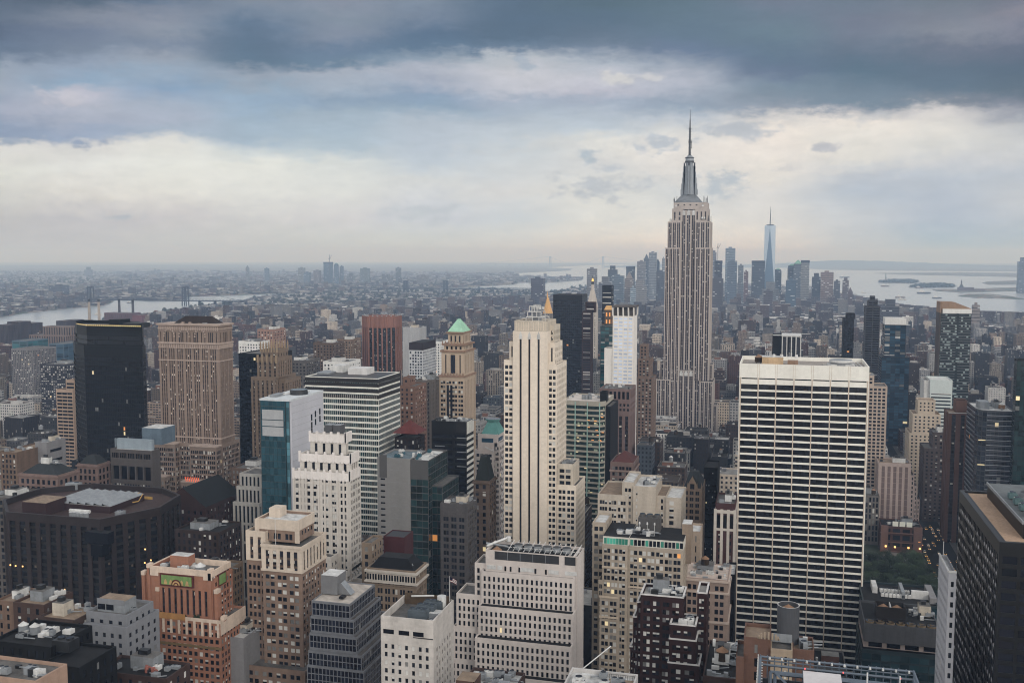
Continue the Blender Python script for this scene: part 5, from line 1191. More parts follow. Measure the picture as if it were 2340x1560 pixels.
def clock_tower():
    Y = 2000; xx = lambda p: X(p, 690, Y); zz = lambda p: Z(1352, p, Y); b = B('clock_tower', 'pale campanile tower with a pointed roof and glowing gold lantern', 'tower', xx(1352), Y + 12); st = stone('campanile', (196, 184, 172), .1)
    b.rect(xx(1341), xx(1363), Y, Y + 20, 0, zz(700), st, PT(5, ((.3, .65),), 3.8, (.25, .7), .3, .5, 2, ind=False)); m = MB(); m.pyramid(xx(1341), xx(1363), Y, Y + 20, zz(700), zz(664), st, .36, fy=.36); b.add('spire_roof', m); m = MB()
    cx, cc = (xx(1341) + xx(1363)) / 2, Y + 10; m.cone(cx, cc, zz(664), zz(650), 3.6, 3.2, 8, st); m.cone(cx, cc, zz(650), zz(643), 3.0, 2.4, 8, DMETAL); b.add('cupola', m); m = MB(); m.cone(cx, cc, zz(643), zz(636), 2.4, 1.0, 8, lit('gold_lamp', (240, 180, 90), .7)); m.cone(cx, cc, zz(636), zz(630), .8, .1, 6, GLD); b.add('lantern', m)
    b.done(1338, 1366, 820)
clock_tower()
def gold_pyramid():
    Y = 1900; xx = lambda p: X(p, 700, Y); zz = lambda p: Z(1247, p, Y); b = B('office_tower', 'stone tower with a gilded pyramid spire rising behind the cream striped tower', 'tower', xx(1247), Y + 14); st = stone('grey_stone', (150, 142, 138), .12)
    b.rect(xx(1228), xx(1266), Y, Y + 28, 0, zz(730), st, PT(5, ((.3, .65),), 3.8, ind=False)); b.rect(xx(1234), xx(1262), Y + 3, Y + 24, zz(730), zz(716), st, PT(5, ((.3, .65),), 3.8, ind=False))
    gd = stone('gilding', (226, 168, 84), .12, .35); m = MB(); m.cone(xx(1248.5), Y + 13, zz(718), zz(680), 10.6, 1.7, 8, gd, rot=math.pi / 8); m.cone(xx(1247.5), Y + 13, zz(680), zz(674), 1.5, 1.1, 8, gd); m.cone(xx(1247.5), Y + 13, zz(674), zz(664), 1.0, .05, 8, gd); b.add('gilded_spire', m); b.done(1226, 1268, 760)
gold_pyramid()
bt = stone('setback_brown', (150, 122, 106), .13)
simple('apartment_building', 'brown brick setback tower just left of the mast skyscraper', 'building', 1456, 1492, 862, 1050, bt, PT(4, ((.25, .7),), 3.5, ind=False), 0, 30, tiers=((1458, 1486, 820, .15, .9), (1462, 1480, 788, .3, .8)))[0].done(1454, 1500, 950)
b, x0, x1, y0, y1, z = simple('office_building', 'pinkish stone building with a red pyramid roof', 'building', 1395, 1448, 1056, 625, stone('rosy_stone', (156, 128, 120), .12), PT(4.4, ((.12, .42), (.54, .84)), 3.8, (.25, .75), .4, .8, 2), 0, None, 1460)
m = MB(); m.pyramid(x0 + .5, x1 - .5, y0 + .5, y1 - .5, z - .5, Z(1425, 1028, Y=640), stone('red_slate', (132, 72, 66), .15), .1); b.add('pyramid_roof', m); m = MB(); m.box(x0 - .6, x1 + .6, y0 - .6, y1 + .6, z - 6, z - 5.2, stone('rosy_trim', (176, 150, 138), .1)); b.add('cornice', m); b.done(1392, 1462, 1110)
b, x0, x1, y0, y1, z = simple('loft_building', 'cream brick block with blank party wall and stepped roofs beneath the red pyramid roof', 'building', 1366, 1436, 1130, 525, stone('cream_brick_block', (194, 180, 162), .12), PT(5.6, ((.08, .28), (.36, .56), (.64, .84)), 3.6, (.25, .75), .35, .8, 2.5), 0, 34, roof=ROOFT)
q = stone('cream_brick_block', (1, 1, 1)); xx = lambda p, py=1130: X(p, py, 525)
b.rect(xx(1420), xx(1446), 527, 556, 0, Z(1430, 1103, 525), q, PT(6, ((.2, .45), (.6, .85)), 3.6, (.25, .75), .35, .8, 2.5), roof=ROOFL); b.rect(xx(1446), xx(1498), 526, 556, 0, Z(1470, 1112, 525), q, PT(20, ((.1, .17),), 3.6, (.2, .7), .3, .5, 2, mix='blinds'), roof=ROOFL); b.rect(xx(1498), xx(1520), 529, 556, 0, Z(1510, 1136, 525), q, PT(6, ((.5, .75),), 3.6), roof=ROOFT); b.rect(xx(1520), xx(1556), 528, 556, 0, Z(1540, 1140, 525), q, PT(6, ((.2, .5),), 3.6), roof=ROOFL)
b.clutter(xx(1450), xx(1496), 532, 552, Z(1470, 1112, 525) - 1, 3, 6, pent=False); b.done(1362, 1560, 1222)
def beige_offices():
    Y = 425; b = B('office_building', 'beige office block with paired windows and a green-glazed top floor', 'building', X(1450, 1300, Y), Y + 16); st = stone('beige_brick', (184, 168, 148), .13, scale=.05); xx = lambda p, py=1260: X(p, py, Y); zz = lambda p: Z(1450, p, Y)
    f = PT(4.0, ((.1, .42), (.53, .85)), 3.05, (.22, .78), .35, .6, 1.2, mix='blinds'); y1 = Y + 26; tr = stone('beige_trim', (206, 186, 162), .1)
    b.rect(xx(1376), xx(1434), Y, y1, 0, zz(1248), st, f); b.rect(xx(1434), xx(1560), Y + 2.4, y1, 0, zz(1252), st, f)
    b.rect(xx(1368, 1400), xx(1378, 1400), Y - 1, y1, 0, zz(1330), st, f); b.rect(xx(1372, 1400), xx(1416, 1400), Y - 2.4, Y, 0, zz(1365), st, f, None); b.rect(xx(1346), xx(1376), Y + 8, y1, 0, zz(1210), st, PT(4.4, ((.1, .4), (.56, .86)), 3.45, (.25, .75), .35, .5, 1.2), roof=ROOFL)
    m = MB(); gw = stone('glazing_bar', (206, 200, 188), .1); a, c = xx(1377), xx(1560); m.box(a, xx(1436), Y + .8, y1 - 2, zz(1249), zz(1230), gw, ROOFD); m.box(xx(1436), c, Y + 3, y1 - 2, zz(1252), zz(1233), gw, ROOFD); b.add('attic', m); m = MB(); aq = glass('aqua_glass', (70, 150, 130), .15, .6, .5)
    for i in range(8): x = a + .5 + i * (xx(1436) - a - .8) / 8; m.box(x, x + 1.15, Y + .7, Y + .9, zz(1247), zz(1234), aq)
    for i in range(14): x = xx(1437) + i * (c - xx(1437)) / 14; m.box(x + .2, x + 1.5, Y + 2.9, Y + 3.1, zz(1250), zz(1237), GLD if i % 4 else aq)
    m.build('attic_glazing', b.o, b.org); m = MB()
    for p0, p1, py, dy in ((1372, 1416, 1365, -2.7), (1376, 1434, 1300, -.25), (1434, 1500, 1345, 2.1), (1372, 1416, 1411, -2.7)): m.box(xx(p0), xx(p1), Y + dy, Y + dy + .3, zz(py) - .3, zz(py) + .5, tr)
    b.add('ledge', m); zr = zz(1232)
    m = MB(); gk = stone('plant_grey', (110, 106, 104), .15); xa, xb = xx(1448, 1200), xx(1500, 1200); m.box(xa, xb, Y + 14, Y + 20, zr, zr + 6.2, gk)
    for i in range(3): m.cone(xa + (i + .5) * (xb - xa) / 3, Y + 17, zr + 6.2, zr + 7.4, 1.5, 1.3, 12, gk, GLK)
    b.add('cooling_tower', m); b.clutter(xx(1380), xx(1500), Y + 4, Y + 14, zr, 5, 10, WHITEM, pent=False)
    m = MB()
    for p in (1455, 1473, 1490): c = xx(p, 1210); m.tube((c, Y + 9, zr), (c, Y + 9, zr + 4.6), .1, WHITEM); m.cone(c, Y + 9, zr + 4.6, zr + 5.6, .4, .3, 8, WHITEM)
    b.add('roof_lamp', m); b.box('penthouse', xx(1552, 1200), xx(1574, 1200), Y + 14, Y + 22, zz(1300), zz(1208), stone('tan_pent', (168, 146, 124), .12), ROOFL); b.done(1344, 1575, 1500)
beige_offices()
def gothic():
    Y = 570; b, x0, x1, y0, y1, z = hero('office_building', 'narrow grey-tan gothic building with a steep gable and slate roof', 'building', 1560, 1604, 1115, Y, 26); st = stone('gothic_stone', (152, 128, 108), .14)
    b.rect(x0, x1, y0, y1, 0, z, st, PT(3.6, ((.1, .36), (.44, .7)), 3.6, (.2, .75), .4, .6, 1, mix='dark')); m = MB(); sl = stone('slate_roof', (1, 1, 1)); zr = Z(1580, 1080, Y + 8); m.pyramid(x0 + .3, x1 - .3, y0 + 2, y1, z - .5, zr, sl, .5, fy=.2); b.add('slate_roof', m)
    m = MB(); c = x0 + (x1 - x0) * .5; m.poly([(c - 2.6, y0 - .1, z - 1), (c + 2.6, y0 - .1, z - 1), (c + 2.6, y0 - .1, z + 2), (c, y0 - .1, z + 7), (c - 2.6, y0 - .1, z + 2)], st); m.poly([(c + 2.6, y0 - .1, z - 1), (c + 2.6, y0 + 4, z - 1), (c + 2.6, y0 + 4, z + 2), (c + 2.6, y0 - .1, z + 2)], st); m.poly([(c + 2.6, y0 - .1, z + 2), (c + 2.6, y0 + 5, z + 2), (c, y0 + 5, z + 7), (c, y0 - .1, z + 7)], sl); m.poly([(c - 2.6, y0 + 5, z + 2), (c - 2.6, y0 - .1, z + 2), (c, y0 - .1, z + 7), (c, y0 + 5, z + 7)], sl)
    for x in (x0, x1 - .6, c - 3, c + 2.4): m.cone(x + .3, y0 + .2, z - 1, z + 3.4, .5, .05, 6, st)
    m.box(c - 1.2, c + 1.2, y0 - .2, y0 - .12, z - .5, z + 2.5, GLK); b.add('gable', m); b.done(1558, 1606, 1240)
gothic()
simple('office_tower', 'thin black slab dotted with points of light, beside the gothic gable', 'tower', 1608, 1640, 1068, 610, stone('soot_black', (34, 32, 36), .15), PT(4, ((.3, .42), (.7, .82)), 3.6, (.4, .6), .1, .5, 2, 0, GLK, 'lit'), None, 24, roof=ROOFD)[0].done(1606, 1642, 1250)
b, x0, x1, y0, y1, z = simple('office_building', 'slim ornate building with white arched loggia over red brick floors', 'building', 1635, 1680, 1150, 505, stone('red_brick_dark', (112, 70, 70), .12), PT(4, ((.28, .72),), 3.6, (.25, .75), .4, .6, 15), 0, 24, clut=4)
m = MB(); tr = stone('loggia_white', (200, 190, 178), .1); m.box(x0 - .4, x1 + .4, y0 - .4, y1, z - 5, z - 3.4, tr); m.box(x0 - .2, x1 + .2, y0 - .2, y1, z - 14, z - 12.8, tr)
for i in range(4): c = x0 + (x1 - x0) * i / 3; m.box(c - .7, c + .7, y0 - .3, y0 + .1, 0, z - 3, tr)
for i in range(3):
    c = x0 + (x1 - x0) * (i + .5) / 3; m.poly([(c - 1.2, y0 - .05, z - 12.6), (c + 1.2, y0 - .05, z - 12.6)] + [(c + 1.2 * math.cos(math.pi * k / 6), y0 - .05, z - 7 + 1.2 * math.sin(math.pi * k / 6)) for k in range(7)], GLK)
b.add('loggia', m); b.done(1633, 1683, 1262)
b, x0, x1, y0, y1, z = simple('hotel_building', 'pinkish stone hotel front with a deep cornice and cluttered roof', 'building', 1562, 1664, 1322, 445, stone('hotel_pink', (178, 152, 136), .12), PT(7, ((.2, .42), (.58, .8)), 3.6, (.22, .76), .4, .8, 2.2, mix='dark'), 0, 24, clut=16, tanks=1, roof=ROOFG)
m = MB(); tr = stone('hotel_trim', (206, 184, 168), .1)
for d in (1.2, 6.5, 20): m.box(x0 - .6, x1 + .6, y0 - .6, y1 + .6, z - d, z - d + .9, tr)
b.add('cornice', m); b.done(1558, 1668, 1490)
simple('office_building', 'low cream roof house beside the pinkish hotel front', 'building', 1575, 1600, 1214, 480, stone('cream_low', (182, 160, 138), .12), PT(6, ((.6, .7),), 5), 0, 16, roof=ROOFL)[0].done(1572, 1604, 1300)
simple('office_tower', 'thin dark glass sliver against the white slab tower', 'tower', 1663, 1679, 1312, 470, stone('soot_black', (1, 1, 1)), PT(6, ((.05, .95),), 3.6, (.1, .9), .1, .2, 1, 0, GLK, 'dark'), None, 20, roof=ROOFL)[0].done(1662, 1681, 1500)
def maroon():
    Y = 335; b = B('apartment_building', 'maroon brick building with white copings and stepped wings', 'building', X(1530, 1400, Y), Y + 14); st = stone('maroon_brick', (88, 50, 50), .14, scale=.05); wc = stone('white_coping', (205, 200, 196), .1); xx = lambda p, py=1380: X(p, py, Y); zz = lambda p: Z(1530, p, Y)
    f = PT(3.7, ((.12, .4), (.48, .76)), 2.75, (.25, .75), .3, .7, 1.4, mix='blinds'); y1 = Y + 22; m = MB()
    def blk(a, c, py, dy, ye, pat, r=0):
        x0, x1, z = xx(a), xx(c), zz(py); b.rect(x0, x1, Y + dy, Y + ye, 0, z, st, pat, r, roof=stone('roof_pale', (176, 172, 166), .2), par=.9)
        for q in ((x0 - .2, x1 + .2, Y + dy - .2, Y + dy + .4), (x0 - .2, x0 + .4, Y + dy, Y + ye), (x1 - .4, x1 + .2, Y + dy, Y + ye), (x0, x1, Y + ye - .4, Y + ye + .2)): m.box(q[0], q[1], q[2], q[3], z, z + .35, wc)
    tp = PT(5.6, ((.2, .65),), 6, (.2, .75), .4, .7, 1, mix='dark'); blk(1462, 1560, 1368, 2, 14, f); blk(1453, 1470, 1390, 3.4, 18, f); blk(1443, 1456, 1428, 4.6, 18, f); blk(1534, 1592, 1418, -3, 8, f); blk(1590, 1612, 1362, 6, 18, f); blk(1533, 1594, 1450, -3.6, 6, f); blk(1531, 1602, 1502, -4.4, 6, f); blk(1436, 1448, 1500, 5.4, 18, f)
    b.add('coping', m); b.clutter(xx(1465), xx(1558), Y + 4, Y + 13, zz(1368) - .9, 4, 8); b.clutter(xx(1538), xx(1588), Y - 2, Y + 6, zz(1418) - .9, 7, 3, pent=False); b.done(1434, 1618, 1560)
maroon()
# ---------------------------------------------------------------- right side
gb2 = stone('grid_beige', (194, 172, 154), .1)
simple('apartment_tower', 'beige tower with a checkered window grid right beside the white slab', 'tower', 1986, 2028, 882, 960, gb2, PT(3.4, ((.06, .68),), 3.3, (.2, .75), .4, .5, 1.5, mix='dark'), 0, 28, tiers=((1986, 1998, 858, .3, .8),), clut=5)[0].done(1984, 2030, 1060)
dkg = stone('dark_green_frame', (52, 58, 62), .12, .5)
b, x0, x1, y0, y1, z = simple('apartment_tower', 'slim dark tower with louvred bands and a jagged stepped top', 'tower', 1978, 2012, 700, 1560, stone('slate_bands', (92, 92, 98), .1), PT(18, ((.04, .47), (.53, .96)), 3.5, (.3, .85), .3, .3, 2, 0, GLK, 'dark', False), 0, 26, tiers=((1984, 2006, 686, .2, .8), (1989, 2000, 676, .3, .7)))
b.done(1975, 2014, 845)
b, x0, x1, y0, y1, z = simple('apartment_tower', 'dark blue glass tower under a plain white mechanical crown', 'tower', 2022, 2071, 742, 1400, stone('navy_frame', (44, 58, 72), .1, .4), PT(6, ((.05, .95),), 3.5, (.12, .9), .2, .3, 1, 0, GLB, 'std', False), 0, 30)
b.box('crown', x0 + .2, x1 - .2, y0 + .2, y1 - .2, z - 1, Z(2046, 727, 1400), stone('crown_white', (212, 210, 206), .06), ROOFL); b.rect(X(2014, 815, 1400), X(2078, 815, 1400), 1396, 1436, 0, Z(2046, 815, 1400), stone('navy_frame', (1, 1, 1)), PT(6, ((.05, .95),), 3.5, (.12, .9), .2, .3, 1, 0, GLB, 'dark', False)); b.done(2012, 2080, 920)
def balcony():
    Y = 1300; b, x0, x1, y0, y1, z = hero('apartment_tower', 'tall dark balcony tower with a slanted tan crown', 'tower', 2150, 2220, 716, Y, 30); tn = stone('tan_crown', (170, 136, 106), .12); wt = stone('crown_white', (1, 1, 1)); zz = lambda p: Z(2185, p, Y)
    b.rect(x0, x1, y0, y1, 0, z, dkg, PT(11, ((.03, .97),), 3.3, (.32, .98), .7, .3, .5, 0, strip_mat('balcony_strip', (30, 40, 42), (40, 50, 52), 3.3, .99, .22, 2.2, (150, 165, 165)), 'none', False)); m = MB()
    for k in range(44): zk = z - .5 - k * 3.3; m.box(x0 + (x1 - x0) * .02, x0 + (x1 - x0) * .52, y0 - .9, y0, zk - .25, zk, METAL); m.box(x0 + (x1 - x0) * .6, x1 - .1, y0 - .9, y0, zk - .25, zk, METAL)
    b.add('balcony_slab', m); m = MB(); m.box(x0 - 1, x0, y0 - .4, y1, 0, zz(715), stone('dull_edge', (112, 98, 90), .1)); m.box(x0 - 1, x0, y0 - .4, y1, zz(715), zz(690), tn); m.box(x0 + 2, x1 + .2, y0 - .5, y0 + 3, zz(716), zz(706), wt)
    za, zb = zz(690), zz(702); m.poly([(x0 - 1, y0 + 3.2, z), (x1, y0 + 3.2, z), (x1, y0 + 3.2, zb - 1.5), (x0 + 16, y0 + 3.2, za - .5), (x0 - 1, y0 + 3.2, za)], tn); m.poly([(x1, y0 + 3.2, z), (x1, y1, z), (x1, y1, zb - 1.5), (x1, y0 + 3.2, zb - 1.5)], tn); m.poly([(x1, y1, z), (x0 - 1, y1, z), (x0 - 1, y1, za), (x0 + 16, y1, za - .5), (x1, y1, zb - 1.5)], tn); m.poly([(x0 - 1, y0 + 3.2, za), (x0 + 16, y0 + 3.2, za - .5), (x0 + 16, y1, za - .5), (x0 - 1, y1, za)], tn); m.poly([(x0 + 16, y0 + 3.2, za - .5), (x1, y0 + 3.2, zb - 1.5), (x1, y1, zb - 1.5), (x0 + 16, y1, za - .5)], tn); b.add('slanted_crown', m); b.done(2146, 2222, 960)
balcony()
simple('apartment_tower', 'dark tower with a pale gridded strip, left of the slim louvred tower', 'tower', 1928, 1952, 728, 1450, stone('ink_slab', (52, 50, 56), .1), PT(4, ((.2, .8),), 3.5, (.2, .75), .2, .4, 2, 0, GLK, 'dark', False), 0, 30, tiers=((1934, 1954, 716, .2, .8),))[0].done(1926, 1968, 810)
b, x0, x1, y0, y1, z = simple('office_tower', 'small black tower with white vertical fins behind the white slab', 'tower', 1788, 1830, 768, 1100, stone('fin_black', (46, 48, 54), .1), PT(6.5, ((.1, .9),), 3.8, None, .3, .3, 1.5, 0, strip_mat('fin_strip', (52, 54, 62), (66, 66, 72), 3.8, .6, .03), 'none', False), None, 34, roof=ROOFL)
m = MB()
for i in range(5): c = x0 + (x1 - x0) * i / 4.0; m.box(c - .5, c + .5, y0 - .9, y0, 0, z + .4, WHITEM)
m.box(x0 - .8, x1 + .8, y0 - 1.1, y1 + .5, z - .6, z + .8, WHITEM); b.add('white_fin', m); b.rect(X(1765, 770, 1100), x0 - .2, y0 + 4, y1, 0, z, stone('fin_black', (1, 1, 1)), None, None, roof=ROOFL); b.done(1762, 1832, 822)
b, x0, x1, y0, y1, z = simple('office_tower', 'pale mint and white banded office tower with blank top storeys', 'tower', 2126, 2177, 868, 1110, stone('mint_white', (190, 200, 198), .06), PT(17, ((.04, .96),), 3.7, (.3, .72), .2, .3, 13, 0, GLD, 'std', False), 0, 34, roof=ROOFL); b.rect(X(2113, 868, 1110), x0, y0 + 3, y1 - 2, 0, z - 1, WHITEM, None, None); b.done(2112, 2180, 965)
b, x0, x1, y0, y1, z = simple('apartment_building', 'cream setback building with rows of small dark windows', 'building', 2078, 2150, 990, 1060, stone('cream_setback', (196, 178, 156), .1), PT(4, ((.3, .68),), 3.5, (.28, .68), .35, .8, 1.5, mix='dark'), 0, 34, tiers=((2086, 2150, 946, .1, .95), (2098, 2138, 914, .25, .8)), roof=ROOFT); b.done(2064, 2156, 1060)
b, x0, x1, y0, y1, z = simple('office_building', 'grey-brown setback building with lit dots of windows below the cream one', 'building', 2112, 2170, 1025, 1000, stone('mauve_brick', (112, 96, 94), .14), PT(3.8, ((.3, .68),), 3.5, (.28, .7), .35, .8, 2), 0, 32, tiers=((2132, 2170, 988, .15, .9),), clut=3); b.done(2104, 2172, 1190)
b, x0, x1, y0, y1, z = simple('apartment_tower', 'slim rust-brown tower with dark vertical slots and white coping', 'tower', 2168, 2212, 944, 930, stone('rust_brick', (134, 92, 74), .12), PT(9, ((.3, .75),), 3.6, None, .8, .5, 1.5, 0, strip_mat('rust_strip', (40, 36, 38), (58, 50, 48), 3.6, .7, .04), 'none'), 0, 26, roof=ROOFT)
b.rect(X(2187, 915, 935), X(2214, 915, 935), 940, 954, z - 1, Z(2200, 917, 935), stone('rust_brick', (1, 1, 1)), None, None, roof=GLK); m = MB(); m.box(x0 - .2, x1 + .2, y0 - .2, y0 + .4, z, z + .5, WHITEM); b.add('coping', m); b.done(2164, 2216, 1240)
def corner_glass():
    Y = 880; b = B('office_tower', 'grey glass office tower with a rounded clear corner and lit bands', 'tower', X(2265, 930, Y), Y + 22); fr = stone('glass_frame', (86, 88, 94), .1, .35, spec=.6); xx = lambda p: X(p, 940, Y); zz = lambda p: Z(2270, p, Y)
    y1 = Y + 50; x0, x1 = xx(2238), xx(2320); gl = glass('smoke_glass', (44, 48, 56), .06, .9, .5)
    poly = [(x0 + 6, Y), (x1, Y), (x1, y1), (x0 - 1, y1), (x0 - 1, Y + 12), (x0 + .3, Y + 5), (x0 + 2.6, Y + 1.6)]
    b.tier(poly, 0, zz(938), fr, PT(3, ((.05, .95),), 4.1, (.06, .82), .15, .2, 1, 0, gl, 'dark'), roof=ROOFL); m = MB(); wl = stone('band_steel', (176, 178, 182), .08, .4)
    for k in range(20):
        zk = zz(938) - 4 - k * 4.1; m.box(x0 + 6, x1 + .1, Y - .25, Y, zk - .25, zk + .2, wl); m.box(x0 - 1.25, x0 - 1, Y + 12, y1, zk - .15, zk + .12, wl)
    b.add('floor_band', m); m = MB()
    for k in (6, 11): m.box(x0 + .2, x0 + 5.6, Y + .3, Y + .8, zz(938) - k * 4.1 - .4, zz(938) - k * 4.1 + .3, LITC)
    b.add('light_band', m); z = zz(938) - 1; b.clutter(x0 + 4, x1 - 2, Y + 8, y1 - 4, z, 2, 6); b.tank(xx(2300), Y + 18, z, 2.6, 3.4, .5, CONE, ROOFL); b.box('penthouse', x0 + 2, x0 + 10, Y + 14, Y + 28, z, z + 6, METAL); b.done(2208, 2322, 1150)
corner_glass()
simple('office_tower', 'dark green glass tower cut off by the edge of the picture', 'tower', 2324, 2460, 822, 860, stone('bottle_frame', (36, 44, 46), .1, .4), PT(3, ((.05, .95),), 4, (.08, .85), .12, .3, 1, 0, GLG, 'dark'), 0, 9)[0].done(2316, 2400, 1140)
b, x0, x1, y0, y1, z = simple('office_building', 'pink-grey building with woven stone panels and stepped side', 'building', 2008, 2082, 1058, 935, stone('woven_cream', (190, 168, 158), .1), PT(5.2, ((.3, .8),), 5, (.05, .97), .25, 1.4, 3, 0, stone('woven_mauve', (146, 122, 118), .12), 'none'), 0, 26, roof=ROOFT, clut=3)
for i, (pr, py) in enumerate(((2090, 1086), (2096, 1110), (2102, 1140))): b.rect(x1 + (0 if i == 0 else X((2090, 2096)[i - 1], py, 935) - x1), X(pr, py, 935), y0 + .5, y1, 0, Z(2090, py, 935), stone('woven_cream', (1, 1, 1)), PT(4, ((.3, .7),), 4, mix='dark'))
b.done(2000, 2104, 1205)
simple('office_building', 'small grey loft building with columned top by the white slab', 'building', 1976, 2010, 1132, 905, stone('loft_grey', (132, 124, 118), .12), PT(2.6, ((.25, .75),), 5, (.15, .85), .4, .4, 1), 0, 24, clut=3, tanks=1)[0].done(1974, 2016, 1180)
def studio():
    Y = 886; b, x0, x1, y0, y1, z = hero('office_building', 'red-brown arcade-fronted building with glowing lamps facing the trees', 'building', 2013, 2108, 1203, Y, 26); st = stone('studio_brick', (124, 86, 76), .14); W = strip_mat('studio_strip', (36, 32, 34), (60, 48, 46), 4, .75, .08)
    b.rect(x0, x1, y0, y1, 0, z, st, PT(7, ((.15, .85),), 5.5, (.12, .84), .8, 1, 1.5, 0, GLD, 'dark'), 0, roof=ROOFD); m = MB(); tr = stone('studio_trim', (150, 112, 100), .1)
    for a, c in ((2013, 2030), (2088, 2108)): m.box(X(a, 1205, Y), X(c, 1205, Y), y0 - 1, y0 + .2, 0, z + .5, tr)
    for d in (6, 14, 22): m.box(x0 - .5, x1 + .5, y0 - 1.2, y0, z - d, z - d + .7, tr)
    b.add('bay_trim', m); m = MB()
    for px, py in ((2024, 1247), (2045, 1249), (2076, 1251), (2102, 1253)): a, zz = at(px, py, Y - 1.4); m.cone(a, Y - 1.5, zz - .6, zz + .6, .75, .75, 8, BULB)
    m.box(X(2098, 1237, Y), X(2103, 1237, Y), Y - 1.5, Y - 1.2, Z(2100, 1238, Y), Z(2100, 1236, Y), LITW); b.add('bright_lamp', m); m = MB()
    for a in (2040, 2056, 2072): m.box(X(a, 1190, Y + 3), X(a + 13, 1190, Y + 3), Y + 3, Y + 3.4, z - 1, z + 3.4, stone('lit_skylight', (226, 222, 206), .06))
    b.add('skylight', m); b.clutter(x0 + 2, x1 - 2, y0 + 6, y1 - 2, z - 1, 2, 6); b.done(2010, 2112, 1262)
studio()
def park_front():
    Y = 470; b = B('office_building', 'low glass office building with shingled grey plant screen and boxed water tanks', 'building', X(2060, 1400, Y), Y + 20); fr = stone('petrol_frame', (66, 86, 92), .12, .4); sh = stone('grey_shingle', (104, 104, 108), .16, scale=.2); xx = lambda p, py=1440: X(p, py, Y); zz = lambda p: Z(2060, p, Y)
    x0, x1 = xx(1970), xx(2150); g = glass('petrol_glass', (30, 50, 56), .1, .7, .8); y1 = Y + 34
    b.rect(x0, x1, Y, y1, 0, zz(1490), fr, PT(8, ((.04, .46), (.54, .97)), 3.8, (.1, .8), .25, .3, 1.2, 0, g, 'dark'), None, roof=ROOFD); b.rect(x0 + 1, x1, Y + 3, y1 - 1, zz(1490), zz(1474), stone('pale_recess', (176, 158, 150), .1), PT(8.5, ((.25, .95),), 3.8, (.1, .9), .8, .4, .2, 0, GLK, 'none'), None, par=.2)
    b.rect(x0 + 1, x1, Y + 1, y1 - 1, zz(1474), zz(1432), sh, None, None, roof=ROOFD, par=1)
    zr = zz(1432) - 1; m = MB(); bw = stone('tank_screen', (72, 64, 62), .15); xa, xb = X(2002, 1400, Y + 12), X(2070, 1400, Y + 12); m.box(xa, xb, Y + 12, Y + 12.4, zr, zr + 5.6, bw); m.box(xa, xa + .4, Y + 12.4, Y + 20, zr, zr + 5.6, bw); m.box(xb - .4, xb, Y + 12.4, Y + 20, zr, zr + 5.6, bw); m.box(xa, xb, Y + 20, Y + 20.4, zr, zr + 5.6, bw); m.box((xa + xb) / 2 - .2, (xa + xb) / 2 + .2, Y + 12.4, Y + 20, zr, zr + 5.6, WHITEM); b.add('tank_screen', m)
    for k in (.27, .73): m = MB(); c = xa + (xb - xa) * k; m.cone(c, Y + 16.2, zr, zr + 3.6, 3.2, 3.2, 14, WOOD); m.cone(c, Y + 16.2, zr + 3.6, zr + 5.8, 3.4, .1, 14, CONE); m.build('water_tank', b.o, b.org)
    for i in range(7):
        m = MB(); c = xx(1990 + i * 24, 1430); m.cone(c, Y + 6, zr, zr + .9, 2.0, 2.0, 14, stone('fan_bronze', (150, 126, 92), .2), GLK); m.cone(c, Y + 6, zr + .9, zr + 1.0, 1.7, 1.7, 3, stone('fan_blade', (120, 98, 66), .2)); m.build('fan', b.o, b.org)
    b.clutter(X(2075, 1400, Y + 12), X(2145, 1400, Y + 12), Y + 12, Y + 30, zr, 8, 9); b.done(1960, 2150, 1545)
    Y2 = 520; b = B('office_building', 'dark flat-roofed block with rows of white roof vents in front of the trees', 'building', X(2060, 1370, Y2), Y2 + 16); xx = lambda p, py=1370: X(p, py, Y2); x0, x1 = xx(1972), xx(2146); z = Z(2060, 1378, Y2)
    b.rect(x0, x1, Y2, Y2 + 32, 0, z, stone('petrol_frame', (1, 1, 1)), PT(4, ((.05, .95),), 3.8, (.1, .85), .2, .3, .8, 0, g, 'dark'), None, roof=ROOFD); q = random.Random(4)
    for r in range(2):
        for i in range(8): b.cool(xx(2018 + i * 9), Y2 + 10 + r * 7, z - 1, 1.6, 3, 1.8, WHITEM, 1)
    b.box('penthouse', xx(2000), xx(2012), Y2 + 16, Y2 + 28, z - 1, z + 2.2, WHITEM); b.box('penthouse', xx(2066), xx(2074), Y2 + 10, Y2 + 26, z - 1, z + 2.6, METAL); b.box('penthouse', xx(2090), xx(2130), Y2 + 12, Y2 + 14, z - 1, z + 3, WHITEM); b.box('penthouse', xx(2130), xx(2146), Y2 + 6, Y2 + 28, z - 1, z + 2, stone('pale_concrete', (1, 1, 1))); b.done(1970, 2150, 1395)
park_front()
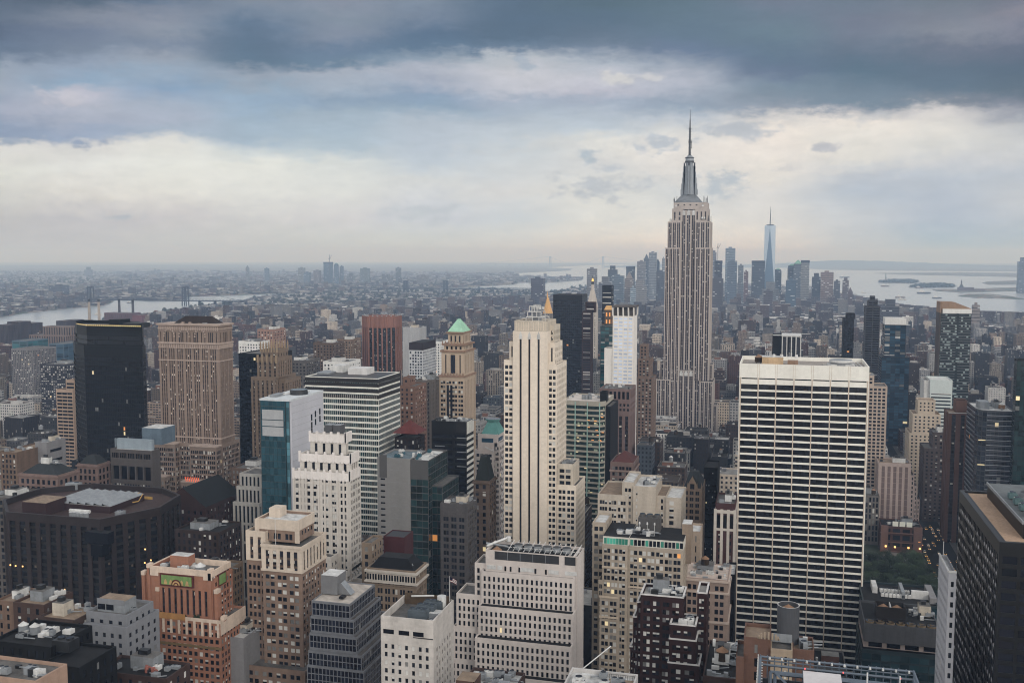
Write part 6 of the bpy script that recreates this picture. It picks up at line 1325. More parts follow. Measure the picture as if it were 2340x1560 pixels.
def right_black():
    Y = 318; b = B('office_tower', 'large black tower with a flat gravel roof and scattered reflecting panes', 'tower', X(2280, 1300, Y), Y + 35); bk = stone('black_granite', (30, 31, 38), .18, .4, spec=.5); z = Z(2290, 1238, Y); x0 = X(2284, 1240, Y); y1 = DEP(x0, 2192, 1140); x1 = x0 + 62
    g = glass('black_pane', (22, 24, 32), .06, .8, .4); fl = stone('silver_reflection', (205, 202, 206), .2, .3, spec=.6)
    b.tier([(x0, Y), (x1, Y), (x1, y1), (x0, y1)], 0, z, bk, None, {0: PT(5.2, ((.1, .86),), 3.7, (.2, .75), .2, .6, 3.5, 0, g, 'dark'), 3: PT(2.3, ((.2, .85),), 3.7, (.2, .8), .25, .8, 3.5, 0, g, 'dark')}, roof=stone('gravel_tan', (196, 160, 128), .16, scale=.4), par=.7, thick=1.4)
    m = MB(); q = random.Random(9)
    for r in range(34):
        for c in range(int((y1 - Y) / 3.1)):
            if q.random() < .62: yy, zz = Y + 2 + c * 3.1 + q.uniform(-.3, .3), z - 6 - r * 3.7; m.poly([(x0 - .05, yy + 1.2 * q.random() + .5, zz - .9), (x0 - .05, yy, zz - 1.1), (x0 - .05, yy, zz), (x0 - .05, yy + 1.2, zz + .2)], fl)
    m.build('blind_pane', b.o, b.org, 'stuff')  # bright reflections painted on as pale quads over the dark panes
    zr = z - .7; dd = ray(2300, 1195); xa = dd[0] * (zr - H) / dd[2] - 1; m = MB(); tn = stone('roof_bulkhead', (40, 42, 48), .2, .4)
    m.box(xa + 2, xa + 40, Y + 8, y1 - 6, zr, zr + 5, tn, stone('plant_roof', (128, 134, 136), .15)); m.box(xa + 1.6, xa + 2.0, Y + 8, y1 - 6, zr + 4.4, zr + 5.4, METAL); b.add('plant_room', m)
    for i in range(4):
        m = MB(); m.cone(xa + 12, Y + 18 + i * 9, zr + 5, zr + 6.4, 3.2, 3.2, 16, METAL, DMETAL); m.build('fan', b.o, b.org); b.cool(xa + 4, Y + 14 + i * 8, zr + 5, 2.5, 3, 2, stone('teal_unit', (100, 134, 136), .2), 1); b.cool(xa + 4.6, Y + 18 + i * 8, zr + 5, 2, 2, 1.4, WHITEM, 1)
    m = MB(); m.box(x0 + 1.5, x0 + 2.3, Y + 1, y1 - 2, zr, zr + .25, DMETAL)
    for k in range(18): m.box(x0 + .3, x0 + 1.3, Y + 2 + k * 3.6, Y + 2.3 + k * 3.6, zr, zr + .15, DMETAL)
    b.add('roof_track', m); b.done(2180, 2400, 1560)
right_black()
b, x0, x1, y0, y1, z = simple('apartment_tower', 'slim white-grey tower with an open roof parapet pressed against the black tower', 'tower', 2172, 2215, 1307, 330, stone('pale_tile', (182, 182, 188), .08), PT(2.4, ((.3, .7),), 3.3, (.3, .75), .3, .5, 2.2, mix='dark'), None, None, None, roof=ROOFL, dep=24) if False else simple('apartment_tower', 'slim white-grey tower with an open roof parapet pressed against the black tower', 'tower', 2168, 2186, 1308, 332, stone('pale_tile', (182, 182, 188), .08), PT(2.2, ((.3, .75),), 3.3, (.3, .75), .3, .3, 2.2, mix='dark'), 0, 20, roof=ROOFL, par=1.6)
m = MB(); m.box(x0 - .25, x0 + .25, y0, y1, z, z + .6, WHITEM); m.box(x0, x1, y0 - .25, y0 + .25, z, z + .6, WHITEM); m.tube((x0 + 1, y1 - 2, z), (x0 + 1, y1 - 2, z + 5), .12, WHITEM); b.add('white_coping', m); b.done(2146, 2186, 1560)
# ---------------------------------------------------------------- bottom edge
def tank_house():
    Y = 285; b = B('apartment_building', 'rust brick roof storeys carrying a tall grey cylinder round a water tank', 'building', X(1780, 1480, Y), Y + 10); rs = stone('rust_wall', (140, 100, 82), .14); xx = lambda p, py=1450: X(p, py, Y); zz = lambda p: Z(1780, p, Y)
    b.rect(xx(1700), xx(1762), Y, Y + 12, 0, zz(1462), rs, PT(9, ((.4, .5),), 4), None, roof=ROOFT); b.rect(xx(1762), xx(1812), Y - 1, Y + 11, 0, zz(1480), stone('buff_wall', (178, 156, 130), .12), PT(9, ((.7, .8),), 4), None, roof=ROOFG); b.rect(xx(1812), xx(1862), Y + 1, Y + 12, 0, zz(1482), rs, None, None, roof=ROOFT); b.rect(xx(1684), xx(1702), Y - 3, Y + 10, 0, zz(1500), rs, None, None)
    m = MB(); cx = xx(1802, 1420); cc = Y + 9; sg = stone('cylinder_grey', (104, 106, 112), .1, .5); r = 3.15; za, zb = zz(1500), zz(1403)
    n = 26; ring = lambda rr, z_: [(cx + rr * math.cos(2 * math.pi * k / n), cc + rr * math.sin(2 * math.pi * k / n), z_) for k in range(n)]
    o_, i_, ot, it = ring(r, za), ring(r - .25, za), ring(r, zb), ring(r - .25, zb)
    for k in range(n): j = (k + 1) % n; m.poly([o_[k], o_[j], ot[j], ot[k]], sg); m.poly([i_[j], i_[k], it[k], it[j]], sg); m.poly([ot[k], ot[j], it[j], it[k]], WHITEM)
    b.add('tank_enclosure', m); m = MB(); m.cone(cx, cc, za, zb - 1.3, 2.3, 2.3, 16, WOOD); m.cone(cx, cc, zb - 1.3, zb + .1, 2.4, .1, 16, CONE); b.add('water_tank', m)
    m = MB(); a0 = xx(1735); 
    for k in range(9): a = math.pi * k / 8; m.box(a0 + 2.6 - 2.8 * math.cos(a) - .25, a0 + 2.6 - 2.8 * math.cos(a) + .25, Y - .3, Y + .3, zz(1462), zz(1462) + .4 + 1.6 * math.sin(a), stone('buff_wall', (1, 1, 1)))
    b.add('arched_parapet', m); b.box('roof_screen', xx(1763), xx(1811), Y + 5, Y + 5.3, zz(1481), zz(1462), METAL); b.clutter(xx(1815), xx(1860), Y + 2, Y + 11, zz(1482) - 1, 3, 4, pent=False); b.done(1690, 1865, 1515)
tank_house()
def steel_roof():
    Y = 205; b = B('office_tower', 'rooftop ringed by blue-grey steel rails with a white lift house', 'tower', X(1910, 1520, Y), Y + 14); bl = stone('steel_blue', (112, 128, 146), .12, .4, spec=.5); wt = stone('lift_white', (206, 200, 200), .08); xx = lambda p, py=1520, yy=Y: X(p, py, yy); y1 = Y + 19; z = Z(1900, 1513, y1) - 2
    x0, x1 = X(1738, 1497, y1), X(2088, 1532, y1)
    b.rect(x0, x1, Y - 4, y1, 0, z - 3, stone('panel_grey', (92, 96, 104), .1, .5), PT(2, ((.1, .9),), 3.8, (.1, .85), .15, .4, 2, 0, GLK, 'dark'), roof=ROOFD); m = MB()
    for k, (h, r) in enumerate(((0, .3), (1.0, .16), (1.8, .28))):
        for p, q in (((x0, Y), (x0, y1)), ((x0, y1), (x1, y1)), ((x1, y1), (x1 + .5, Y)), ((x0, Y - 3), (x1, Y - 3))): m.tube((p[0], p[1], z + h), (q[0], q[1], z + h), r, bl)
    for k in range(22): c = x0 + (x1 - x0) * k / 21; m.tube((c, y1, z - 3), (c, y1, z + 2.2), .13, bl)
    for k in range(14): c = Y + (y1 - Y) * k / 13; m.tube((x0, c, z - 3), (x0 - .5, c, z + 2.2), .15, WHITEM); m.tube((x0 - .6, c, z + 1), (x0 + .6, c, z + 1), .12, WHITEM)
    b.add('rail', m); m = MB()
    for k in range(2):
        d = 2.2 + k * 1.0
        for p, q in (((x0 + d, Y - 3), (x0 + d, y1 - d)), ((x0 + d, y1 - d), (x1 - d, y1 - d)), ((x1 - d, y1 - d), (x1 - d, Y - 3))): m.tube((p[0], p[1], z - .6), (q[0], q[1], z - .6), .35, bl, 4)
    m.tube((x0 + 3.4, y1 - 4, z), (x0 + 9, Y + 4, z - 1), .35, bl, 4); m.tube((x0 + 3.4, Y + 2, z - 1), (x0 + 11, Y + 2, z - 1), .3, WHITEM, 4); m.tube((x1 - 10, Y + 2, z - 1), (x1 - 6, y1 - 5, z), .35, bl, 4); b.add('track_beam', m)
    for k in range(12): m = MB(); c = x0 + 2 + (x1 - x0 - 3) * k / 11; m.cone(c, y1 - .6, z + 1.6, z + 2.1, .26, .2, 10, WHITEM); m.build('floodlight', b.o, b.org)
    xa, xb = xx(1838, 1520, Y + 5), xx(1928, 1520, Y + 5); m = MB(); m.box(xa, xb, Y + 1, Y + 13, z - 3, z + 2.0, stone('lift_grey', (136, 130, 136), .08), wt); b.add('lift_house', m); b.box('roof_hatch', xb + .5, xb + 5, Y - 2, Y + 3, z - 3, z - .6, wt)
    m = MB(); xc, xd = xx(1983, 1510, Y + 9), xx(2058, 1510, Y + 9)
    for c in (xc, xd): m.tube((c, Y + 9, z), (c, Y + 9, z + 4.6), .16, WHITEM)
    m.tube((xc, Y + 9, z + 1.2), (xd, Y + 9, z + 1.2), .18, WHITEM)
    for k in (.2, .5, .82): c = xc + (xd - xc) * k; m.tube((c, Y + 9, z - 2), (c, Y + 9, z + 1.2), .2, WHITEM)
    m.box(xc + 2.6, xc + 5.2, Y + 8, Y + 10, z - 1.2, z + .8, WHITEM); b.add('window_crane', m); rl = lit('red_lamp', (255, 96, 96), .8); m = MB()
    for p in (1840, 1928, 2060): m.cone(xx(p, 1510, Y + 13), Y + 13.5, z + 2.1, z + 2.4, .13, .1, 6, rl)
    b.add('red_lamp', m); b.done(1735, 2095, 1560)
steel_roof()
def low_roofs():
    Y = 300; b, x0, x1, y0, y1, z = simple('building', 'brown low roof crowded with ducts and a conical water tank beside the maroon building', 'building', 1606, 1694, 1548, Y, stone('roof_wall_brown', (104, 76, 68), .15), PT(4, ((.3, .6),), 3.6), None, 30, roof=ROOFD, clut=12, tanks=0)
    b.tank(x0 + 5, y0 + 14, z - 1, 1.9, 3.0, 1.0); b.done(1604, 1700, 1540)
    Y = 232; b, x0, x1, y0, y1, z = simple('building', 'white roof terrace with a green shrub and fenced deck at the bottom of the picture', 'building', 1270, 1432, 1606, Y, stone('white_terrace_wall', (196, 192, 188), .12), None, None, 20, roof=ROOFL, clut=6, pent=False)
    m = MB(); gr = stone('leaf_green', (84, 124, 56), .35); q = random.Random(6)
    for i in range(160):
        a, r_ = q.uniform(0, 6.28), q.random() ** .5; cx, cc, cz = x0 + 8.4 + 1.5 * r_ * math.cos(a), y0 + 8 + 1.5 * r_ * math.sin(a), z + q.uniform(-.6, 1.1) * (1 - r_ * .5); d = q.uniform(.15, .32); m.poly([(cx - d, cc - d * q.random(), cz), (cx + d, cc, cz - d * .3), (cx + d * .4, cc + d, cz + d), (cx - d, cc + d * .4, cz + d * .5)], gr)
    m.build('shrub', b.o, b.org); b.box('deck', x0 + 10.5, x1 - .5, y0 + 4, y1 - 3, z - 1, z - .6, ROOFT); m = MB()
    for k in range(12): c = x0 + 10.5 + (x1 - x0 - 11) * k / 11; m.tube((c, y1 - 3, z - .6), (c, y1 - 3, z + .6), .05, DMETAL)
    m.tube((x0 + 10.5, y1 - 3, z + .6), (x1 - .5, y1 - 3, z + .6), .06, DMETAL); b.add('railing', m); m = MB(); m.tube((x0 + 3, y1, z), (x0 + 9, y1 + 8, z + 3.6), .16, WHITEM); b.add('boom', m); b.done(1268, 1440, 1560)
    Y = 285; b, x0, x1, y0, y1, z = simple('building', 'brown brick bulkhead and pale vents on the low roof between two white blocks', 'building', 1034, 1160, 1594, Y, stone('roof_wall_brown', (1, 1, 1)), PT(4, ((.3, .6),), 3.6), None, 22, roof=ROOFL, clut=9, pent=False)
    b.box('penthouse', x0 + .5, x0 + 6.5, y0 + 2, y0 + 9, z - 1, z + 4, stone('bulkhead_brown', (122, 88, 74), .15), ROOFT); b.box('vent_box', x0 + 12.5, x0 + 16, y0 + 6, y0 + 10, z - 1, z + 2, METAL); b.done(1034, 1162, 1560)
    Y = 305; gy = stone('cool_grey_wall', (146, 148, 154), .08); b, x0, x1, y0, y1, z = simple('office_building', 'plain grey building with setback top and caged roof unit beside the orange mural tower', 'building', 190, 288, 1428, Y, gy, PT(3.6, ((.26, .6),), 3.4, (.25, .68), .35, .8, 1.8, mix='dark'), 0, 20, tiers=((197, 290, 1400, .12, .92),), roof=ROOFG)
    xa, xb, yy = X(222, 1365, Y + 6), X(284, 1365, Y + 6), Y + 6; zt = Z(250, 1405, Y + 4); m = MB(); m.box(xa, xb, yy, yy + 7, zt, zt + 5, METAL, ROOFT)
    for k in range(2): m.box(xa + .3 + k * 3.6, xa + 3.4 + k * 3.6, yy - .1, yy, zt + 1.2, zt + 3.4, GLK)
    m.box(xa, xb, yy - .2, yy, zt + 3.4, zt + 5.4, gy); b.add('cooling_cage', m); b.clutter(x0 + 1, x1 - 1, Y + 3, Y + 16, zt - .5, 6, 5, pent=False); b.done(186, 298, 1535)
    Y = 262; b, x0, x1, y0, y1, z = simple('office_building', 'black low block with two round wooden tanks and a caged cooling unit on its roof', 'building', -20, 116, 1470, Y, stone('soot_wall', (34, 36, 42), .15), PT(3, ((.3, .6),), 3.6, mix='dark'), 0, 20, roof=ROOFD)
    for p in (54, 80): b.tank(X(p, 1440, Y + 10), Y + 10, z - 1, 1.6, 2.6, .4, METAL, WHITEM)
    b.rect(X(116, 1490, Y - 2), X(200, 1490, Y - 2), Y - 6, Y + 12, 0, Z(150, 1500, Y), stone('soot_wall', (1, 1, 1)), PT(3, ((.3, .6),), 3.6, mix='dark'), roof=ROOFD); b.cool(X(128, 1450, Y + 4), Y + 2, Z(150, 1500, Y), 6.5, 5, 4, DMETAL, 2); b.clutter(x0 + 2, x1 - 2, y0 + 3, y1 - 3, z - 1, 4, 8, pent=False); b.done(-20, 222, 1560)
    Y = 215; b, x0, x1, y0, y1, z = simple('building', 'tan tiled corner block with dark slot windows at the very corner', 'building', -80, 82, 1545, Y, stone('tan_tile', (186, 150, 126), .12), PT(8, ((.3, .8),), 4, (.2, .6), .4, 1, 3), 0, 12, roof=ROOFG, clut=5, pent=False); b.done(-30, 94, 1560)
    Y = 318; 
    for pl, pr, py, lab, c in ((-10, 30, 1372, 'tan stub of a roof house behind the round wooden tanks', (150, 118, 98)), (30, 100, 1378, 'brown brick roof blocks behind the black low block', (110, 82, 72)), (86, 170, 1412, 'low brown block with pale coping below the dark granite walls', (104, 80, 70))):
        simple('building', lab, 'building', pl, pr, py, Y, stone('brownish' + str(pl), c, .15), PT(4, ((.3, .6),), 3.6), 0, 16, roof=ROOFT, clut=3)[0].done(pl, pr, 1460); Y -= 8
    b, x0, x1, y0, y1, z = simple('building', 'low brown roof with salmon pipes at the foot of the orange mural tower', 'building', 218, 380, 1540, 285, stone('roof_wall_brown', (1, 1, 1)), PT(4, ((.3, .6),), 3.6), 0, 14, roof=ROOFD, clut=5); m = MB(); sp = stone('salmon_pipe', (190, 112, 96), .12); m.tube((x0 + 16, y0 + 6, z + 1), (x0 + 22, y0 + 4, z + .6), .3, sp); m.cone(x0 + 17, y0 + 5, z - 1, z + 1, .7, .7, 10, sp); m.cone(x0 + 19.5, y0 + 5, z - 1, z + 1, .8, .8, 10, sp); b.add('pipe', m); b.done(216, 420, 1560)
    b, x0, x1, y0, y1, z = simple('building', 'grey blank side wall with a pale roof between orange and brown towers', 'building', 512, 556, 1456, 352, stone('pale_concrete', (1, 1, 1)), None, None, 20, roof=ROOFL, clut=4); b.done(512, 558, 1560)
low_roofs()
# ================================================================== ground, water, far shore
def mott(name, cols, scale, rough=.9):
    m, t, b = mat_new(name); pos = t.n('ShaderNodeNewGeometry').outputs['Position']
    v = t.n('ShaderNodeTexVoronoi'); t.put(v.inputs['Vector'], pos); v.inputs['Scale'].default_value = scale
    r = t.n('ShaderNodeValToRGB'); e = r.color_ramp; e.interpolation = 'CONSTANT'
    sp = t.n('ShaderNodeSeparateColor'); t.put(sp.inputs[0], v.outputs['Color'])
    n = t.noise(pos, scale * .12, 4)
    t.put(r.inputs[0], t.m('FRACT', t.m('ADD', sp.outputs[0], t.m('MULTIPLY', n, .6))))
    while len(e.elements) < len(cols): e.elements.new(.5)
    for i, c in enumerate(cols): e.elements[i].position = i / len(cols); e.elements[i].color = rgb(c)
    t.put(b.inputs['Base Color'], r.outputs[0]); b.inputs['Roughness'].default_value = rough; b.inputs['Specular IOR Level'].default_value = .1
    return m
CITYG = mott('city_ground', [(58, 58, 60), (70, 66, 64), (96, 84, 78), (60, 66, 56), (120, 116, 112), (66, 62, 62)], .035)
ASPH = stone('asphalt', (52, 52, 55), .2)
FARG = mott('far_borough', [(70, 84, 70), (110, 100, 92), (84, 90, 82), (140, 132, 126), (74, 86, 76), (120, 104, 98), (92, 94, 92)], .018)
def water_mat():
    m, t, b = mat_new('water'); pos = t.n('ShaderNodeNewGeometry').outputs['Position']
    b.inputs['Base Color'].default_value = rgb((166, 172, 178)); b.inputs['Roughness'].default_value = .2; b.inputs['Specular IOR Level'].default_value = .9
    mp = t.n('ShaderNodeMapping'); t.put(mp.inputs[0], pos); mp.inputs['Scale'].default_value = (.004, .012, 1)
    bp = t.n('ShaderNodeBump'); bp.inputs['Strength'].default_value = .06; bp.inputs['Distance'].default_value = 8
    t.put(bp.inputs['Height'], t.noise(mp.outputs[0], 4, 6)); t.put(b.inputs['Normal'], bp.outputs[0])
    return m
WATER = water_mat()
def sheet(name, pts, z, mat, thick=0):
    m = MB()
    if thick: m.prism([(p[0], p[1]) for p in pts], z - thick, z, mat)
    else: m.poly([(p[0], p[1], z) for p in pts], mat)
    o = m.build(name); o['kind'] = 'structure'; return o
def gp(*pts): return [GR(*p) for p in pts]
sheet('water', [(-46000, -3000), (40000, -3000), (40000, 60000), (-46000, 60000)], -2.2, WATER)
MANH = [(-2150, -800), (1500, -800), (1500, 4300)] + gp((2600, 722), (2340, 717), (2130, 706), (2045, 693), (1990, 682), (1935, 668), (1880, 655), (1700, 648), (1400, 645), (1345, 652), (1250, 667), (1130, 660), (900, 665), (700, 671), (580, 678), (545, 690), (470, 697), (365, 714), (300, 722), (235, 730), (165, 744), (100, 766), (60, 758), (0, 752)) + [(-2500, 2500)]
sheet('ground', MANH, 0, CITYG, 2.0)
BROOK = gp((-900, 800), (-300, 755), (0, 724), (60, 714), (110, 709), (170, 703), (240, 697), (256, 690), (262, 685), (300, 684), (330, 687), (412, 686), (428, 681), (440, 677), (540, 674), (700, 668), (900, 662), (1080, 655), (1130, 652), (1180, 649), (1186, 645), (1240, 646), (1330, 640), (1332, 634), (1255, 633), (1180, 630), (1180, 624), (1300, 618), (1310, 614), (1240, 611)) + [(-6000, 45000), (-46000, 45000), (-30000, 4000)]
sheet('ground', BROOK, 0, FARG, 2.0)
sheet('ground', gp((2342, 683), (2300, 675), (2255, 671), (2210, 672), (2190, 676), (2230, 680)) + [], .6, FARG, 2.4)
sheet('ground', gp((2340, 664), (2260, 666), (2200, 668), (2140, 664), (2130, 661), (2200, 660), (2340, 656)), .6, FARG, 2.4)
sheet('ground', gp((2700, 640), (2340, 648), (2325, 650), (2260, 650), (2244, 646), (2260, 643), (2340, 640), (2700, 636)), .6, FARG, 2.4)
sheet('ground', gp((2700, 628), (2340, 633), (2200, 630), (2050, 627), (2000, 624), (2160, 622), (2340, 624), (2700, 622)), .6, FARG, 2.4)
sheet('ground', gp((2900, 618), (2340, 620), (2000, 618), (1880, 616), (1840, 613)) + [(3000, 45000), (30000, 45000)], .6, FARG, 2.4)
# streets of the grid: one asphalt sheet per avenue and pale pavements where they show
sheet('road', [(120, 250), (148, 250), (148, 1500), (120, 1500)], .06, ASPH)
sheet('road', [(-196, 250), (-170, 250), (-170, 2600), (-196, 2600)], .06, ASPH)
sheet('pavement', [(148.2, 250), (153, 250), (153, 1500), (148.2, 1500)], .15, stone('pavement_grey', (120, 116, 112), .2), .15)
sheet('pavement', [(114, 250), (119.8, 250), (119.8, 1500), (114, 1500)], .15, stone('pavement_grey', (1, 1, 1)), .15)
m = MB(); WL = stone('road_paint', (196, 194, 188), .2)
for k in range(14): m.box(121 + k * 1.9, 122 + k * 1.9, 818, 823, .07, .085, WL)
o = m.build('road_marking'); o['kind'] = 'structure'
# islands
def island(label, pts, h, seed, name='island', trees=True):
    g = gp(*pts); cx, cy_ = sum(p[0] for p in g) / len(g), sum(p[1] for p in g) / len(g)
    q = random.Random(seed); m = MB(); m.prism(g, -2, 1.2, stone('shore_stone', (110, 104, 96), .2), stone('island_green', (74, 86, 62), .25))
    o = m.build('ground'); o['kind'] = 'structure'
    m = MB(); gm = stone('island_tree', (58, 74, 52), .3)
    for i in range(260):
        k = i % len(g); t = q.random() ** .5; u = q.random(); p, r = g[k], g[(k + 1) % len(g)]
        x, y = cx + (p[0] + (r[0] - p[0]) * u - cx) * t * .92, cy_ + (p[1] + (r[1] - p[1]) * u - cy_) * t * .92
        s_ = q.uniform(.6, 1.2) * h; m.cone(x, y, 1, 1 + s_ * .5, s_ * .5, s_ * .6, 6, gm); m.cone(x, y, 1 + s_ * .5, 1 + s_, s_ * .6, s_ * .15, 6, gm)
    o = m.build('woods'); o['kind'] = 'stuff'
    return cx, cy_
island('x', ((2005, 645), (2030, 646), (2090, 647), (2102, 644), (2080, 641), (2030, 641)), 22, 1)
island('x', ((2075, 656), (2120, 657), (2180, 656), (2186, 653), (2150, 650), (2100, 651)), 20, 2)
def statue():
    x, y = GR(2024, 645); y += 0; s_ = y / 2275 * 1.04; x = X(2024, 640, y); cop = stone('verdigris', (110, 148, 138), .1)
    o = bpy.data.objects.new('statue', None); COL.objects.link(o); o.location = (x, y, 0); tag(o, 'green robed statue with raised torch on a stone pedestal far across the water', 'statue'); org = (x, y, 0)
    m = MB(); m.cone(x, y, 1, 10, 34, 30, 11, stone('fort_stone', (140, 130, 118), .1)); m.cone(x, y, 10, 48, 12, 9, 4, stone('fort_stone', (1, 1, 1)), rot=math.pi / 4); m.build('pedestal', o, org)
    m = MB(); m.cone(x, y, 48, 70, 6.5, 4.6, 10, cop); m.cone(x, y, 70, 80, 4.6, 3.4, 10, cop); m.cone(x, y, 80, 86, 2.0, 1.9, 10, cop); m.tube((x - 3.5, y, 78), (x - 5.5, y, 94), 1.3, cop, 8, .9); m.cone(x - 5.5, y, 94, 98, 1.8, .4, 8, cop)
    for k in range(7): a = math.pi * k / 6; m.tube((x, y, 85), (x + 3.2 * math.cos(a), y, 86 + 2.2 * math.sin(a)), .3, cop)
    m.box(x + 2.5, x + 4.5, y - 2, y, 66, 73, cop); m.build('figure', o, org)
statue()
def terminal():
    Y = GR(2200, 664)[1]; b = B('terminal', 'old brick terminal with a clock turret on the far waterfront', 'building', X(2205, 660, Y), Y); st = stone('terminal_brick', (120, 92, 88), .12); x = X(2205, 660, Y)
    m = MB(); m.box(x - 50, x + 60, Y - 20, Y + 20, 0, 26, st, slate); m.pyramid(x - 40, x - 10, Y - 18, Y + 18, 26, 52, slate, .2); m.box(x - 30, x - 22, Y - 8, Y + 2, 40, 66, st); m.pyramid(x - 31, x - 21, Y - 9, Y + 3, 66, 84, slate); m.box(x + 60, x + 140, Y - 10, Y + 10, 0, 12, st, ROOFL); b.add('wall', m)
terminal()
# hills at the edge of the bay
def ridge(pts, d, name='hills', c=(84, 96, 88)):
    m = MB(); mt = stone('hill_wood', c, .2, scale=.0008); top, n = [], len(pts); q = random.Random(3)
    for i in range(n - 1):
        (pa, ya), (pb, yb) = pts[i], pts[i + 1]
        for k in range(8):
            p = pa + (pb - pa) * k / 8; y = ya + (yb - ya) * k / 8
            r_ = ray(p, y); t = d / math.hypot(r_[0], r_[1]); top.append((r_[0] * t, r_[1] * t, max(4, H + r_[2] * t + q.uniform(-6, 6))))
    for a, b_ in zip(top, top[1:]):
        f = lambda p, k, z: (p[0] * k, p[1] * k, z)
        m.poly([f(a, .93, 0), f(b_, .93, 0), f(b_, .97, b_[2] * .7), f(a, .97, a[2] * .7)], mt); m.poly([f(a, .97, a[2] * .7), f(b_, .97, b_[2] * .7), f(b_, 1, b_[2]), f(a, 1, a[2])], mt); m.poly([f(a, 1, a[2]), f(b_, 1, b_[2]), f(b_, 1.12, 0), f(a, 1.12, 0)], mt)
    o = m.build(name); o['kind'] = 'structure'
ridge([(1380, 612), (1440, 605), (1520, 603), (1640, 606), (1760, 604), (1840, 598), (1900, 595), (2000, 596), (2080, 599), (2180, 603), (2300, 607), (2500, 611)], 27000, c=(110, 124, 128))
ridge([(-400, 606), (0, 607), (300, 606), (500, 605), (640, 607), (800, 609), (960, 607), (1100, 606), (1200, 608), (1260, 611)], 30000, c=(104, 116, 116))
# ================================================================== bridges, chimneys, boats
def bridge(label, Y, p0, p1, pdeck, towers, ptop, col, wid=18, tw=6.0, ends=None):
    st = stone('bridge_' + str(Y), col, .12); zt = lambda px, py: at(px, py, Y)
    xa, xb = X(p0, pdeck, Y), X(p1, pdeck, Y); zd = Z((p0 + p1) / 2, pdeck, Y)
    o = bpy.data.objects.new('suspension_bridge', None); COL.objects.link(o); o.location = ((xa + xb) / 2, Y, 0); tag(o, label, 'bridge'); org = ((xa + xb) / 2, Y, 0)
    m = MB(); m.box(xa, xb, Y, Y + wid, zd - 5, zd, st); n = 60
    for k in range(n):
        a, c = xa + (xb - xa) * k / n, xa + (xb - xa) * (k + 1) / n; m.tube((a, Y, zd), (c, Y, zd + 7), .7, st, 4); m.tube((a, Y, zd + 7), (c, Y, zd + 7), .8, st, 4)
    for k in range(14):
        a = xa + (xb - xa) * k / 13
        if not any(X(t, pdeck, Y) - 30 < a < X(t, pdeck, Y) + 30 for t in towers) and (a < X(min(towers), pdeck, Y) or a > X(max(towers), pdeck, Y)): m.box(a - 3, a + 3, Y + 2, Y + wid - 2, -2, zd - 5, st)
    m.build('deck', o, org); tops = []
    for t in towers:
        x, z = X(t, ptop, Y), Z(t, ptop, Y); m = MB(); tops.append((x, z))
        for s_ in (-1, 1):
            m.tube((x + s_ * tw * 1.15, Y, -2), (x + s_ * tw * .85, Y, z), tw * .32, st, 4); m.tube((x + s_ * tw * 1.15, Y + wid, -2), (x + s_ * tw * .85, Y + wid, z), tw * .32, st, 4)
        for k in range(6):
            za, zb = zd + 4 + (z - zd - 4) * k / 6, zd + 4 + (z - zd - 4) * (k + 1) / 6; m.tube((x - tw, Y, za), (x + tw, Y, zb), tw * .13, st, 4); m.tube((x + tw, Y, za), (x - tw, Y, zb), tw * .13, st, 4)
        m.box(x - tw * 1.2, x + tw * 1.2, Y - 1, Y + wid + 1, z - tw * .5, z, st); m.box(x - tw * 1.1, x + tw * 1.1, Y, Y + wid, zd - 6, zd, st); m.build('tower', o, org)
    m = MB(); seq = [(xa, zd)] + tops + [(xb, zd)]
    for i, (p, q) in enumerate(zip(seq, seq[1:])):
        sag = (min(p[1], q[1]) - zd - 4) if 0 < i < len(seq) - 2 else 6
        f = lambda t: (p[0] + (q[0] - p[0]) * t, Y, p[1] + (q[1] - p[1]) * t - 4 * sag * t * (1 - t))
        for k in range(20): m.tube(f(k / 20), f((k + 1) / 20), .8 if Y < 9000 else 2.0, st, 4)
        if 0 < i < len(seq) - 2:
            for k in range(1, 20): a = f(k / 20); m.tube(a, (a[0], Y, zd), .3 if Y < 9000 else .6, st, 3)
    m.build('cable', o, org)
bridge('steel truss suspension bridge crossing the grey river', 4550, 118, 560, 685, (203, 420), 655, (58, 66, 80), 22, 11)
bridge('blue-grey suspension bridge far beyond the brown apartment slabs', 6500, 800, 1230, 659, (926, 1017), 641, (70, 86, 108), 22, 12)
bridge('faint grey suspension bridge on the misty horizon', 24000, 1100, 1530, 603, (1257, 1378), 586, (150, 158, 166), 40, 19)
for px, pt, pb, lab, c in ((203, 683, 730, 'pale power station chimney nearest the bridge pier', (176, 160, 140)), (225, 683, 730, 'pale power station chimney second along the riverbank', (180, 164, 146)), (272, 684, 716, 'dark power station chimney, left one of the shorter pair', (96, 88, 92)), (303, 685, 715, 'dark power station chimney, last one beside the red brick works', (98, 90, 92))):
    Y = 2950; x, z = at(px, pt, Y); o = bpy.data.objects.new('chimney', None); COL.objects.link(o); o.location = (x, Y, 0); tag(o, lab, 'chimney', 'power station chimneys by the river'); m = MB(); m.cone(x, Y, 0, z - 10, 5.2, 4.0, 14, stone('chimney' + str(px), c, .12)); m.build('stack', o, (x, Y, 0)); m = MB(); m.cone(x, Y, z - 10, z, 4.1, 4.0, 14, stone('chimney_cap', (58, 54, 58), .1)); m.build('cap', o, (x, Y, 0))
Yp = 2900; b = B('power_station', 'red brick power station along the riverbank under the chimneys', 'building', X(280, 730, Yp), Yp + 30)
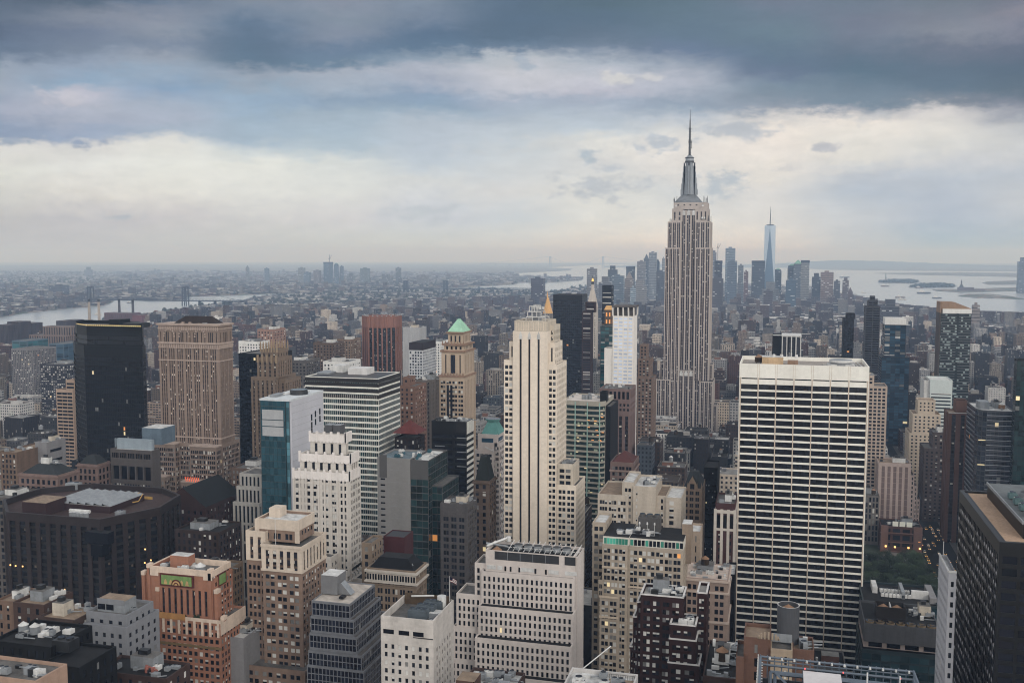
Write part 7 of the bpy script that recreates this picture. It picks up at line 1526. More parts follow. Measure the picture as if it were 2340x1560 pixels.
b.rect(X(238, 716, Yp), X(300, 716, Yp), Yp, Yp + 50, 0, Z(270, 715, Yp), stone('works_brick', (134, 86, 84), .12), PT(8, ((.35, .7),), 8, None, .3, 2, 4, 4, GLD, 'none', False)); b.rect(X(300, 718, Yp), X(322, 718, Yp), Yp + 4, Yp + 50, 0, Z(310, 720, Yp), stone('works_brick2', (150, 82, 84), .12), None); b.done(236, 324, 735)
def boat(px, py, L, lab, i):
    x, y = GR(px, py); o = bpy.data.objects.new('boat', None); COL.objects.link(o); o.location = (x, y, 0); tag(o, lab, 'boat', 'small craft on the bay'); org = (x, y, 0); m = MB(); hl = stone('hull' + str(i % 3), ((70, 74, 84), (120, 84, 72), (180, 178, 172))[i % 3], .1)
    w = L * .14; m.prism([(x - L / 2, y - w), (x + L * .32, y - w), (x + L / 2, y), (x + L * .32, y + w), (x - L / 2, y + w)], -1, L * .09, hl); m.build('hull', o, org); m = MB(); m.box(x - L * .36, x + L * .05, y - w * .7, y + w * .7, L * .09, L * .2, WHITEM); m.box(x - L * .25, x - L * .1, y - w * .5, y + w * .5, L * .2, L * .28, WHITEM); m.build('cabin', o, org)
for i, (px, py, L, lab) in enumerate(((2111, 670, 90, 'long low barge in mid bay, the largest craft on the open water'), (2057, 680, 60, 'small ferry close to the near shore of the bay'), (2061, 685, 50, 'smallest launch hugging the near shore'), (2141, 681, 55, 'lone tug right of the ferry on the pale water'), (2022, 654, 70, 'distant vessel below the statue island'), (1974, 669, 40, 'tiny boat close under the brown waterfront blocks'), (1930, 634, 120, 'far ship near the misty opposite shore'), (2101, 658, 60, 'vessel just off the second wooded island'), (225, 719, 34, 'work boat moored in the river beside the chimneys'), (296, 692, 30, 'small boat on the bright river beneath the bridge'))): boat(px, py, L, lab, i)
# ================================================================== the cluster of towers far down the island
def tower_far(label, pl, pr, py, Y, c, top=None, dep=None, kind=0, name='skyscraper'):
    x0, x1, z = X(pl, py, Y), X(pr, py, Y), Z((pl + pr) / 2, py, Y); d = dep or (x1 - x0) * .8
    o = bpy.data.objects.new(name, None); COL.objects.link(o); org = ((x0 + x1) / 2, Y + d / 2, 0); o.location = org; tag(o, label, 'tower')
    mt = strip_mat('far_%d_%d_%d' % c, tuple(int(q * .55) for q in c), c, 9 if kind == 0 else 6, .5, .08, 9, (200, 205, 210)); m = MB(); zt = z
    if top in ('point', 'dome', 'hip', 'step'): zt = z - (x1 - x0) * (.9 if top == 'point' else .45)
    m.box(x0, x1, Y, Y + d, 0, zt, mt, stone('far_roof', (120, 124, 130), .1)); m.build('wall', o, org); cr = stone('far_cap_%d_%d_%d' % c, c, .1); m = MB()
    if top == 'point': m.pyramid(x0 + (x1 - x0) * .1, x1 - (x1 - x0) * .1, Y, Y + d, zt, z, cr, .04)
    elif top == 'hip': m.pyramid(x0, x1, Y, Y + d, zt, z, COPPER, .08)
    elif top == 'dome': m.cone((x0 + x1) / 2, Y + d / 2, zt, zt + (z - zt) * .6, (x1 - x0) / 2, (x1 - x0) * .42, 14, cr); m.cone((x0 + x1) / 2, Y + d / 2, zt + (z - zt) * .6, z, (x1 - x0) * .42, (x1 - x0) * .12, 14, COPPER)
    elif top == 'step': m.box(x0 + (x1 - x0) * .22, x1 - (x1 - x0) * .22, Y + d * .2, Y + d * .8, zt, z, mt)
    elif top == 'cap': m.box(x0 - 1, x1 + 1, Y - 1, Y + d + 1, z - 12, z + 1, stone('far_dark', (60, 74, 88), .1))
    else: m.box(x0 + (x1 - x0) * .3, x1 - (x1 - x0) * .35, Y + d * .3, Y + d * .7, zt, zt + 7, cr)
    m.build('roof', o, org)
    HEROES.append(((x0, x1, Y, Y + d), [(x0, x1, Y, Y + d, z)], pl, pr, 680))
    return o, org, x0, x1, z
BL, GY, DB, TN = (112, 130, 148), (128, 128, 134), (70, 82, 98), (150, 136, 128)
for a in (('pale ribbed slab tower left of the downtown cluster, by the water', 1341, 1362, 614, 4600, (136, 136, 142)), ('tan block at the foot of the downtown cluster', 1368, 1396, 632, 4700, GY, 'step'), ('dark stepped office tower at the start of the downtown cluster', 1389, 1409, 607, 5600, DB, 'step'), ('wide blue-grey block below the dark stepped tower', 1398, 1424, 630, 5000, BL), ('dark topped square tower of the downtown cluster', 1431, 1449, 609, 5800, DB, 'cap'), ('tan slim tower with a pointed crown amid the cluster', 1428, 1446, 620, 4800, TN, 'point'),
          ('flat pale slab beside the pointed tower downtown', 1456, 1474, 597, 5900, (140, 140, 146)), ('pointed slate spire tower downtown', 1471, 1483, 580, 6000, (104, 116, 132), 'point'), ('slim rippled silver tower, tallest of the left cluster', 1483, 1500, 577, 5600, (138, 146, 158)), ('sloping-topped dark tower leaning on the silver one', 1499, 1507, 591, 5700, DB, 'point'), ('pale block low beneath the silver tower', 1446, 1476, 640, 4700, (150, 150, 154), 'step'), ('small pale tower just left of the mast skyscraper', 1513, 1519, 590, 5600, (146, 150, 156)), ('dark low slab behind the silver tower', 1500, 1520, 620, 5200, (84, 88, 100)), ('light blue low tower amid brown blocks downtown', 1440, 1452, 657, 4300, (150, 170, 188)),
          ('pinkish tower with crane beside the mast skyscraper', 1626, 1637, 572, 5700, (140, 138, 148), 'step'), ('half-built dark tower with red floors right of the mast skyscraper', 1633, 1650, 596, 5000, (60, 62, 76), 'cap'), ('brown low block under the half-built tower', 1622, 1652, 636, 4600, (92, 84, 90)), ('tall pale blue glass slab tower downtown', 1658, 1680, 567, 5600, (132, 152, 172)), ('blue slab in front of the tall pale glass tower', 1662, 1684, 596, 5300, (104, 124, 148)), ('slim striped grey tower right of the blue slab', 1687, 1699, 606, 5500, (122, 132, 144)), ('reddish scaffolded low tower downtown', 1700, 1710, 620, 5400, (140, 104, 100)), ('wide dark blue slab left of the faceted glass tower', 1718, 1748, 596, 5700, DB, 'cap'), ('dark low slab right behind the faceted tower', 1770, 1786, 613, 6000, (84, 98, 112), 'dome'),
          ('dark domed tower group by the bay', 1800, 1822, 603, 5900, (88, 102, 116), 'dome'), ('tower with a green hipped roof by the bay', 1814, 1834, 594, 5850, (96, 108, 122), 'hip'), ('grey tower with dark cap and pale face by the bay', 1831, 1850, 595, 5600, (140, 142, 144), 'cap'), ('pinkish stone slab tower near the bay', 1876, 1905, 622, 5300, (150, 128, 124)), ('dark angled slab beside the pinkish stone tower', 1856, 1876, 624, 5400, (74, 84, 98), 'step'), ('blue glass mid-rise tower below the domed group', 1796, 1820, 640, 4700, (84, 116, 144)), ('small dark block right of the pinkish slab', 1906, 1920, 642, 5300, (92, 92, 104)), ('brown slim pair tower at the water edge', 1926, 1940, 634, 5200, (120, 106, 110), 'step'), ('brown low tower with pointed top at the water edge', 1938, 1949, 656, 5000, (116, 92, 92), 'point'), ('pale sloping glass block in front of the faceted tower', 1742, 1780, 644, 4800, (142, 148, 158), 'step'), ('lilac-grey block below the wide dark slab', 1745, 1766, 664, 4200, (104, 98, 110)),
          ('brown slab housing tower standing alone by the left water', 1213, 1241, 636, 4900, (84, 76, 92)), ('tall blue tower at the right edge across the bay', 2329, 2352, 588, 7600, (96, 116, 142), 'step'), ('blunt grey riverside block with stepped roofs, right of the slim louvred tower', 2016, 2056, 684, 3300, (82, 82, 94), 'step'), ('tan low tower behind the balcony tower', 2223, 2240, 697, 3000, (150, 140, 138))):
    tower_far(*a)
# faceted glass tower with a spire
def faceted():
    Y = 5850; x0, x1 = X(1748, 515, Y), X(1772, 515, Y); zt, zb = Z(1760, 515, Y), 0; w = x1 - x0; cx, cc = (x0 + x1) / 2, Y + w / 2
    o = bpy.data.objects.new('skyscraper', None); COL.objects.link(o); o.location = (cx, cc, 0); tag(o, 'tapering faceted glass tower with a needle spire above the downtown cluster', 'skyscraper'); org = (cx, cc, 0)
    m = MB(); h = w * .55; z0 = 60; B4 = [(cx - h, cc - h), (cx + h, cc - h), (cx + h, cc + h), (cx - h, cc + h)]; r = h * 1.0; T4 = [(cx, cc - r), (cx + r, cc), (cx, cc + r), (cx - r, cc)]
    ga = glass('facet_dark', (74, 98, 122), .25, .6, .1); gb_ = glass('facet_pale', (156, 172, 188), .25, .6, .1); m.prism(B4, 0, z0, ga)
    T4 = [(cx - r * .95, cc - r * .55), (cx + r * .95, cc - r * .55), (cx + r * .95, cc + r), (cx - r * .95, cc + r)]; A = (cx - .5, cc - h - .2, zt * .985)
    m.poly([B4[0] + (z0,), B4[1] + (z0,), A], ga); m.poly([B4[1] + (z0,), T4[1] + (zt,), A], gb_); m.poly([B4[0] + (z0,), A, T4[0] + (zt,)], gb_); m.poly([T4[0] + (zt,), A, T4[1] + (zt,)], gb_); m.poly([B4[1] + (z0,), B4[2] + (z0,), T4[2] + (zt,), T4[1] + (zt,)], ga); m.poly([B4[3] + (z0,), B4[0] + (z0,), T4[0] + (zt,), T4[3] + (zt,)], ga); m.poly([B4[2] + (z0,), B4[3] + (z0,), T4[3] + (zt,), T4[2] + (zt,)], ga); m.poly([q + (zt,) for q in T4], ga); m.build('wall', o, org)
    m = MB(); m.cone(cx, cc, zt, zt + 5, h * .6, h * .7, 16, DMETAL); m.cone(cx, cc, zt, zt + 26, 4.5, 3.4, 8, METAL); m.cone(cx, cc, zt + 26, zt + 70, 2.6, 1.8, 8, DMETAL); m.cone(cx, cc, zt + 70, Z(1760, 471, Y), 1.6, .5, 6, DMETAL); m.build('spire', o, org)
    HEROES.append(((x0, x1, Y, Y + w), [(x0, x1, Y, Y + w, zt)], 1748, 1772, 645))
faceted()
for i, a in enumerate((('slender pointed clock tower on the far left borough', 561, 567, 606, 9000, (126, 132, 140), 'point'), ('slim blue tower in the far borough', 604, 612, 613, 9000, (104, 124, 146)), ('pale slab in the far borough skyline', 681, 693, 612, 8600, (138, 144, 150)), ('blue slab close to the pale one in the far borough', 694, 706, 622, 8500, (100, 122, 146)), ('grey pink tower of the far borough', 716, 729, 618, 8400, (132, 126, 134)), ('tallest blue tower under construction with a crane in the far borough', 739, 755, 599, 8500, (98, 124, 150), 'cap'), ('rounded blue tower in the far borough skyline', 763, 771, 601, 8500, (92, 120, 150), 'dome'), ('thin blue-grey tower right of the rounded one', 776, 783, 608, 8600, (106, 126, 146)), ('low stepped pale tower in the far borough', 793, 807, 624, 8700, (130, 138, 146), 'step'), ('broad green-grey slab of the far borough', 823, 840, 613, 8600, (118, 134, 142)), ('slate tower standing right of the broad slab', 904, 914, 612, 8800, (110, 120, 132)), ('pale block by the blue-grey bridge', 952, 974, 629, 8200, (134, 134, 142)), ('brownish block at the near end of the blue-grey bridge', 866, 890, 626, 8300, (118, 122, 130), 'step'), ('far twin block on the left horizon', 192, 204, 610, 11500, (112, 120, 130), 'step'), ('dark tower on the left far shore', 112, 140, 652, 5400, (84, 88, 104)), ('factory slab with chimney on the left far shore', 66, 112, 684, 4300, (78, 74, 86), 'step'))):
    tower_far(*a)
for px, pb, pt, Y, lab in ((1640, 596, 556, 5000, 'thin tower crane standing over the half-built dark tower'), (753, 600, 582, 8500, 'tiny crane mast on the tallest far-borough tower')):
    x, z0 = at(px, pb, Y); z1 = Z(px, pt, Y); m = MB(); k = Y / 5000; m.tube((x, Y, 0), (x, Y, z1), 1.1 * k, DMETAL, 4); m.tube((x + 1, Y, z1 - 26 * k), (x + 13 * k, Y, z1 - 2 * k), .8 * k, DMETAL, 4); m.tube((x - 6 * k, Y, z1 - 24 * k), (x, Y, z1 - 14 * k), .8 * k, DMETAL, 4); single('crane', m, lab, 'crane', (x, Y, 0))
# ================================================================== the rest of the city on its street grid
PALETTE = [('brown brick', (118, 90, 80), 4), ('dark brown', (88, 70, 68), 3.5), ('red brick', (126, 82, 74), 3), ('tan brick', (158, 136, 118), 4), ('cream', (194, 178, 160), 4), ('grey', (122, 120, 124), 4), ('pale grey', (168, 166, 166), 3.2), ('white', (210, 207, 203), 2.4), ('dark grey', (74, 74, 80), 3), ('blue-grey', (92, 104, 118), 1.2)]
WT = [p[2] for p in PALETTE]
ROOFS = [('silver roof', (158, 156, 152)), ('black roof', (54, 54, 58)), ('white roof', (196, 194, 190)), ('brown roof', (104, 88, 80)), ('grey roof', (110, 108, 106))]
def fill_mat(name, wu, wv, glasscol=(36, 38, 46), pale=.09, roof=False):
    m, t, b = mat_new(name)
    at_ = t.n('ShaderNodeAttribute', attribute_name='tint').outputs['Color']; pos = t.n('ShaderNodeNewGeometry').outputs['Position']
    g = t.rng(t.noise(pos, .25, 5, .65), .3, .7, .72, 1.25); cc = t.n('ShaderNodeCombineColor')
    for i in range(3): t.put(cc.inputs[i], g)
    base = t.mix(1.0, at_, cc.outputs[0], 'MULTIPLY')
    if not roof:
        uv = t.n('ShaderNodeUVMap', uv_map='cell'); s = t.n('ShaderNodeSeparateXYZ'); t.put(s.inputs[0], uv.outputs[0])
        inu = t.m('LESS_THAN', t.m('ABSOLUTE', t.m('SUBTRACT', t.m('FRACT', s.outputs[0]), .5)), wu / 2); inv = t.m('LESS_THAN', t.m('ABSOLUTE', t.m('SUBTRACT', t.m('FRACT', s.outputs[1]), .5)), wv / 2)
        w = t.n('ShaderNodeTexWhiteNoise', noise_dimensions='2D'); t.put(w.inputs['Vector'], t.xyz(t.m('FLOOR', s.outputs[0]), t.m('FLOOR', s.outputs[1]), 0.0))
        pane = t.mix(t.m('LESS_THAN', w.outputs['Value'], pale), t.mix(w.outputs['Value'], rgb(glasscol, .5), rgb(glasscol, 1.6)), rgb((140, 138, 134)))
        k = t.m('MULTIPLY', inu, inv); base = t.mix(k, base, pane); t.put(b.inputs['Roughness'], t.rng(k, 0, 1, .85, .2))
    else: b.inputs['Roughness'].default_value = .9
    b.inputs['Specular IOR Level'].default_value = .3; t.put(b.inputs['Base Color'], base)
    return m
FM = [fill_mat('facade_punched', .46, .5), fill_mat('facade_wide', .8, .46), fill_mat('facade_slots', .42, .86), fill_mat('facade_small', .36, .42, pale=.12), fill_mat('roof_tinted', 1, 1, roof=True)]
class FB:
    """boxes with wall cells in a UV map and a colour per face"""
    def __init__(s): s.v, s.uv, s.c, s.m = [], [], [], []
    def quad(s, a, b, c, d, uv, col, mi): s.v += [a, b, c, d]; s.uv += uv; s.c += [col] * 4; s.m.append(mi)
    def box(s, x0, x1, y0, y1, z0, z1, col, rc, mi, bay=3.2, fh=3.5, off=0, back=True):
        nx, ny, nz = max(1, round((x1 - x0) / bay)), max(1, round((y1 - y0) / bay)), max(1, round((z1 - z0) / fh)); o = off
        U = lambda n: [(o, o), (o + n, o), (o + n, o + nz), (o, o + nz)]
        s.quad((x0, y0, z0), (x1, y0, z0), (x1, y0, z1), (x0, y0, z1), U(nx), col, mi); s.quad((x1, y0, z0), (x1, y1, z0), (x1, y1, z1), (x1, y0, z1), U(ny), col, mi); s.quad((x0, y1, z0), (x0, y0, z0), (x0, y0, z1), (x0, y1, z1), U(ny), col, mi)
        if back: s.quad((x1, y1, z0), (x0, y1, z0), (x0, y1, z1), (x1, y1, z1), U(nx), col, mi)
        s.quad((x0, y0, z1), (x1, y0, z1), (x1, y1, z1), (x0, y1, z1), [(0, 0)] * 4, rc, 4)
    def build(s, name, parent=None, org=(0, 0, 0), kind=None):
        n = len(s.m); me = bpy.data.meshes.new(name); v = np.array(s.v, np.float32) - np.array(org, np.float32)
        me.vertices.add(4 * n); me.vertices.foreach_set('co', v.ravel()); me.loops.add(4 * n); me.loops.foreach_set('vertex_index', np.arange(4 * n, dtype=np.int32))
        me.polygons.add(n); me.polygons.foreach_set('loop_start', np.arange(0, 4 * n, 4, dtype=np.int32)); me.polygons.foreach_set('loop_total', np.full(n, 4, np.int32))
        for q in FM: me.materials.append(q)
        me.polygons.foreach_set('material_index', np.array(s.m, np.int32)); me.update(calc_edges=True)
        u = me.uv_layers.new(name='cell'); u.data.foreach_set('uv', np.array(s.uv, np.float32).ravel())
        ca = me.color_attributes.new('tint', 'FLOAT_COLOR', 'POINT'); ca.data.foreach_set('color', np.array(s.c, np.float32).ravel()); me.validate()
        o = bpy.data.objects.new(name, me); COL.objects.link(o)
        if parent is not None: o.parent = parent
        else: o.location = org
        if kind: o['kind'] = kind
        return o
def inside(x, y, poly):
    c = False; n = len(poly)
    for i in range(n):
        (x1, y1), (x2, y2) = poly[i], poly[i - 1]
        if (y1 > y) != (y2 > y) and x < (x2 - x1) * (y - y1) / (y2 - y1) + x1: c = not c
    return c
q = random.Random(21)
AVE = [(-2300, -2276), (-2060, -2036), (-1830, -1806), (-1600, -1576), (-1370, -1346), (-1140, -1116), (-910, -886), (-745, -720), (-602, -580), (-462, -430), (-318, -298), (-196, -170), (119, 149), (390, 418), (650, 678), (930, 958)]
rects = [r for h in HEROES for r in h[1]]
RA = np.array([(r[0] - 1, r[1] + 1, r[2] - 1, r[3] + 1) for r in rects])
CAP = [(h[2], h[3], h[4], h[0][2]) for h in HEROES if h[2] is not None]
PARK = (16, 118, 556, 886)
lots = []
def skyl(px):      # how high the filling-in may reach in the picture
    xs = [(-200, 742), (70, 746), (170, 752), (230, 735), (330, 712), (520, 695), (700, 690), (900, 680), (1120, 672), (1250, 672), (1400, 650), (1640, 640), (1900, 664), (1950, 672), (2040, 690), (2200, 706), (2500, 716)]
    for (a, b_), (c, d) in zip(xs, xs[1:]):
        if a <= px <= c: return b_ + (d - b_) * (px - a) / (c - a)
    return 712
def try_lot(x0, x1, y0, y1, z, near=True):
    if ((RA[:, 0] < x1) & (RA[:, 1] > x0) & (RA[:, 2] < y1) & (RA[:, 3] > y0)).any(): return
    if x0 < PARK[1] and x1 > PARK[0] and y0 < PARK[3] and y1 > PARK[2]: return
    pa = proj(x0, y0, z); pb = proj(x1, y0, z); pr = max(pb[0], proj(x1, y1, z)[0]); pl = min(pa[0], proj(x0, y1, z)[0])
    if pr < -120 or pl > 2460: return
    top = min(proj(x0, y1, z)[1], proj(x1, y1, z)[1], pa[1], pb[1]); lim = skyl((pl + pr) / 2)
    for a, c, pyb, Yh in CAP:
        if Yh > y0 and a < pr and c > pl: lim = max(lim, pyb - 2)
    if top < lim:
        D = pa[2]; z -= (lim - top) * D / F
        if z < 7: z = 7 if y0 > 700 else 9
    lots.append((x0, x1, y0, y1, z))
y = 214.0
while y < 3450:
    for (a0, a1), (b0, b1) in zip(AVE, AVE[1:]):
        x = a1 + 3
        while x < b0 - 8:
            big = y > 1900
            w = q.uniform(14, 34) * (.95 if big else 1)
            x2 = min(x + w, b0 - 3)
            if b0 - 3 - x2 < 9: x2 = b0 - 3
            for r in (0, 1):
                ya, yb = (y + 9, y + 36) if r == 0 else (y + 37.5, y + 66)
                t = q.random()
                if y < 900: z = q.choice((q.uniform(18, 45), q.uniform(30, 65), q.uniform(45, 85)))
                elif y < 1400: z = q.choice((q.uniform(16, 40), q.uniform(25, 55), q.uniform(40, 70)))
                elif y < 2200: z = q.uniform(14, 38) if t < .7 else q.uniform(38, 85)
                else: z = q.uniform(13, 28) if t < .74 else q.uniform(28, 72)
                cx, cy_ = (x + x2) / 2, (ya + yb) / 2
                p = proj(cx, cy_, 0)
                if -160 < p[0] < 2500 and inside(cx, cy_, MANH): try_lot(x + q.uniform(0, .8), x2 - q.uniform(0, .6), ya, yb - q.uniform(0, 6), z)
            x = x2
    y += 80.5
lots.sort(key=lambda l: -l[2])
def occupancy():
    """coarse picture of who hides whom, to know which of these buildings show largest"""
    W, Hh, k = 468, 312, 5.0; buf = np.full((Hh, W), -1, np.int32)
    items = [(l[2], i, l) for i, l in enumerate(lots)] + [(r[2], -2, r) for r in rects]
    items.sort(key=lambda a: -a[0])
    def fillq(pts, v):
        xs, ys = [p[0] / k for p in pts], [p[1] / k for p in pts]; a, b_, c, d = max(0, int(min(xs))), min(W, int(max(xs)) + 2), max(0, int(min(ys))), min(Hh, int(max(ys)) + 2)
        if a >= b_ or c >= d: return
        gx, gy = np.meshgrid(np.arange(a, b_) + .5, np.arange(c, d) + .5); pos = np.ones(gx.shape, bool); neg = pos.copy()
        for i in range(len(pts)):
            j = (i + 1) % len(pts); e = (xs[j] - xs[i]) * (gy - ys[i]) - (ys[j] - ys[i]) * (gx - xs[i]); pos &= e >= 0; neg &= e <= 0
        buf[c:d, a:b_][pos | neg] = v
    for _y, i, (x0, x1, y0, y1, *zz) in items:
        z = zz[-1]; P = lambda x, y_, z_: proj(x, y_, z_)[:2]
        fillq([P(x0, y0, z), P(x1, y0, z), P(x1, y1, z), P(x0, y1, z)], i); fillq([P(x0, y0, 0), P(x1, y0, 0), P(x1, y0, z), P(x0, y0, z)], i)
        if x1 < 0: fillq([P(x1, y0, 0), P(x1, y1, 0), P(x1, y1, z), P(x1, y0, z)], i)
        if x0 > 0: fillq([P(x0, y0, 0), P(x0, y1, 0), P(x0, y1, z), P(x0, y0, z)], i)
    u, n = np.unique(buf[buf >= 0], return_counts=True)
    cxy = {}
    ys_, xs_ = np.nonzero(buf >= 0); ids = buf[ys_, xs_]
    sx = np.bincount(ids, weights=xs_ * k, minlength=len(lots)); sy = np.bincount(ids, weights=ys_ * k, minlength=len(lots)); sn = np.bincount(ids, minlength=len(lots))
    return sn, sx, sy
SN, SX, SY = occupancy()
order = sorted(range(len(lots)), key=lambda i: -SN[i])
CHOSEN = set(i for i in order[:205] if SN[i] >= 2)
# landmarks to describe places by: (name, px, py)
LAND = [('the mast skyscraper', 1570, 760), ('the white slab tower', 1835, 1000), ('the cream striped tower', 1210, 900), ('the black glass tower', 250, 860), ('the massive tan tower', 440, 900), ('the gold-pinnacled tower', 612, 900), ('the banded tower', 800, 950), ('the red faceted tower', 856, 780), ('the green pyramid roof', 1040, 830), ('the white gridded tower', 955, 820), ('the black-fronted tower', 1030, 1040), ('the teal copper roof', 1118, 990), ('the bronze slab', 1298, 760), ('the flared white tower', 1426, 780), ('the pink granite tower', 1410, 950), ('the green-glazed tower', 1335, 1010), ('the red pyramid roof', 1425, 1060), ('the gothic gable', 1584, 1130), ('the slim louvred tower', 1995, 760), ('the white-crowned blue tower', 2046, 820), ('the balcony tower', 2184, 830), ('the mint banded tower', 2146, 910), ('the cream setback building', 2114, 980), ('the corner glass tower', 2265, 1030), ('the finned black tower', 1797, 790), ('the grey riverside block', 2036, 690), ('the downtown cluster', 1700, 680), ('the river bridge', 330, 690), ('the lone brown slab', 1227, 660), ('the blank white box', 940, 765), ('the ziggurat hospital', 115, 770), ('the pale checkered slab', 55, 850), ('the power station', 280, 725), ('the maroon building', 1525, 1450), ('the beige offices', 1450, 1330), ('the studio with lamps', 2060, 1230), ('the woven-panel building', 2045, 1110), ('the clubhouse', 905, 1310), ('the palazzo blocks', 140, 1090), ('the orange mural tower', 410, 1420), ('the dark granite block', 190, 1270), ('the teal glass tower', 640, 1040), ('the white deco tower', 745, 1150), ('the maroon slender tower', 1344, 770), ('the clock tower spire', 1352, 690)]
used = {}
stuff = FB()
from collections import Counter
drafts = []
for i, (x0, x1, y0, y1, z) in enumerate(lots):
    pal = q.choices(PALETTE, WT)[0]; rf = q.choices(ROOFS, (3, 3, 2.4, 1.6, 3))[0]; j = lambda c: tuple(max(8, min(235, v * f)) for v, f in zip(c, [q.uniform(.68, 1.08)] * 3))
    col, rc = alb(j(pal[1])) + (1,), alb(j(rf[1])) + (1,); mi = q.choice((0, 0, 0, 1, 2, 3)); bay, fh = q.uniform(2.6, 4.2), q.uniform(3.2, 3.9); off = q.randrange(0, 400)
    sets = z > 36 and q.random() < .45 and (x1 - x0) > 14; tank = q.random() < .42 and y0 < 2200; pent = q.random() < .6
    f = stuff if i not in CHOSEN else FB()
    zt = z; tx0, tx1, ty0, ty1 = x0, x1, y0, y1
    if sets:
        zc = z * q.uniform(.6, .85); f.box(x0, x1, y0, y1, 0, zc, col, rc, mi, bay, fh, off); tx0, tx1, ty0, ty1 = x0 + 2.5, x1 - q.uniform(2, 5), y0 + 2.5, y1 - 2; f.box(tx0, tx1, ty0, ty1, zc, z, col, rc, mi, bay, fh, off + 37)
    else:
        f.box(x0, x1, y0, y1, 0, z, col, rc, mi, bay, fh, off)
    g = f if i not in CHOSEN else FB()
    # parapet, roof house and plant
    if y0 < 1700 or i in CHOSEN:
        for a in ((tx0, tx1, ty0, ty0 + .5), (tx0, tx1, ty1 - .5, ty1), (tx0, tx0 + .5, ty0 + .5, ty1 - .5), (tx1 - .5, tx1, ty0 + .5, ty1 - .5)): g.box(*a, z, z + .9, col, rgb(j((140, 136, 132))), 4)
    if pent:
        pw, ph = (tx1 - tx0) * q.uniform(.2, .45), (ty1 - ty0) * q.uniform(.2, .4); px, py = tx0 + q.uniform(1, max(1.1, tx1 - tx0 - pw - 1)), ty0 + q.uniform(1, max(1.1, ty1 - ty0 - ph - 1)); g.box(px, px + pw, py, py + ph, z, z + q.uniform(2.5, 5), q.choice((col, rgb((150, 146, 142)), rgb((110, 80, 70)))), rgb(j((150, 148, 144))), 4)
    if y0 < 2300:
        for _ in range(q.randrange(1, 5)):
            a, b_ = q.uniform(1, 3), q.uniform(1, 3); px, py = q.uniform(tx0 + 1, tx1 - a - 1), q.uniform(ty0 + 1, ty1 - b_ - 1); g.box(px, px + a, py, py + b_, z, z + q.uniform(.8, 2.2), rgb(q.choice(((190, 188, 184), (90, 90, 94), (140, 140, 142)))), rgb(q.choice(((205, 203, 200), (120, 120, 124)))), 4)
    if i not in CHOSEN:
        if tank:
            px, py = q.uniform(tx0 + 2, tx1 - 4), q.uniform(ty0 + 2, ty1 - 4); g.box(px, px + 3, py, py + 3, z + 2, z + 5.6, rgb((96, 78, 66)), rgb((150, 120, 96)), 4)
    else:
        n, sx, sy = SN[i], SX[i] / SN[i], SY[i] / SN[i]
        drafts.append((i, f, g, tank and (tx1 - tx0) > 7, (tx0, tx1, ty0, ty1, z), pal[0], rf[0], sets, sx, sy, y0, x1 - x0))
def draft_label(d, lev):
    i, f, g, tank, t, cn, rn, sets, sx, sy, y0, w = d
    near = sorted(LAND, key=lambda L: math.hypot((L[1] - sx) * 1.0, (L[2] - sy) * 1.2))[0 if lev < 3 else 1]
    rel = ('left of' if sx < near[1] else 'right of') if abs(sx - near[1]) > abs(sy - near[2]) * .5 else ('below' if sy > near[2] else 'above')
    form = 'setback ' if sets else ('wide ' if w > 30 else 'slim ' if w < 15 else '')
    s_ = f'{form}{cn} building, {rn}' + (' and tank' if tank else '')
    return s_ + f', {rel} {near[0]}'
labs = {}
for d in drafts: labs.setdefault(draft_label(d, 0), []).append(d)
final = {}
for L, ds in labs.items():
    if len(ds) == 1: final[ds[0][0]] = L
    else:
        ds = sorted(ds, key=lambda d: d[10]); words_ = ['nearest', 'second nearest', 'third nearest', 'fourth nearest', 'fifth nearest', 'sixth nearest', 'seventh nearest']
        for k, d in enumerate(ds): final[d[0]] = words_[min(k, 6)] + ' ' + L
for d in drafts:
    i, f, g, tank, (tx0, tx1, ty0, ty1, z), *_ = d
    x0, x1, y0, y1, _z = lots[i]; org = ((x0 + x1) / 2, (y0 + y1) / 2, 0)
    o = bpy.data.objects.new('city_building', None); COL.objects.link(o); o.location = org; tag(o, final[i], 'building', 'ordinary buildings filling the street grid')
    f.build('wall', o, org)
    if g.m: g.build('roof_house', o, org)
    if tank:
        px, py, r = q.uniform(tx0 + 2.5, tx1 - 2.5), q.uniform(ty0 + 2.5, ty1 - 2.5), q.uniform(1.5, 2.1); m = MB()
        for a in range(4): w_ = math.pi / 4 + a * math.pi / 2; m.box(px + r * .7 * math.cos(w_) - .15, px + r * .7 * math.cos(w_) + .15, py + r * .7 * math.sin(w_) - .15, py + r * .7 * math.sin(w_) + .15, z, z + 2.4, DMETAL)
        m.cone(px, py, z + 2.4, z + 5.8, r, r, 10, q.choice((WOOD, METAL))); m.cone(px, py, z + 5.8, z + 7.3, r * 1.05, .05, 10, q.choice((CONE, ROOFL, METAL, ROOFD))); m.build('water_tank', o, org)
o = stuff.build('distant_city', None, (0, 0, 0), 'stuff'); o['label'] = 'countless smaller city buildings receding between the towers'
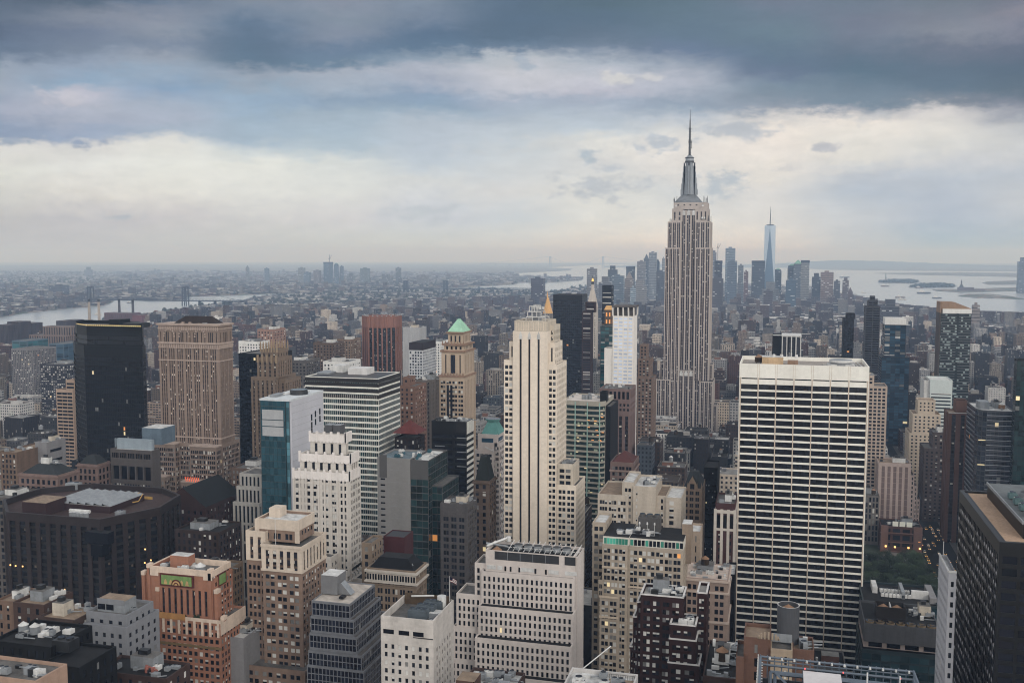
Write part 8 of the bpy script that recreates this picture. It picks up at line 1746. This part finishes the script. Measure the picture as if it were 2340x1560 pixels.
# farther: low blocks and slabs out to the shores and across the river
far = FB()
def far_ok(x, y): return inside(x, y, MANH) or inside(x, y, BROOK)
xs_f = 0
Yd = 3450.0
while Yd < 15500:
    st_ = 37 + (Yd - 3450) * .010; half0, half1 = -.95 * Yd - 60, .30 * Yd + 40; x = half0
    while x < half1:
        w, d = st_ * q.uniform(.4, .85), st_ * q.uniform(.4, .85); yy = Yd + q.uniform(0, st_); p = proj(x, yy, 0)
        if -60 < p[0] < 2400 and far_ok(x, yy) and far_ok(x + w, yy + d):
            t = q.random(); z = q.uniform(8, 17) if t < .86 else q.uniform(17, 34) if t < .975 else q.uniform(34, 58)
            slab = z > 30
            if Yd < 6200 and inside(x, yy, MANH) and q.random() < .05 + .2 * (math.sin(x * .0041 + yy * .0027) > .55): z = q.uniform(38, 66); slab = True
            if slab: w, d = q.uniform(16, 40), q.uniform(14, 20)
            top = proj(x, yy, z)[1]; lim = skyl(p[0]) + (3 if not inside(x, yy, BROOK) else -100)
            if top < lim: z = max(7, z - (lim - top) * p[2] / F)
            pal = q.choice((((128, 104, 96), (96, 76, 76), (150, 140, 132), (176, 168, 158), (120, 112, 110), (140, 96, 88), (86, 80, 86))) if not slab else ((122, 92, 86), (104, 84, 84), (140, 118, 108), (96, 86, 92), (150, 146, 144)))
            rc = q.choice(((150, 146, 142), (96, 92, 92), (214, 212, 208), (226, 224, 222), (120, 104, 98), (80, 80, 84)))
            far.box(x, x + w, yy, yy + d, 0, z, tuple(v * .75 for v in alb(pal)) + (1,), alb(rc) + (1,), q.choice((0, 3)), 4, 4, q.randrange(300), False)
        x += st_ * q.uniform(.8, 1.25)
    Yd += st_ * .9
o = far.build('far_city', None, (0, 0, 0), 'stuff'); o['label'] = 'far low boroughs reaching to the hazy horizon'
# street trees and woods of the far boroughs read as one mass
m = MB(); gm = stone('far_tree', (62, 78, 58), .3)
for k in range(5200):
    Yt = 3000 * (14500 / 3000) ** q.random(); px = q.uniform(-40, 1500); d_ = ray(px, 640); x = d_[0] / d_[1] * Yt
    if not far_ok(x, Yt): continue
    s_ = q.uniform(8, 15) * (1 + Yt / 16000); m.cone(x, Yt, 2, 2 + s_ * .55, s_ * .5, s_ * .62, 5, gm); m.cone(x, Yt, 2 + s_ * .55, 2 + s_, s_ * .62, s_ * .2, 5, gm)
o = m.build('far_woods'); o['kind'] = 'stuff'; o['label'] = 'hazy tree cover between the far low buildings'
# ================================================================== the square of trees, cars, lamps
leafm = stone('park_leaf', (84, 108, 70), .4, scale=.25)
t_ = NT(leafm.node_tree); b_ = leafm.node_tree.nodes['Principled BSDF']; src = b_.inputs['Base Color'].links[0].from_socket; hs = t_.n('ShaderNodeHueSaturation')   # each tree its own green
t_.put(hs.inputs['Color'], src); t_.put(hs.inputs['Value'], t_.rng(t_.n('ShaderNodeObjectInfo').outputs['Random'], 0, 1, .4, 1.35)); t_.put(b_.inputs['Base Color'], hs.outputs[0]); bark = stone('bark', (70, 60, 52), .2)
def tree_mesh(seed):
    qq = random.Random(seed); t = MB(); t.tube((0, 0, 0), (.3, .2, 7), .55, bark, 7, .35)
    for k in range(6): a = k * 1.05 + qq.random(); t.tube((.2, .1, 5.5 + k * .4), (3.4 * math.cos(a), 3.4 * math.sin(a), 9 + qq.uniform(0, 3)), .26, bark, 5, .1)
    c = MB(); lobes = [(qq.uniform(-3.6, 3.6), qq.uniform(-3.6, 3.6), qq.uniform(7.5, 14), qq.uniform(1.8, 3.2)) for _ in range(13)]
    for lx, ly, lz, lr in lobes:
        for _ in range(95):
            u, v = qq.uniform(-1, 1), qq.uniform(0, 6.283); r = lr * qq.uniform(.55, 1.05); s_ = math.sqrt(1 - u * u); x, y, z = lx + r * s_ * math.cos(v), ly + r * s_ * math.sin(v), lz + r * u * .8; d = qq.uniform(.3, .62); a = qq.uniform(0, 6.28)
            ca, sa = math.cos(a) * d, math.sin(a) * d; tz = qq.uniform(-.4, .4) * d; c.poly([(x - ca, y - sa, z - tz), (x + sa * .7, y - ca * .7, z), (x + ca, y + sa, z + tz), (x - sa * .7, y + ca * .7, z + .1)], leafm)
    return t, c
protos = []
PX = [(px, py) for py in (1276, 1286, 1298, 1312, 1328, 1345, 1362, 1382) for px in range(1976, 2160, 21)]
k = 0
for px, py in PX:
    px += q.uniform(-8, 8); x, y = GR(px, py + 22)
    if not (22 < x < 116 and y < 880): continue
    o = bpy.data.objects.new('tree', None); COL.objects.link(o); o.location = (x, y, 0); o.rotation_euler = (0, 0, q.uniform(0, 6.28)); s_ = q.uniform(.85, 1.15); o.scale = (s_, s_, s_ * q.uniform(.9, 1.1))
    tag(o, 'dark leafy tree in the dense grove beside the white slab tower', 'tree', 'trees of the dark grove')
    if len(protos) < 4:
        t, c = tree_mesh(50 + k); a = t.build('trunk', o); b_ = c.build('crown', o); protos.append((a.data, b_.data))
    else:
        for nm, me in zip(('trunk', 'crown'), protos[k % 4]):
            e = bpy.data.objects.new(nm, me); COL.objects.link(e); e.parent = o
    k += 1
def car_mesh(col):
    b_ = MB(); b_.box(-.9, .9, -2.2, 2.2, .35, .95, col); b_.pyramid(-.85, .85, -1.3, 1.5, .95, 1.5, GLK, .8, col, fy=.72)
    for sx in (-1, 1):
        for sy in (-1.35, 1.35): b_.tube((sx * .72, sy, .33), (sx * .94, sy, .33), .33, GLK, 10)
    l = MB(); l.box(-.85, -.5, -2.3, -2.2, .5, .8, BULB); l.box(.5, .85, -2.3, -2.2, .5, .8, BULB); return b_, l
cc_ = [('white', stone('car_white', (200, 200, 200), .05, .3)), ('black', stone('car_black', (30, 30, 34), .05, .3)), ('yellow', stone('car_yellow', (208, 160, 50), .05, .3)), ('silver', stone('car_silver', (140, 144, 150), .05, .3)), ('red', stone('car_red', (130, 36, 34), .05, .3))]
cm = []
for nm, c in cc_:
    b_, l = car_mesh(c); ob, ol = b_.build('body'), l.build('headlight'); cm.append((nm, ob.data, ol.data)); bpy.data.objects.remove(ob); bpy.data.objects.remove(ol)
for r in range(15):
    for lane in range(5):
        if q.random() < .55: continue
        nm, mb_, ml_ = cm[q.choices(range(5), (3, 4, 4, 3, 1))[0]]; x, y = 123 + lane * 5.4 + q.uniform(-.5, .5), 826 + r * 11 + q.uniform(-2, 2)
        o = bpy.data.objects.new('car', None); COL.objects.link(o); o.location = (x, y, .06); o['label'] = f'{nm} car with headlights on in the evening avenue traffic'; o['category'] = 'car'; o['group'] = 'cars with headlights on along the avenue'
        for n_, me in (('body', mb_), ('headlight', ml_)): e = bpy.data.objects.new(n_, me); COL.objects.link(e); e.parent = o
# ================================================================== the air
def haze():
    m = bpy.data.materials.new('haze_air'); m.use_nodes = True; t = NT(m.node_tree); m.node_tree.nodes.clear(); out = t.n('ShaderNodeOutputMaterial'); v = t.n('ShaderNodeVolumePrincipled')
    v.inputs['Color'].default_value = AIR + (1,); v.inputs['Absorption Color'].default_value = (1, 1, 1, 1); v.inputs['Density'].default_value = HAZE; v.inputs['Anisotropy'].default_value = 0.0; t.l.new(v.outputs[0], out.inputs['Volume'])
    b_ = MB(); b_.box(-46500, 40500, -3500, 60500, -3.4, HAZE_TOP, ASPH, None, True); o = b_.build('haze'); o.data.materials.clear(); o.data.materials.append(m); o['kind'] = 'stuff'
haze()
print('OBJS', len(bpy.data.objects), 'LOTS', len(lots), 'CHOSEN', len(CHOSEN), 'trees', k)
